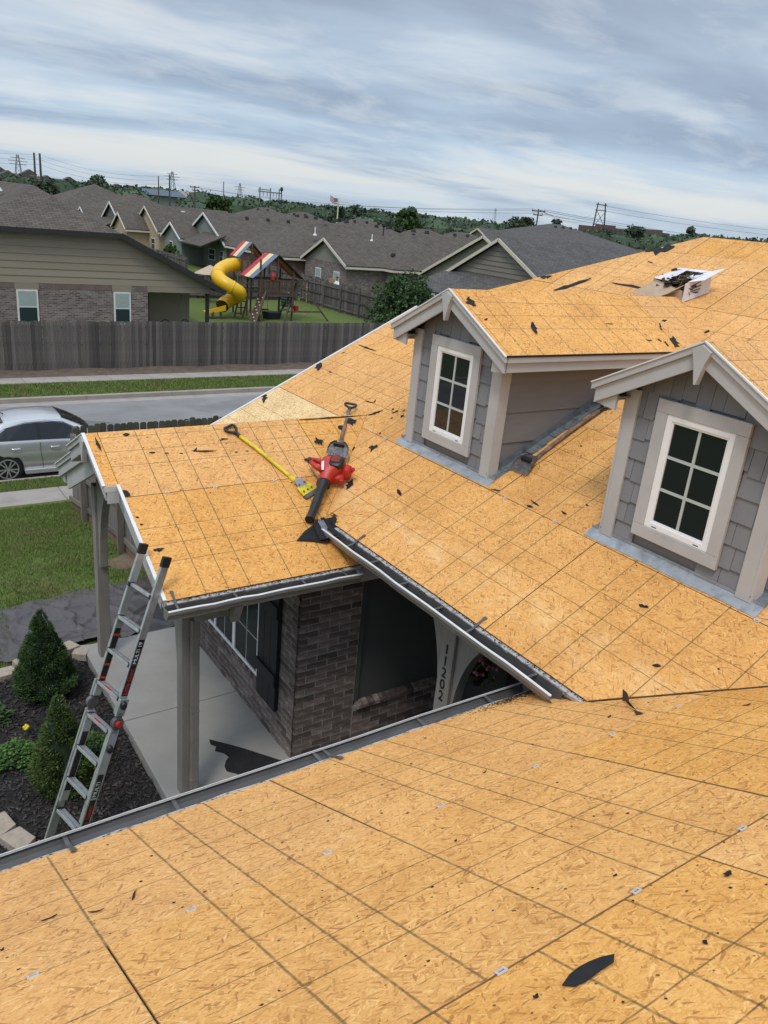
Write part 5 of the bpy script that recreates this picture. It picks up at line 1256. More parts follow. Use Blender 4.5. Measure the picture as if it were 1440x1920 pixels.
# edging blocks
bb = MB(); bb.hexa([(-.15, -.09, 0), (.15, -.09, 0), (.11, .10, 0), (-.11, .10, 0), (-.15, -.09, .10), (.15, -.09, .10), (.11, .10, .10), (-.11, .10, .10)])
src = None
BL_ = [(-2.62, 4.12, .12, 'tan edging block at the left frame edge in front of the tarp'), (-2.36, 4.28, .5, 'small tan edging block half hidden behind the rear spruce'), (-1.85, 4.38, .3, 'tan edging block by the tarp left of the porch slab corner'), (-1.68, 4.24, 1.05, 'tilted tan edging block touching the porch slab corner'),
       (-3.10, 1.52, -1.3, 'tan edging block at lower left, farthest from the gutter'), (-3.00, 1.24, -1.1, 'tan edging block at lower left, middle of three'), (-2.84, 1.00, -.8, 'tan edging block at lower left, nearest the gutter'), (-2.92, 4.0, .3, None), (-3.2, 1.8, -1.4, None)]
for i, (x, y, a, lab) in enumerate(BL_):
    if lab is None: continue
    if src is None: src = bb.build('edging_block', 'block', loc=(x, y, -2.80), bevel=.008); o = src
    else:
        o = src.copy(); C.objects.link(o)
    o.location = (x, y, -2.80+.01*i % .03); o.rotation_euler = (RN.uniform(-.08, .08), RN.uniform(-.08, .08), a); tag(o, lab, 'edging block', 'tan edging blocks round the planting bed')
# conifers
def spruce(x, y, zb, h, r, label, mat, n):
    t = thing('dwarf_spruce', label, 'shrub', (x, y, zb))
    MB().tube([(x, y, zb-.05), (x, y, zb+h*.8)], [.03, .008], 6).build('trunk', 'bark', t)
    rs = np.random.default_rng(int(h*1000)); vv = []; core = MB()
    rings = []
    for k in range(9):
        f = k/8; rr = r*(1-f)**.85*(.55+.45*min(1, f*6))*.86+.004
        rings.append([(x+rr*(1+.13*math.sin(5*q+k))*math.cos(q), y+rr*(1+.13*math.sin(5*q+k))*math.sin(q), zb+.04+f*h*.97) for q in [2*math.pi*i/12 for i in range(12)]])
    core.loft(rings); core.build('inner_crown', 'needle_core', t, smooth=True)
    clumps = []
    for _ in range(190):
        f = 1-math.sqrt(rs.uniform(0, 1)); q = rs.uniform(0, 6.283); clumps.append((f, q, rs.uniform(.78, 1.20)))
    for _ in range(n):
        f0, q0, s0 = clumps[rs.integers(len(clumps))]
        f = min(.995, max(0, f0+rs.normal(0, .022))); q = q0+rs.normal(0, .10/(1.05-f)); base = r*(1-f)**.85*(.55+.45*min(1, f*6))*s0+.012
        rr = base*rs.uniform(.86, 1.04)
        p = np.array([x+rr*math.cos(q), y+rr*math.sin(q), zb+.04+f*h]); dr = np.array([math.cos(q), math.sin(q), rs.uniform(.2, 1.3)])+rs.normal(0, .45, 3); dr /= np.linalg.norm(dr)
        l = rs.uniform(.018, .042); sdv = np.cross(dr, rs.normal(0, 1, 3)); sdv /= np.linalg.norm(sdv); w = .0058
        vv += [p-sdv*w, p+sdv*w, p+dr*l]
    vv = np.array(vv)-np.array([x, y, zb]); me = bpy.data.meshes.new('crown'); me.from_pydata(vv.tolist(), [], np.arange(len(vv)).reshape(-1, 3).tolist()); me.materials.append(MAT[mat])
    o = bpy.data.objects.new('crown', me); C.objects.link(o); o.parent = t; return t
spruce(-2.27, 3.58, -2.84, 1.12, .36, 'dark green cone shaped spruce behind, nearest the tarp', 'needle', 34000)
spruce(-2.46, 1.87, -2.84, 1.10, .31, 'lighter green cone shaped spruce in front, beside the ladder', 'needle_light', 34000)
def leafy(name, label, x, y, zb, rx, h, n, mat, sz, cat='plant'):
    t = thing(name, label, cat, (x, y, zb)); mb = MB()
    for k in range(5): MB().tube([(x, y, zb-.02), (x+RN.uniform(-.6, .6)*rx, y+RN.uniform(-.6, .6)*rx, zb+h*.7)], .004, 4).build('stem', 'leaf_dark', t)
    for k in range(n):
        q = RN.uniform(0, 6.28); rr = rx*math.sqrt(RN.random())*(1+.2*math.sin(q*4)); f = RN.random()
        p = V(x+rr*math.cos(q), y+rr*math.sin(q), zb+h*(1-(rr/rx)**2*.7)*(.45+.55*f)*(1+.15*math.sin(9*p_) if (p_ := rr*7) else 1)); a = V(math.cos(q)+RN.gauss(0, .7), math.sin(q)+RN.gauss(0, .7), RN.gauss(.15, .4)).normalized()*sz*RN.uniform(.6, 1.2); b = a.cross(V(RN.gauss(0, .3), RN.gauss(0, .3), 1)).normalized()*sz*.4
        mb.poly([p-a*.5, p+b, p+a*.6, p-b])
    mb.build('foliage', mat, t); return t
leafy('leafy_plant', 'bright green clumping plant at the left edge of the mulch bed', -2.80, 2.50, -2.80, .24, .22, 900, 'leaf', .035)
leafy('leafy_plant', 'green leafy plant between the two spruces by the yellow flower', -2.36, 2.35, -2.80, .24, .25, 700, 'leaf', .03)
leafy('leafy_plant', 'green leafy plant behind the front spruce next to the ladder', -2.08, 2.25, -2.80, .22, .26, 700, 'leaf', .03)
leafy('leafy_plant', 'pale strap leaved plant at the left frame edge', -2.86, 3.30, -2.80, .16, .2, 160, 'leaf_dark', .09)
yf = thing('yellow_flower', 'small yellow flower above the mulch between the plants', 'flower', (-2.62, 2.83, -2.8)); MB().tube([(-2.62, 2.83, -2.8), (-2.62, 2.83, -2.68)], .004, 5).build('stem', 'leaf', yf)
mb = MB()
for k in range(9): a = k*.7; mb.sphere((-2.62+.02*math.cos(a), 2.83+.02*math.sin(a), -2.665+.008*(k % 3)), .018, 7, 4)
mb.build('blossom', 'flower_y', yf, smooth=True)

# ------------------------------------------------------------------ wood fences
def fence(label, p0, p1, h, zf, mat, pw=.138, gap=.006, dog=False, rails=True, posts=2.4, rail_side=1, group=None, kick=False, wob=.02, cat='fence', railmat=None):
    p0, p1 = Vector((p0[0], p0[1], 0)), Vector((p1[0], p1[1], 0)); d = (p1-p0); L = d.length; d /= L; n = V(-d.y, d.x, 0)*rail_side
    t = thing('wood_fence', label, 'fence', (p0.x, p0.y, zf(p0)), group)
    k = 0; s = 0; r = random.Random(int(L*100)); th = .018
    protos = []
    for v in range(4):
        hh = h+r.uniform(-wob, wob); w = pw-gap; m = MB(); c = .03 if dog else r.uniform(0, .006)
        m.prism([(0, 0, -.02), (w, 0, -.02), (w, 0, hh-c), (w-c, 0, hh), (c, 0, hh), (0, 0, hh-c)], (0, th, 0))
        me = bpy.data.meshes.new('picket'); me.from_pydata([tuple(p) for p in m.v], [], m.f); me.materials.append(MAT[mat]); protos.append(me)
    ang = math.atan2(d.y, d.x)
    while s+pw <= L:
        p = p0+d*s; o = bpy.data.objects.new('picket', protos[r.randrange(4)]); C.objects.link(o); o.parent = t
        o.location = V(p.x, p.y, zf(p)+.03)-ORG[t.name]; o.rotation_euler = (r.uniform(-.012, .012), r.uniform(-.008, .008), ang); s += pw; k += 1
    rm = railmat or mat
    zz = [h*.22, h*.86] if h < 1.5 else [.25, h*.52, h-.2]
    q = 0
    while q < L:
        e = min(q+posts, L); a, b = p0+d*q, p0+d*e
        for z in zz:
            MB().bar(V(a.x, a.y, zf(a)+z)+n*.045, V(b.x, b.y, zf(b)+z)+n*.045, .04, .085).build('rail', rm, t)
        MB().box(-.045, .045, -.045, .045, -.1, h+.02).build('post', rm, t, loc=V(a.x, a.y, zf(a))+n*.11)
        if kick: MB().bar(V(a.x, a.y, zf(a)+.07)+n*.01, V(b.x, b.y, zf(b)+.07)+n*.01, .03, .16).build('kick_board', 'kick', t)
        q = e
    return t
zg = lambda p: gz(p.y)
fence('long weathered grey picket fence along the far side of the street', (-1.0, 26.70), (20.0, 26.70), 1.80, lambda p: -3.86, 'fence_wood', rail_side=1)
fence('weathered dog eared picket fence just beyond the porch ridge', (.0, 11.45), (9.8, 11.45), 1.72, lambda p: -3.53, 'fence_moss', dog=True, rail_side=-1, gap=.004)
fence('weathered side fence running past the porch towards the street', (-.1, 5.2), (-.1, 11.40), 1.62, zg, 'fence_old', dog=True, rail_side=1, kick=True, gap=.004)

# ------------------------------------------------------------------ parked silver sedan
car = thing('parked_car', 'silver sedan parked at the near kerb of the street', 'car', (1.3, 15.62, -4.0))
CX, CY, CZ = -.78, 15.62, -3.99
st = [  # x, sill halfwidth, mid, belt hw, belt z, top hw, top z
    (-.98, .60, .66, .62, .82, .50, .92), (-.93, .74, .80, .74, .92, .60, 1.03), (-.70, .80, .86, .80, .96, .66, 1.09), (-.52, .81, .87, .81, .97, .63, 1.13), (-.30, .82, .875, .82, .97, .60, 1.27), (.02, .82, .88, .83, .965, .575, 1.41),
    (.45, .82, .88, .835, .955, .575, 1.475), (.95, .82, .88, .835, .945, .585, 1.49), (1.35, .82, .88, .835, .935, .59, 1.455), (1.70, .82, .88, .83, .925, .62, 1.30), (2.05, .82, .88, .82, .92, .68, 1.10), (2.25, .82, .88, .81, .915, .72, 1.0), (2.8, .81, .87, .78, .86, .66, .93), (3.3, .76, .82, .70, .76, .56, .83), (3.55, .60, .66, .55, .66, .45, .72)]
def ring(x, ws, wm, wb, zb, wt, zt):
    h = []
    for y, z in ((0, .20), (ws*.9, .20), (ws, .26), (wm, .46), (wm+.01, .68), (wb+.02, zb-.05), (wb, zb), (wt+(wb-wt)*.08, zt-.065), (wt*.86, zt-.018), (wt*.5, zt), (0, zt+.004)): h.append((y, z))
    pts = [V(CX+x, CY-y, CZ+z) for y, z in h]+[V(CX+x, CY+y, CZ+z) for y, z in h[-2:0:-1]]
    return pts
body = MB().loft([ring(*s) for s in st]).build('body', 'car_paint', car, smooth=True, sm_ang=32)
def sidept(x, f, off=.012, side=-1):
    for (a, b) in zip(st[:-1], st[1:]):
        if a[0] <= x <= b[0]:
            t = (x-a[0])/(b[0]-a[0]); q = [a[i]+(b[i]-a[i])*t for i in range(7)]
            wb, zb, wt, zt = q[3], q[4], q[5], q[6]; w1 = wt+(wb-wt)*.08
            y = wb+(w1-wb)*f; z = zb+(zt-.065-zb)*f
            return V(CX+x, CY+side*(y+off*.75), CZ+z+off*.4)
def sidewin(xs_, f0, f1, mat, nm, side=-1, off=.012):
    m = MB(); lo = [sidept(x, f0[i], off, side) for i, x in enumerate(xs_)]; hi = [sidept(x, f1[i], off, side) for i, x in enumerate(xs_)]
    for i in range(len(xs_)-1):
        q = [lo[i], lo[i+1], hi[i+1], hi[i]]; m.poly(q if side < 0 else q[::-1])
    return m.build(nm, mat, car)
for sd in (-1, 1):
    sidewin([-.30, -.15, 0.05, .45, .72], [.05]*5, [.12, .50, .74, .84, .86], 'car_glass', 'rear_door_window', sd)
    sidewin([.72, .80], [.05]*2, [.86, .86], 'car_dark', 'centre_pillar', sd, .013)
    sidewin([.80, 1.1, 1.35, 1.6, 1.9], [.05]*5, [.86, .87, .84, .72, .2], 'car_glass', 'front_door_window', sd)
    m = MB()
    top = [sidept(x, f, .016, sd) for x, f in ((-.38, .06), (-.2, .50), (0, .76), (.45, .89), (.95, .91), (1.35, .89), (1.65, .76), (1.95, .2))]; m.tube(top, .011, 6)
    m.build('window_trim', 'chrome', car)
    y = CY+sd*.897
    for xs_, zs_ in (([-.42, -.28, .0, .06, .10], [.93, .75, .55, .40, .28]), ([.76, .76, .79, .80], [.93, .7, .45, .28]), ([1.78, 1.80, 1.78, 1.72], [.90, .7, .45, .28])):
        m = MB(); m.tube([V(CX+a, y-sd*(.02 if b > .85 or b < .4 else .004), CZ+b) for a, b in zip(xs_, zs_)], .005, 4); m.build('door_gap', 'car_dark', car)
    for hx in (.10, .98): m = MB(); m.tube([V(CX+hx, y+sd*.004, CZ+.80), V(CX+hx+.02, y+sd*.03, CZ+.805), V(CX+hx+.2, y+sd*.03, CZ+.80), V(CX+hx+.22, y+sd*.004, CZ+.795)], .014, 6); m.build('door_handle', 'chrome', car, smooth=True)
    MB().hexa([V(CX+a, CY+sd*b, CZ+z) for a, b, z in ((.38, .80, .15), (2.2, .80, .15), (2.2, .91, .15), (.38, .91, .15), (.36, .80, .27), (2.2, .80, .26), (2.2, .885, .26), (.36, .885, .27))]).build('side_skirt', 'car_paint', car, bevel=.02)
    m = MB(); c_ = V(CX+1.72, CY+sd*.97, CZ+1.0); m.sphere(c_, (.07, .10, .06), 10, 6); m.build('wing_mirror', 'car_paint', car, smooth=True)
    for wx in (0, 2.635):
        wc = V(CX+wx, CY+sd*.80, CZ+.315)
        MB().tube([wc+V(0, -sd*.12, .02), wc+V(0, sd*.086, .02)], .355, 28).build('wheel_arch', 'car_dark', car)
        w = MB().tube([wc+V(0, sd*q, 0) for q in (-.10, .06, .094, .10)], [.318, .318, .305, .24], 28, cap=True).build('wheel', 'rubber', car, smooth=True, sm_ang=40)
        m = MB(); m.tube([wc+V(0, sd*.101, 0), wc+V(0, sd*.104, 0)], .225, 24); m.build('rim_well', 'car_dark', w)
        m = MB(); n = 28
        m.loft([[wc+V(r_*math.cos(2*math.pi*i/n), sd*yy, r_*math.sin(2*math.pi*i/n)) for i in range(n)] for r_, yy in ((.245, .10), (.243, .116), (.222, .116), (.218, .104))], cap=False)
        for i in range(10):
            a = 2*math.pi*i/10+(.09 if i % 2 else -.09); m.bar(wc+V(.05*math.cos(a), sd*.110, .05*math.sin(a)), wc+V(.225*math.cos(a+.0), sd*.112, .225*math.sin(a)), .028, .012, (0, 1, 0))
        m.tube([wc+V(0, sd*.10, 0), wc+V(0, sd*.122, 0)], .045, 12); m.build('rim', 'alloy', w)
def glassband(x0, x1, nm):
    m = MB(); a = [s for s in st if s[0] == x0][0]; b = [s for s in st if s[0] == x1][0]
    def row(s): return [V(CX+s[0], CY+k*s[5]*.92, CZ+s[6]+.012-.02*abs(k)**3) for k in (-1, -.6, -.2, .2, .6, 1)]
    r0, r1 = row(a), row(b)
    for i in range(5): m.poly([r0[i], r1[i], r1[i+1], r0[i+1]])
    return m
m = glassband(1.35, 1.70, ''); m2 = glassband(1.70, 2.05, ''); i0 = len(m.v); m.v += m2.v; m.f += [tuple(i+i0 for i in f) for f in m2.f]; m.uv += m2.uv; m.mi += m2.mi; m.build('windscreen', 'car_glass', car)
m = glassband(-.52, -.30, ''); m2 = glassband(-.30, .02, ''); i0 = len(m.v); m.v += m2.v; m.f += [tuple(i+i0 for i in f) for f in m2.f]; m.uv += m2.uv; m.mi += m2.mi; m.build('rear_window', 'car_glass', car)
m = MB(); m.tube([V(CX+.12, CY, CZ+1.45), V(CX-.02, CY, CZ+1.50), V(CX-.28, CY, CZ+1.62)], [.018, .006, .004], 6); m.build('antenna', 'plastic_black', car)
for sd in (-1, 1):
    MB().sphere((CX-.90, CY+sd*.62, CZ+.86), (.07, .16, .09), 10, 6).build('tail_light', 'plastic_red', car, smooth=True); MB().sphere((CX+3.40, CY+sd*.55, CZ+.66), (.12, .16, .07), 10, 6).build('headlight', 'white_label', car, smooth=True)

# ================================================================== neighbourhood
ZG = -3.95
def quv(pts):
    a, b = Vector(pts[0]), Vector(pts[1]); d = (b-a).normalized(); nn = d.cross(Vector(pts[-1])-a).normalized(); w = nn.cross(d)
    return [((Vector(p)-a).dot(d), (Vector(p)-a).dot(w)) for p in pts]
def upoly(mb, pts): mb.poly(pts, quv(pts))
def slab_roof(parent, faces, mat, th=.12, name='roof'):
    mb = MB()
    for f in faces:
        f = [Vector(p) for p in f]; n = (f[1]-f[0]).cross(f[2]-f[1])
        if n.z < 0: f = f[::-1]
        upoly(mb, f)
        for k in range(len(f)):
            a, b = f[k], f[(k+1) % len(f)]; mb.poly([a, a-V(0, 0, th), b-V(0, 0, th), b], [(0, 0)]*4)
        mb.poly([p-V(0, 0, th) for p in f[::-1]], [(0, 0)]*len(f))
    return mb.build(name, mat, parent)
def wallbox(parent, x0, x1, y0, y1, z0, z1, mat):
    mb = MB(); c = [(x0, y0), (x1, y0), (x1, y1), (x0, y1)]
    for k in range(4):
        a, b = c[k], c[(k+1) % 4]; upoly(mb, [(*a, z0), (*b, z0), (*b, z1), (*a, z1)])
    return mb.build('wall', mat, parent)
def win_x(parent, x, yc, w, z0, z1, pane='glass_far', blind=True):
    """window on a wall facing -X"""
    f = MB().box(x-.03, x+.02, yc-w/2, yc+w/2, z0, z1).build('window', 'trim_white', parent)
    m = (z0+z1)/2
    MB().poly([(x-.035, yc+w/2-.07, m+.03), (x-.035, yc-w/2+.07, m+.03), (x-.035, yc-w/2+.07, z1-.07), (x-.035, yc+w/2-.07, z1-.07)]).build('pane', 'blind' if blind else pane, f)
    MB().poly([(x-.035, yc+w/2-.07, z0+.07), (x-.035, yc-w/2+.07, z0+.07), (x-.035, yc-w/2+.07, m-.03), (x-.035, yc+w/2-.07, m-.03)]).build('pane', pane, f)
def gable_x(p, x0, x1, y0, y1, ze, t, wall, gwall, roof, trim, zg=ZG, ov=.35, fascia=True):
    """ridge along X, gable facing -X"""
    yc, hw = (y0+y1)/2, (y1-y0)/2; zr = ze+t*hw
    wallbox(p, x0+.3, x1-.3, y0+.35, y1-.35, zg-.3, ze, wall)
    g = MB()
    for x in (x0+.3, x1-.3): g = MB(); upoly(g, [(x, y0+.36, ze-.01), (x, yc, zr-.18), (x, y1-.36, ze-.01)][::(1 if x > x0+1 else -1)]); g.build('gable', gwall, p)
    slab_roof(p, [[(x0, y0, ze), (x1, y0, ze), (x1, yc, zr), (x0, yc, zr)], [(x1, y1, ze), (x0, y1, ze), (x0, yc, zr), (x1, yc, zr)]], roof)
    for sg, y in ((-1, y0), (1, y1)):
        MB().bar((x0-.02, yc, zr-.11), (x0-.02, y, ze-.11), .05, .20, (0, -sg*t, 1)).build('rake_trim', trim, p)
        MB().box(x0, x1, y-.02*sg, y+.02*sg, ze-.26, ze-.09).build('fascia', trim, p)
def gable_y(p, x0, x1, y0, y1, ze, t, wall, gwall, roof, trim, zg=ZG):
    xc, hw = (x0+x1)/2, (x1-x0)/2; zr = ze+t*hw
    wallbox(p, x0+.35, x1-.35, y0+.3, y1-.3, zg-.3, ze, wall)
    g = MB()
    for y in (y0+.3, y1-.3): g = MB(); upoly(g, [(x0+.36, y, ze-.01), (x1-.36, y, ze-.01), (xc, y, zr-.18)]); g.build('gable', gwall, p)
    slab_roof(p, [[(x0, y0, ze), (x0, y1, ze), (xc, y1, zr), (xc, y0, zr)], [(x1, y1, ze), (x1, y0, ze), (xc, y0, zr), (xc, y1, zr)]], roof)
    for sg, x in ((-1, x0), (1, x1)):
        MB().box(x-.02, x+.02, y0, y1, ze-.26, ze-.09).build('fascia', trim, p)
        MB().bar((xc, y0-.02, zr-.11), (x, y0-.02, ze-.11), .05, .20, (-sg*t, 0, 1)).build('rake_trim', trim, p)
def hip(p, x0, x1, y0, y1, ze, t, wall, roof, trim, zg=ZG):
    wallbox(p, x0+.35, x1-.35, y0+.35, y1-.35, zg-.3, ze, wall)
    w, d = x1-x0, y1-y0; h = min(w, d)/2; zr = ze+t*h
    if d >= w: A_, B_ = V((x0+x1)/2, y0+h, zr), V((x0+x1)/2, y1-h, zr)
    else: A_, B_ = V(x0+h, (y0+y1)/2, zr), V(x1-h, (y0+y1)/2, zr)
    c = [V(x0, y0, ze), V(x1, y0, ze), V(x1, y1, ze), V(x0, y1, ze)]
    if d >= w: F = [[c[0], c[1], A_], [c[1], c[2], B_, A_], [c[2], c[3], B_], [c[3], c[0], A_, B_]]
    else: F = [[c[0], c[1], B_, A_], [c[1], c[2], B_], [c[2], c[3], A_, B_], [c[3], c[0], A_]]
    slab_roof(p, F, roof)
    for a, b in ((0, 1), (1, 2), (2, 3), (3, 0)): MB().bar(c[a]-V(0, 0, .17), c[b]-V(0, 0, .17), .04, .17).build('fascia', trim, p)
    return zr
def vents(p, pts):
    for (x, y, z) in pts:
        MB().hexa([V(x-.17, y-.17, z-.12), V(x+.17, y-.17, z-.12), V(x+.17, y+.17, z-.12), V(x-.17, y+.17, z-.12), V(x-.12, y-.12, z+.13), V(x+.12, y-.12, z+.16), V(x+.12, y+.12, z+.16), V(x-.12, y+.12, z+.13)]).build('roof_vent', 'ntrim_dark', p)
def stack(p, x, y, z, h=.5): MB().tube([(x, y, z-.1), (x, y, z+h)], .06, 8).build('vent_pipe', 'trim_white', p); MB().tube([(x, y, z-.1), (x, y, z+.06)], [.2, .09], 8).build('pipe_boot', 'trim_white', p)

# --- neighbour across the street
nb = thing('neighbour_house', 'tan siding and brick house behind the long street fence', 'house', (5, 40, ZG))
YN = 33.0
wl = MB(); upoly(wl, [(-4, YN, ZG-.2), (8.62, YN, ZG-.2), (8.62, YN, -1.36), (-4, YN, -1.36)]); nbw = wl.build('brick_wall', 'far_brick', nb)
sdw = MB().prism([(-4, YN+.03, -1.36), (11.9, YN+.03, -1.36), (7.2, YN+.03, 1.06), (-4, YN+.03, 1.06)], (0, .1, 0)).build('siding_wall', 'nsiding', nb)
for k in range(8):
    z0 = -1.36+k*.305; z1 = min(z0+.298, 1.06); f = lambda z: 7.25+(1.06-z)/.515
    MB().hexa([(-4, YN-.012, z0), (f(z0)-.05, YN-.012, z0), (f(z0)-.05, YN+.029, z0), (-4, YN+.029, z0), (-4, YN+.01, z1), (f(z1)-.05, YN+.01, z1), (f(z1)-.05, YN+.029, z1), (-4, YN+.029, z1)]).build('lap_board', 'nsiding', sdw)
MB().box(8.60, 11.7, YN-.02, YN+.04, -1.62, -1.37).build('porch_beam', 'nsiding', nb)
def nwin(x0, x1, z0, z1):
    w = MB().box(x0, x1, YN-.05, YN+.03, z0, z1).build('window', 'trim_white', nb); m = (z0+z1)/2
    MB().poly([(x0+.07, YN-.055, m+.03), (x1-.07, YN-.055, m+.03), (x1-.07, YN-.055, z1-.07), (x0+.07, YN-.055, z1-.07)]).build('pane', 'blind', w)
    MB().poly([(x0+.07, YN-.055, z0+.07), (x1-.07, YN-.055, z0+.07), (x1-.07, YN-.055, m-.03), (x0+.07, YN-.055, m-.03)]).build('pane', 'glass_far', w)
    MB().box(x0-.06, x1+.06, YN-.03, YN+.0, z1+.01, -1.365).build('header_panel', 'nsiding', w)
nwin(2.88, 3.75, -3.10, -1.64); nwin(7.02, 7.80, -3.12, -1.65)
mb = MB(); n_ = 60
for k in range(n_):
    x = -4+k*.21; 
    if x > 8.5 or 2.75 < x < 3.8 or 6.9 < x < 7.85: continue
    mb.box(x+.005, x+.098, YN-.012, YN, -1.60, -1.37); mb.box(x+.11, x+.203, YN-.010, YN, -1.60, -1.37)
mb.build('soldier_course', 'brick_soldier', nbw, kind='stuff')
# porch recess
MB().poly([(8.62, YN+.002, ZG), (8.62, YN+1.7, ZG), (8.62, YN+1.7, -1.4), (8.62, YN+.002, -1.4)]).build('porch_side_wall', 'nsiding', nb); MB().poly([(8.62, YN+1.7, ZG), (11.3, YN+1.7, ZG), (11.3, YN+1.7, -1.4), (8.62, YN+1.7, -1.4)]).build('porch_back_wall', 'nsiding', nb)
MB().box(8.7, 9.2, YN+1.62, YN+1.69, ZG, -1.9).build('patio_door', 'ntrim_dark', nb); MB().box(8.62, 11.8, YN+.05, YN+3.2, -1.43, -1.38).build('porch_ceiling', 'nsiding', nb)
for y in (YN+.06, YN+3.1): MB().box(11.55, 11.7, y, y+.14, ZG, -1.5).build('porch_post', 'ntrim_dark', nb)
MB().tube([(10.6, YN+.9, -1.45), (10.6, YN+.9, -1.75)], .07, 8).build('wind_chime', 'trim_cream', nb)
for k in range(5): MB().tube([(10.6+.05*math.cos(k*1.26), YN+.9+.05*math.sin(k*1.26), -1.75), (10.6+.05*math.cos(k*1.26), YN+.9+.05*math.sin(k*1.26), -2.3-.06*k)], .012, 5).build('chime_tube', 'pylon', nb)
tn = .515; zp = 1.1+tn*2.9; Xp, Yp = 4.43, 35.9
slab_roof(nb, [[(1.53, YN-.35, 1.1-.18), (7.33, YN-.35, 1.1-.18), (Xp, Yp, zp)], [(7.33, YN-.35, 1.1-.18), (12.35, YN-.35, -1.47), (12.35, 48, -1.47), (Xp, 48, zp), (Xp, Yp, zp)], [(-3.5, YN-.35, -1.47), (1.53, YN-.35, .92), (Xp, Yp, zp), (Xp, 48, zp), (-3.5, 48, -1.47)]], 'shingle_roof', .14)
MB().bar((-3.6, YN-.37, -1.52), (1.53, YN-.37, .84), .05, .2, (0, 0, 1)).build('rake_board', 'ntrim_dark', nb); MB().box(1.5, 7.36, YN-.39, YN-.34, .72, .93).build('fascia', 'ntrim_dark', nb); MB().bar((7.33, YN-.37, .86), (12.37, YN-.37, -1.54), .05, .24, (tn, 0, 1)).build('rake_board', 'ntrim_dark', nb)
for y in (YN+3.35, 47.5): MB().poly([(-3.3, y, ZG), (11.9, y, ZG), (11.9, y, -1.5), (Xp, y, zp-.3), (-3.3, y, -1.5)]).build('end_wall', 'nsiding', nb)
stack(nb, 3.3, 38, 2.3, .35)
# patio chairs on the neighbour's porch
def pchair(x, y, label):
    t = thing('patio_chair', label, 'chair', (x, y, ZG)); b = MB(); n = 12
    pts = [(x-.28*math.cos(math.pi*k/n), y+.1, ZG+.45+.5*math.sin(math.pi*k/n)) for k in range(n+1)]; b.tube(pts, .02, 6)
    for k in range(1, 8): q = -.28+.07*k; b.tube([(x+q, y+.1, ZG+.45), (x+q, y+.1, ZG+.45+.5*math.sqrt(max(0, 1-(q/.28)**2)))], .008, 4)
    b.build('backrest', 'ntrim_dark', t); MB().box(x-.28, x+.28, y-.42, y+.08, ZG+.40, ZG+.45).build('seat', 'ntrim_dark', t)
    for sx in (-.25, .25):
        for sy in (-.38, .06): MB().tube([(x+sx, y+sy, ZG), (x+sx, y+sy, ZG+.4)], .018, 5).build('leg', 'ntrim_dark', t)
pchair(9.75, YN+.75, 'dark metal patio chair on the neighbour porch, left of two'); pchair(10.75, YN+.75, 'dark metal patio chair on the neighbour porch, right of two')

# --- houses of the next street: rear gables face this way
def H(label, base): return thing('house', label, 'house', base, 'houses beyond the street')
hA = H('grey roofed brick house whose gable has two tall windows', (38, 55, ZG))
gable_x(hA, 30, 41, 50.4, 57.9, -1.28, .485, 'far_brick', 'siding_taupe', 'shingle_roof', 'trim_cream')
hip(hA, 33.7, 49, 49.2, 63.0, -1.3, .45, 'far_brick', 'shingle_roof', 'trim_cream')
win_x(hA, 30.28, 55.2, .9, -3.3, -1.9); win_x(hA, 30.28, 52.2, .9, -3.3, -1.9); vents(hA, [(39.5, 53+2*k, 1.6) for k in range(5)]); vents(hA, [(35.5, 52.0, -.35), (37.0, 50.9, -.75)]); stack(hA, 37.5, 58.5, .45)
hB = H('brown grey house with a tan sided rear gable close behind the dormer', (40, 36, ZG))
gable_x(hB, 31, 46, 28.4, 39.9, -.86, .507, 'siding_taupe', 'siding_taupe', 'shingle_grey', 'trim_cream')
gable_x(hB, 36, 50, 34.0, 48.9, -1.45, .465, 'far_brick', 'siding_taupe', 'shingle_grey', 'trim_cream')
slab_roof(hB, [[(28.2, 29.6, -1.55), (28.2, 39.6, -1.55), (31.28, 39.2, -.30), (31.28, 29.9, -.30)]], 'shingle_grey', .14, 'porch_roof')
MB().box(28.18, 28.26, 29.6, 39.6, -1.82, -1.66).build('fascia', 'trim_cream', hB); 
for y in (29.9, 34.6, 39.3): MB().box(28.3, 28.5, y-.1, y+.1, ZG, -1.7).build('porch_post', 'siding_tan', hB)
MB().box(30.4, 31.3, 29.9, 39.3, ZG, -1.7).build('porch_wall', 'siding_tan', hB)
for k in range(7): MB().box(31.27, 31.30, 29.2+k*.55, 39.1-k*.55, -.25+k*.30, -.245+k*.30).build('siding_joint', 'ntrim_dark', hB)
win_x(hB, 36.28, 46.6, .9, -3.2, -1.75, blind=False); win_x(hB, 36.28, 44.4, .9, -3.2, -1.75, blind=False); win_x(hB, 36.28, 43.3, .9, -3.2, -1.75, blind=False)
vents(hB, [(38+2.2*k, 42.6, 1.65) for k in range(5)])
hC = H('big grey brown roofed house right behind the play set', (36, 66, ZG))
hip(hC, 28.4, 46, 58.4, 70.4, -1.4, .48, 'far_brick_red', 'shingle_roof', 'trim_cream'); vents(hC, [(35.6, 60+1.9*k, 1.78) for k in range(6)]); stack(hC, 33, 61, .5, .6)
hD = H('sage green house with white gable trim left of the play set', (36, 76, ZG))
gable_x(hD, 28.5, 45, 70.6, 82, -1.45, .478, 'siding_sage', 'siding_sage', 'shingle_roof', 'trim_white')
gable_x(hD, 26.2, 30, 76.6, 82.4, -1.45, .5, 'siding_sage', 'siding_sage', 'shingle_roof', 'trim_white')
slab_roof(hD, [[(26.2, 71, -1.7), (26.2, 76.6, -1.7), (28.8, 76.6, -.6), (28.8, 71, -.6)]], 'shingle_roof', .12, 'porch_roof')
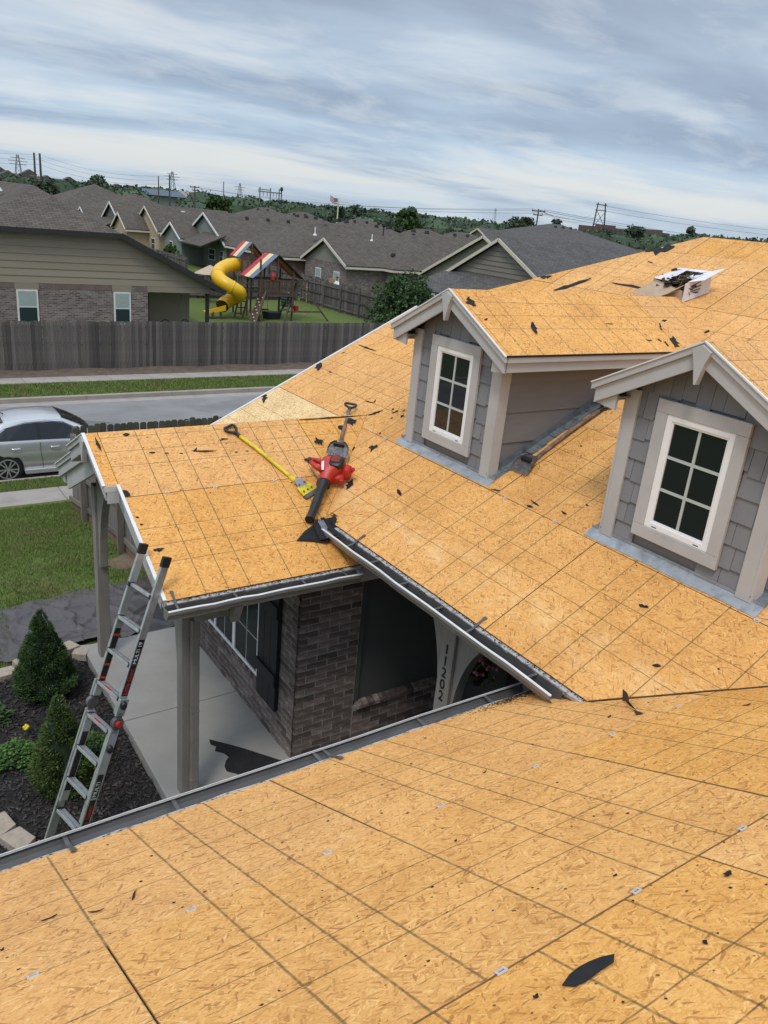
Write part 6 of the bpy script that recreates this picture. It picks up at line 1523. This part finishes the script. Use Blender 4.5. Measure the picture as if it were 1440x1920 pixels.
win_x(hD, 26.48, 80.0, 1.0, -3.3, -1.9, blind=False); win_x(hD, 28.78, 74.5, 1.6, -3.2, -2.1, blind=False); win_x(hD, 28.78, 72, .8, -3.2, -2.1, blind=False); vents(hD, [(33+2.4*k, 75.6, 1.05) for k in range(4)])
hE = H('tan house with stepped cream gables and brown roof', (34, 86, ZG))
gable_x(hE, 26, 40, 82.8, 91.4, -1.2, .56, 'siding_tan', 'siding_tan', 'shingle_roof', 'trim_cream'); gable_x(hE, 23.6, 27, 86.2, 91.6, -1.3, .6, 'siding_tan', 'siding_tan', 'shingle_roof', 'trim_cream')
win_x(hE, 26.28, 85.0, 1.2, -3.2, -2.0, blind=False); win_x(hE, 23.88, 88.8, .9, -3.1, -1.9, blind=False)
for k in range(3): MB().box(30+k*2.6, 30.4+k*2.6, 86.4, 86.8, .85, 1.0).build('skylight', 'trim_white', hE)
hF = H('dark gabled house with white trim far left of the tan house', (32, 97, ZG))
gable_x(hF, 25, 40, 92.4, 101.5, -1.3, .55, 'siding_grey', 'siding_grey', 'shingle_roof', 'trim_white'); slab_roof(hF, [[(23, 93, -1.5), (23, 101, -1.5), (25.4, 101, -.6), (25.4, 93, -.6)]], 'shingle_roof', .12, 'porch_roof')
hG = H('low brown hip roofed house beside the white trimmed one', (34, 112, ZG)); hip(hG, 25, 41, 104, 121, -1.2, .42, 'siding_tan', 'shingle_roof', 'trim_white'); gable_x(hG, 24.5, 30, 106, 111, -1.2, .5, 'siding_sage', 'siding_sage', 'shingle_roof', 'trim_white')
hH = H('brown hip roofed house just past the neighbour roof', (34, 132, ZG)); hip(hH, 24, 42, 124, 142, -1.0, .44, 'siding_tan', 'shingle_roof', 'trim_cream')
hI = H('large grey hip roofed house on the rise above the right dormer', (82, 80, ZG)); hip(hI, 72, 93, 71, 90, .7, .30, 'siding_taupe', 'shingle_grey', 'trim_white', zg=-4.5); gable_x(hI, 71, 78, 81, 86.5, .7, .5, 'siding_taupe', 'siding_taupe', 'shingle_grey', 'trim_cream'); vents(hI, [(81+1.5*k, 79, 3.2) for k in range(3)])
for i, (x, y, lab, t) in enumerate(((61, 58, 'hip roofed house behind the brick house with two windows', .36), (62, 76, 'hip roofed house behind the big roof by the play set', .38), (60, 96, 'hip roofed house behind the sage house', .42), (61, 116, 'hip roofed house behind the tan house, farther back', .42), (66, 140, 'hip roofed house in the back row left', .42), (70, 44, 'hip roofed house farthest right in the second row', .34), (92, 100, 'hip roofed house in the third row near the lamp', .40), (118, 84, 'small roofed house at the end of the main roof hip', .34))):
    h = H(lab, (x, y, ZG)); hip(h, x-8, x+8, y-7, y+7, -1.2, t, 'siding_taupe' if i % 2 else 'siding_tan', 'shingle_roof', 'trim_cream'); vents(h, [(x-4+2*k, y-1.2, -1.2+t*6.2) for k in range(4)])
    if i in (1, 5, 7): gable_x(h, x-9, x-3, y-5, y+1, -1.2, .55, 'siding_tan', 'siding_tan', 'shingle_roof', 'trim_cream')

# --- yard fences
zf_ = lambda p: -3.93
fence('dark board fence along the right side of the play set yard', (25.6, 29.0), (25.6, 49.5), 1.80, zf_, 'fence_wood', pw=.145, rail_side=1)
fence('dark board fence across the back of the play set yard', (8.5, 49.6), (25.5, 49.6), 1.80, zf_, 'fence_wood', pw=.145, rail_side=-1)
fence('board fence in front of the brick house with two windows', (27.0, 43.2), (27.0, 60.0), 1.75, zf_, 'fence_wood', pw=.16, rail_side=1)
fence('board fence behind the sage and tan houses', (21.5, 62.0), (21.5, 92.0), 1.75, zf_, 'fence_wood', pw=.2, rail_side=1)
gp = thing('fence_panel', 'fresh yellow wood gate section in the brick house fence', 'gate', (26.9, 47.0, -3.93))
for k in range(5): MB().box(26.82, 26.86, 46.7+k*.15, 46.84+k*.15, -3.9, -1.98).build('board', 'fence_new', gp)
for k in range(2): MB().box(26.76, 26.81, 46.7, 47.44, -3.4+k*.9, -3.3+k*.9).build('rail', 'fence_new', gp)
# person behind the fence, only head and shoulders show
pr_ = thing('person', 'person in a white shirt seen over the yard fence', 'person', (26.3, 45.4, -3.55))
PX, PY, PZ = 26.3, 45.4, -3.55
rings = []
for z, rx, ry in ((.0, .10, .16), (.5, .11, .17), (.85, .13, .19), (1.0, .14, .18), (1.25, .13, .19), (1.42, .12, .22), (1.48, .08, .13), (1.52, .055, .06), (1.58, .055, .06), (1.62, .075, .07), (1.70, .095, .08), (1.78, .09, .075), (1.84, .05, .04)):
    rings.append([(PX+rx*math.cos(q), PY+ry*math.sin(q), PZ+z+.05) for q in [2*math.pi*i/14 for i in range(14)]])
MB().loft(rings).build('body', 'skin', pr_, smooth=True)
rs_ = []
for z, rx, ry in ((.80, .15, .21), (1.0, .16, .20), (1.25, .15, .21), (1.42, .14, .24), (1.49, .09, .14)): rs_.append([(PX+rx*math.cos(q), PY+ry*math.sin(q), PZ+z+.05) for q in [2*math.pi*i/14 for i in range(14)]])
m = MB().loft(rs_)
for sg in (-1, 1): m.tube([(PX, PY+sg*.20, PZ+1.46), (PX-.02, PY+sg*.30, PZ+1.20), (PX-.08, PY+sg*.30, PZ+1.0)], [.07, .06, .05], 8)
m.build('shirt', 'shirt', pr_, smooth=True); MB().sphere((PX+.01, PY, PZ+1.80), (.105, .09, .10), 10, 6).build('hair', 'hair', pr_, smooth=True)
m = MB(); m.loft([[(PX+.14*math.cos(q), PY+.19*math.sin(q), PZ+z) for q in [2*math.pi*i/12 for i in range(12)]] for z in (.05, .5, .88)]); m.build('trousers', 'cloth_black', pr_)
# green compost bin
gbn = thing('green_bin', 'dark green ribbed bin beside the yard fence', 'bin', (22.9, 46.3, ZG)); mb = MB(); mb.tube([(22.9, 46.3, ZG+.05+.1*k) for k in range(9)], [.44+.03*(k % 2) for k in range(9)], 14); mb.build('barrel', 'green_plastic', gbn); MB().tube([(22.9, 46.3, ZG+.9), (22.9, 46.3, ZG+.96)], .46, 14).build('lid', 'pylon', gbn)

# --- play set
ps_ = thing('play_set', 'wooden play set with yellow spiral slide and striped canopies', 'play set', (18, 40.5, ZG))
Z0 = ZG
def beam(a, b, w=.09, n='post', m='play_wood'): MB().bar(a, b, w, w).build(n, m, ps_)
YA, YBk = 39.6, 41.4
for x in (17.55, 19.75):
    for y in (YA, YBk): beam((x, y, Z0), (x, y, -.35 if x < 18 else -.7))
for y in (YA, YBk): beam((18.66, y, -2.4), (18.66, y, -.18)); beam((17.5, y, -2.40), (19.8, y, -2.40), .12, 'deck_beam'); beam((17.5, y, -1.55), (19.8, y, -1.55), .08, 'rail')
for k in range(12): MB().box(17.5+k*.19, 17.67+k*.19, YA, YBk, -2.35, -2.31).build('deck_board', 'play_wood', ps_)
for k in range(16): MB().box(17.62+k*.135, 17.69+k*.135, YA-.03, YA-.01, -2.3, -1.55).build('baluster', 'play_wood', ps_)
def canopy(xc, zr, hl, hr, zl, zrr, y0, y1):
    n = 3; w = (y1-y0)/n
    for i, (cl, crr) in enumerate((('cloth_red', 'cloth_red'), ('cloth_yel', 'cloth_orange'), ('cloth_blue', 'cloth_black'))):
        ya, yb = y1-w*(i+1), y1-w*i
        m = MB(); m.prism([(xc, ya, zr), (xc, yb, zr), (xc-hl, yb, zl), (xc-hl, ya, zl)], (0, 0, -.02)); m.build('canopy_stripe', cl, ps_)
        m = MB(); m.prism([(xc, ya, zr-.002), (xc, yb, zr-.002), (xc+hr, yb, zrr), (xc+hr, ya, zrr)], (0, 0, -.02)); m.build('canopy_stripe', crr, ps_)
canopy(18.66, -.02, 1.65, 1.75, -1.42, -1.40, YA-.15, YBk-.1); 
canopy(17.9, .45, .85, 1.0, -.42, -.5, 41.6, 43.0)
for x in (17.3, 18.5):
    for y in (41.7, 42.9): beam((x, y, Z0), (x, y, -.5)) 
beam((17.9, 41.65, -2), (17.9, 41.65, .42)); beam((17.2, 41.7, -.55), (18.6, 41.7, -.55), .1, 'rail'); beam((18.66, YA-.1, -.06), (18.66, YBk, -.06), .08, 'ridge_beam')
# spiral slide
sp = [(17.3, 42.3, -.95), (16.7, 42.0, -.95), (15.9, 41.5, -1.15), (15.35, 40.8, -1.42), (15.25, 40.1, -1.68), (15.6, 39.6, -1.95), (16.15, 39.55, -2.25), (16.4, 40.0, -2.5), (16.3, 40.5, -2.75), (15.9, 40.7, -2.98), (15.5, 40.4, -3.2)]
def cr(P, n=4):
    out = []
    for i in range(len(P)-1):
        p0, p1, p2, p3 = [Vector(P[max(0, min(len(P)-1, i+k))]) for k in (-1, 0, 1, 2)]
        for j in range(n):
            t = j/n; out.append(.5*((2*p1)+(-p0+p2)*t+(2*p0-5*p1+4*p2-p3)*t*t+(-p0+3*p1-3*p2+p3)*t**3))
    return out+[Vector(P[-1])]
pts = cr(sp, 5); m = MB(); m.tube(pts, .40, 16, cap=False); m.build('spiral_slide', 'slide', ps_, smooth=True)
for k in (6, 16, 26, 36, 46): 
    if k < len(pts)-1: d_ = (pts[k+1]-pts[k]).normalized(); MB().tube([pts[k]-d_*.03, pts[k]+d_*.03], .425, 16).build('slide_joint', 'slide', ps_, smooth=True)
m = MB(); m.prism([(14.5, 40.1, -3.60), (15.6, 40.1, -3.42), (15.6, 40.9, -3.42), (14.5, 40.9, -3.60)], (0, 0, .05)); m.prism([(14.5, 40.05, -3.6), (15.6, 40.05, -3.42), (15.6, 40.05, -3.1), (14.5, 40.05, -3.4)], (0, .05, 0)); m.build('slide_exit', 'slide', ps_)
for x in (14.8, 15.3): beam((x, 40.1, Z0), (x, 40.1, -3.5), .12)
MB().tube([pts[-1]-V(0, 0, 0), pts[-1]+(pts[-2]-pts[-1])*.3], .36, 14).build('slide_mouth', 'car_dark', ps_)
# side ladder, climbing ramp, swing beam
for dx in (0, .55): beam((16.2+dx, 40.2, Z0+.1), (16.75+dx, 40.2, -1.45), .08, 'ladder_rail')
for k in range(6): z = -3.6+k*.36; x = 16.2+(z-(Z0+.1))/2.4*.55; beam((x, 40.2, z), (x+.55, 40.2, z), .06, 'ladder_rung')
for dy in (0, .8): beam((16.85, 38.6+dy, Z0), (17.9, 39.5+dy*.9, -2.2), .10, 'ramp_rail')
m = MB(); m.prism([(16.85, 38.65, Z0+.02), (16.85, 39.4, Z0+.02), (17.9, 40.15, -2.28), (17.9, 39.55, -2.28)], (.02, -.02, .03)); rp_ = m.build('climbing_ramp', 'play_wood', ps_)
for k in range(12): t = (k+.5)/12; MB().sphere((16.85+1.05*t-.02, 38.75+.9*t+.25*(k % 3), Z0+.06+1.7*t), .055, 6, 4).build('climbing_hold', 'trim_cream', rp_)
beam((17.6, 40.5, -1.50), (21.3, 40.5, -1.58), .13, 'swing_beam')
beam((20.6, 40.5, -1.55), (19.0, 39.2, Z0), .1, 'swing_leg'); beam((20.6, 40.5, -1.55), (22.3, 39.4, Z0), .1, 'swing_leg'); beam((20.6, 40.5, -1.55), (20.0, 41.9, Z0), .1, 'swing_leg'); beam((19.4, 39.5, -3.35), (21.9, 39.6, -3.35), .09, 'cross_brace')
MB().tube([(21.2, 40.5, -1.6), (21.2, 40.45, -2.6), (21.25, 40.5, Z0+.2)], .025, 6).build('climbing_rope', 'rope', ps_)
for k in range(5): MB().sphere((21.2, 40.47, -2.0-.42*k), .05, 6, 4).build('rope_knot', 'rope', ps_)
for x in (18.3, 19.6):
    for dx in (-.22, .22): MB().tube([(x+dx, 40.5, -1.55), (x+dx, 40.5, -3.35)], .014, 5).build('swing_chain', 'rope', ps_)
    MB().box(x-.25, x+.25, 40.35, 40.65, -3.40, -3.34).build('swing_seat', 'toy_blue' if x > 19 else 'cloth_black', ps_)
m = MB(); m.tube([(20.2, 39.9, -3.35), (20.15, 39.9, -3.05), (20.2, 39.95, -3.0)], [.16, .19, .05], 8); m.build('baby_swing', 'toy_red', ps_)
m = MB(); m.tube([(18.35, 39.55, -1.5), (18.35, 39.55, -1.25), (18.35, 39.55, -1.05)], [.12, .13, .05], 8); m.build('toy_figure', 'toy_red', ps_)
m = MB(); m.prism([(18.1, 41.35, -1.5), (18.6, 41.35, -1.5), (18.6, 41.35, -.9), (18.35, 41.35, -.65), (18.1, 41.35, -.9)], (0, .04, 0)); m.build('play_panel', 'white_label', ps_)
m = MB(); m.loft([[(18.75+q[0]*s_, 40.35+q[1]*s_, Z0+z) for q in ((-.5, -.4), (.5, -.4), (.5, .4), (-.5, .4))] for z, s_ in ((.02, .8), (.45, 1.0))]); tag(m.build('sand_tub', 'cloth_black'), 'black tub on the grass under the play set', 'tub')
m = MB(); m.sphere((15.9, 44.5, -.45), (1.2, 1.0, .05), 8, 4)
# small garden umbrella behind the slide
um = thing('garden_umbrella', 'faded tan garden umbrella behind the yellow slide', 'umbrella', (17.5, 47.2, ZG)); m = MB(); m.tube([(17.5, 47.2, -2.0), (17.5, 47.2, -1.45)], [1.1, .05], 8); m.build('canopy', 'carton', um); MB().tube([(17.5, 47.2, ZG), (17.5, 47.2, -1.5)], .025, 6).build('pole', 'play_wood', um)

# ================================================================== trees
def leafmesh(n, fn, seed):
    rs = np.random.default_rng(seed); out = np.empty((n*4, 3))
    for k in range(n):
        p, s = fn(rs); a = rs.normal(0, 1, 3); a /= np.linalg.norm(a); b = np.cross(a, rs.normal(0, 1, 3)); b /= np.linalg.norm(b)
        out[4*k] = p-a*s; out[4*k+1] = p+b*s*.6; out[4*k+2] = p+a*s; out[4*k+3] = p-b*s*.6
    return out
def tree(label, x, y, zb, h, rx, mat, n, sz, seed, cat='tree', name='tree', low=.25, group=None, lobes=14):
    t = thing(name, label, cat, (x, y, zb), group); r = random.Random(seed)
    m = MB(); m.tube([(x, y, zb-.3), (x+.02*h, y, zb+h*.35), (x, y, zb+h*.75)], [.045*h**.8, .03*h**.8, .01*h], 7); m.build('trunk', 'bark', t)
    lb = []
    for k in range(lobes):
        q = r.uniform(0, 6.28); rr = rx*.62*math.sqrt(r.random()); f = low+(1-low)*r.random(); s = rx*r.choice((.22, .30, .36, .46))*(1.15-.5*f)
        lb.append((x+rr*math.cos(q)*(1.2-.6*f), y+rr*math.sin(q)*(1.2-.6*f), zb+h*f*.93, s))
    for k in range(5):
        l = lb[k]; m = MB(); m.tube([(x, y, zb+h*.3), ((x+l[0])/2, (y+l[1])/2, (zb+h*.3+l[2])/2+.1), l[:3]], [.02*h**.8, .014*h**.8, .004*h], 5); m.build('limb', 'bark', t)
    def fn(rs):
        l = lb[rs.integers(len(lb))]; d = rs.normal(0, 1, 3); d /= np.linalg.norm(d); rad = l[3]*rs.uniform(.55, 1.08)
        return np.array([l[0]+d[0]*rad, l[1]+d[1]*rad, l[2]+d[2]*rad*.8]), sz*rs.uniform(.6, 1.3)
    v = leafmesh(n, fn, seed)-np.array([x, y, zb]); me = bpy.data.meshes.new('crown'); me.from_pydata(v.tolist(), [], np.arange(len(v)).reshape(-1, 4).tolist()); me.materials.append(MAT[mat])
    o = bpy.data.objects.new('crown', me); C.objects.link(o); o.parent = t; return t
tree('dense green bushy tree behind the street fence beside the farther dormer', 22.3, 31.3, -3.9, 3.5, 3.1, 'leaf_dark', 12000, .10, 4, low=.10, lobes=40)
tree('bright green young tree among the roofs below the flagpole', 77, 110, ZG, 6.4, 3.3, 'leaf_far_light', 1800, .35, 5)
tree('bright green garden bush in the yard by the sage house', 24.3, 74.0, ZG, 2.0, 1.9, 'leaf_far_light', 900, .16, 6, low=.1, cat='bush', name='bush')
for i, (x, y, h, r, m, lab) in enumerate(((62, 240, 9.6, 6, 'leaf_far_hazy', 'tall dark tree left of the blue roofed building'), (112, 190, 8.0, 4.5, 'leaf_far_hazy', 'dark tree beside the flagpole'), (128, 205, 8.2, 6, 'leaf_far_hazy', 'wide dark tree right of the flagpole'), (84, 205, 7.0, 6, 'leaf_far_light', 'light green tree behind the row of grey roofs'), (58, 225, 7.6, 5.5, 'leaf_far_hazy', 'rounded dark tree above the tan house'), (44, 220, 7.2, 5.5, 'leaf_far_hazy', 'dark tree behind the neighbour roof'), (262, 190, 12.5, 5, 'leaf_far_hazy', 'tall feathery tree near the right end of the main ridge'), (238, 195, 10.8, 8, 'leaf_far_hazy', 'broad dark tree above the main ridge peak'), (275, 175, 10, 7, 'leaf_far_hazy', 'low tree at the far right over the main ridge'), (106, 150, 9, 5, 'leaf_far_light', 'mid green tree behind the light post'), (150, 160, 9, 7, 'leaf_far_hazy', 'dark tree behind the third row roofs'), (175, 175, 9.5, 7, 'leaf_far_hazy', 'dark tree left of the crossarm pole'))):
    tree(lab, x, y, ZG-.5, h, r, m, 1600, .55, 20+i, group='trees beyond the houses')
# far woods as one mass
rs = np.random.default_rng(9); VV = []; FF = []
core = MB()
for k in range(760):
    az = math.radians(rs.uniform(0, 76)) if k < 620 else math.radians(rs.uniform(2, 40)); d = rs.uniform(230, 620) if k < 620 else rs.uniform(600, 900); x = -3.8+d*math.sin(az); y = -5+d*math.cos(az)
    tt = min(1, max(0, (math.degrees(az)-44)/20)); h = 2.2+d*(.0005+.013*tt*tt*(3-2*tt))+rs.normal(0, .8)+5.0; r = rs.uniform(4, 7.5)*(.8+d/900)
    zb = -5.0
    core.sphere((x, y, zb+h*.5), (r*.8, r*.8, h*.46), 8, 5, jit=.12)
    n = 95
    for _ in range(n):
        dv = rs.normal(0, 1, 3); dv /= np.linalg.norm(dv); dv[2] = abs(dv[2])*1.0 if rs.random() < .75 else dv[2]
        p = np.array([x, y, zb+h*.52])+dv*np.array([r, r, h*.5])*rs.uniform(.8, 1.06); s = rs.uniform(.35, .95)*(d/330)
        a = rs.normal(0, 1, 3); a /= np.linalg.norm(a); b = np.cross(a, rs.normal(0, 1, 3)); b /= np.linalg.norm(b); i0 = len(VV); VV += [p-a*s, p+b*s*.7, p+a*s, p-b*s*.7]; FF.append((i0, i0+1, i0+2, i0+3))
i0 = len(VV); VV += [np.array(v) for v in core.v]; FF += [tuple(i+i0 for i in f) for f in core.f]
me = bpy.data.meshes.new('far_woods'); me.from_pydata([tuple(v) for v in VV], [], FF); me.materials.append(MAT['leaf_far_hazy'])
o = bpy.data.objects.new('far_woods', me); C.objects.link(o); o['kind'] = 'stuff'; o['label'] = 'dark green far woods along the horizon'; o['category'] = 'woods'
# low ridge at the left, with small houses
mb = MB()
for j in range(13):
    for i in range(25):
        u, v = i/24, j/12; x = -150+620*u; y = 640+420*v; mb.v.append(V(x, y, -8+15*math.sin(math.pi*min(1, v*1.1))*max(0, math.cos((u-.32)*2.1))**1.5))
for j in range(12):
    for i in range(24): a = j*25+i; mb.f.append((a, a+1, a+26, a+25)); mb.uv.append(None); mb.mi.append(0)
struct(mb.build('hills', 'hill', smooth=True))
HS = ((78, 520, 1.2), (95, 560, 2.0), (112, 600, 2.4), (128, 610, 1.6), (150, 640, 2.2), (104, 640, 4.2), (135, 700, 5.0), (160, 600, .6), (190, 660, .8), (70, 600, 4.0))
for i, (x, y, z) in enumerate(HS):
    t = thing('hillside_house', 'tiny pale house on the far left rise, %s from the left' % ORDW[sorted(HS, key=lambda q: img_x(q)).index((x, y, z))], 'house', (x, y, z), 'houses on the far rise')
    MB().box(x-5, x+5, y-4, y+4, z-4, z+1).build('wall', 'far_wall', t); MB().prism([(x-5.5, y-4.4, z+1), (x+5.5, y-4.4, z+1), (x, y-4.4, z+4.2)], (0, 8.8, 0)).build('roof', 'roof_flat', t)
bb_ = thing('blue_roofed_building', 'long low building with a blue roof among far trees', 'building', (104, 300, 0)); MB().box(95, 111, 296, 308, -4, 1.3).build('wall', 'siding_sage', bb_); MB().prism([(94, 295, 1.3), (94, 302, 3.2), (94, 309, 1.3)], (15, 0, 0)).build('roof', 'roof_blue', bb_); MB().prism([(109, 294, 1.2), (112.6, 294, 1.2), (110.8, 294, 3.6)], (0, 14, 0)).build('gable', 'far_wall', bb_)
for k, (x0, x1, z, lab) in enumerate(((448, 486, 9.0, 'long brick building beyond the trees by the lattice mast'), (500, 520, 9.2, 'small brick building right of the long brick one'))):
    t = thing('brick_building', lab, 'building', (x0, 400, 0)); MB().box(x0, x1, 396, 420, -5, z-1.6).build('wall', 'brick_far', t); MB().box(x0+6, x0+14, 398, 410, z-1.6, z).build('roof_block', 'brick_far', t)
    for q in range(int((x1-x0)/5)): MB().box(x0+1+q*5, x0+3.4+q*5, 395.9, 395.99, z-5, z-2.6).build('window', 'glass_far', t)

# --- poles, masts, wires
def pole(label, x, y, z0, z1, r, arms=(), mat='pole_wood', name='utility_pole', cat='utility pole', group='poles on the skyline'):
    t = thing(name, label, cat, (x, y, z0), group); MB().tube([(x, y, z0), (x, y, z1)], [r, r*.7], 7).build('shaft', mat, t)
    for dz, w in arms:
        MB().bar((x-w*.8, y+w*.6, z1-dz), (x+w*.8, y-w*.6, z1-dz), r*.9, r*1.1).build('crossarm', mat, t)
        for s_ in (-.9, 0, .9): MB().tube([(x+s_*w*.8, y-s_*w*.6, z1-dz), (x+s_*w*.8, y-s_*w*.6, z1-dz+.35)], .06, 5).build('insulator', mat, t)
    return t
pole('tall dark pole at far left, first of a pair', 58.2, 300, ZG, 10.9, .42); pole('tall dark pole at far left, second of a pair', 60.0, 300, ZG, 10.9, .46)
pole('thin pole left of the lattice mast', 86.6, 260, ZG, 7.2, .22); pole('thick dark pole just left of the lattice mast', 90.2, 260, ZG, 8.0, .30)
pole('wooden pole with crossarm above the tan house', 75.4, 200, ZG, 4.8, .22, ((.3, 1.2), (1.0, .7))); pole('slender grey pole right of the crossarm pole', 95.8, 230, ZG, 7.1, .2, mat='pylon')
pole('wooden pole with double crossarm right of centre', 97.6, 100, ZG, 5.8, .16, ((.35, 1.15), (.95, .8)))
pole('short pole among roofs in the middle distance', 104, 150, ZG, 3.4, .14); pole('thin dark pole by the tall trees', 40, 210, ZG, 3.6, .16, ((.3, .8),))
def lattice(label, x, y, z0, z1, w, arms):
    t = thing('lattice_mast', label, 'pylon', (x, y, z0), 'lattice masts on the skyline'); r = w*.055; n = 7
    for sx in (-1, 1):
        for sy in (-1, 1): MB().bar((x+sx*w/2, y+sy*w/2, z0), (x+sx*w*.09, y+sy*w*.09, z1), r, r).build('leg', 'pylon', t)
    m = MB()
    for k in range(n):
        f0, f1 = k/n, (k+1)/n; a = w/2*(1-f0)+w*.09*f0; b = w/2*(1-f1)+w*.09*f1; za, zb = z0+(z1-z0)*f0, z0+(z1-z0)*f1
        m.bar((x-a, y-a, za), (x+b, y-b, zb), r*.6, r*.6); m.bar((x+a, y-a, za), (x-b, y-b, zb), r*.6, r*.6)
    m.build('bracing', 'pylon', t)
    for f, l in arms: MB().bar((x-l, y, z0+(z1-z0)*f), (x+l, y, z0+(z1-z0)*f), r, r*1.2).build('arm', 'pylon', t)
lattice('lattice transmission mast at far left above the rise', 127.6, 700, ZG, 18.8, 6.5, ((.70, 6), (.80, 7), (.90, 5)))
lattice('lattice transmission mast behind the two poles', 284.4, 800, ZG, 21.2, 7, ((.72, 6), (.82, 7.5), (.92, 5)))
lattice('small far lattice mast left of centre', 355, 800, ZG, 17.2, 6, ((.72, 5), (.84, 6)))
lattice('faint lattice mast far right of centre', 560, 640, ZG, 17.0, 4, ((.9, 2),))
# portal structures
t = thing('substation_frame', 'grey portal frame of a substation on the skyline', 'pylon', (159.8, 330, ZG))
for dx in (-5, 0, 4.2): MB().tube([(159.8+dx, 330, ZG), (159.8+dx, 330, 8.3)], .28, 6).build('leg', 'pylon', t)
MB().bar((154, 330, 6.6), (165, 330, 6.6), .4, .5).build('beam', 'pylon', t); MB().bar((154, 330, 7.4), (160, 330, 7.4), .4, .4).build('beam', 'pylon', t)
for dx in (-3.4, -1.5, 1.4, 3): MB().tube([(159.8+dx, 330, 6.4), (159.8+dx, 330, 4.6)], .15, 5).build('insulator', 'pylon', t)
t = thing('transmission_frame', 'dark two legged transmission frame above the right hand trees', 'pylon', (247, 220, ZG))
for s_ in (-1, 1): MB().tube([(247+s_*2.7, 220-s_*1.5, ZG), (246+s_*1.25, 220-s_*.7, 13.9)], [.34, .24], 6).build('leg', 'pole_wood', t)
for z, w in ((13.2, 1.9), (11.2, 1.9)): MB().bar((246.1-w, 220+w*.55, z), (246.1+w, 220-w*.55, z), .3, .3).build('crossarm', 'pole_wood', t)
MB().bar((246.5-1.9, 221, 5.5), (246.5+1.6, 219.2, 11), .16, .16).build('brace', 'pole_wood', t); MB().bar((246.5+1.9, 219, 5.5), (246.5-1.6, 220.8, 11), .16, .16).build('brace', 'pole_wood', t)
def lamp(label, x, y, z1, r): t = thing('street_lamp', label, 'street lamp', (x, y, ZG), 'street lamps'); MB().tube([(x, y, ZG), (x, y, z1-.4)], r, 7).build('post', 'ntrim_dark', t); MB().sphere((x, y, z1-.2), (r*3, r*3, r*4), 8, 5).build('lamp_head', 'ntrim_dark', t)
lamp('tall street lamp beside the portal frame', 150, 300, 8.0, .22); lamp('black street lamp between the grey roofs', 49.7, 75, 1.75, .075)
fl = thing('flag_pole', 'pole with a flag flying above the far trees', 'flag', (99.6, 170, ZG)); MB().tube([(99.6, 170, ZG), (99.6, 170, 5.0)], [.2, .14], 7).build('pole', 'trim_cream', fl); MB().bar((98.6, 170.6, 4.3), (101.8, 168.8, 4.3), .14, .14).build('crossarm', 'trim_cream', fl)
def fpt(u, v): return V(99.35-2.1*u, 170+.12*math.sin(u*6), 5.05+.55*u-.25*math.sin(u*3)-1.25*v)
for k in range(7):
    m = MB(); n = 6
    for i in range(n):
        u0, u1 = (i/n, (i+1)/n); v0, v1 = k/7, (k+1)/7; m.prism([fpt(u0, v0), fpt(u1, v0), fpt(u1, v1), fpt(u0, v1)], (0, .02, 0))
    m.build('flag_stripe', 'cloth_red' if k % 2 == 0 else 'trim_white', fl)
m = MB()
for i in range(3): m.prism([fpt(i*.14, -.01), fpt((i+1)*.14, -.01), fpt((i+1)*.14, .53), fpt(i*.14, .53)], (0, -.03, 0))
m.build('flag_canton', 'cloth_blue', fl)
def wire(a, b, sag, r, label):
    a, b = Vector(a), Vector(b); n = 24; m = MB(); m.tube([a+(b-a)*(k/n)-V(0, 0, sag*4*(k/n)*(1-k/n)) for k in range(n+1)], r, 4, cap=False); tag(m.build('power_line', 'wire'), label, 'power line', 'power lines')
for dx, dz, wd in ((-.9, 5.5, 'far'), (.9, 5.5, 'near'), (0, 4.9, 'lowest')):
    wire((97.6+dx, 100-dx*.75, dz+.25), (75.4, 200, 4.6), 1.6, .022, 'thin %s power line sagging left from the crossarm pole' % wd); wire((97.6+dx, 100-dx*.75, dz+.25), (260, 60, 7.5+dx), 3.4, .025, 'thin %s power line running right from the crossarm pole' % wd)
for z, wd in ((10.6, 'top'), (9.0, 'middle'), (7.4, 'bottom')): wire((60, 300, z), (90.2, 260, z*.72), 2.2, .03, 'thin %s power line right of the left pole pair' % wd); wire((60, 300, z), (20, 420, z+2), 1.5, .03, 'thin %s power line left of the left pole pair' % wd)
for z, wd in ((13.0, 'upper'), (11.2, 'lower')): wire((247, 220, z), (420, 120, z+5), 5, .045, 'thin %s power line running right from the transmission frame' % wd); wire((247, 220, z), (97.6, 100, 5.7), 3.0, .03, 'thin %s power line between the transmission frame and crossarm pole' % wd)
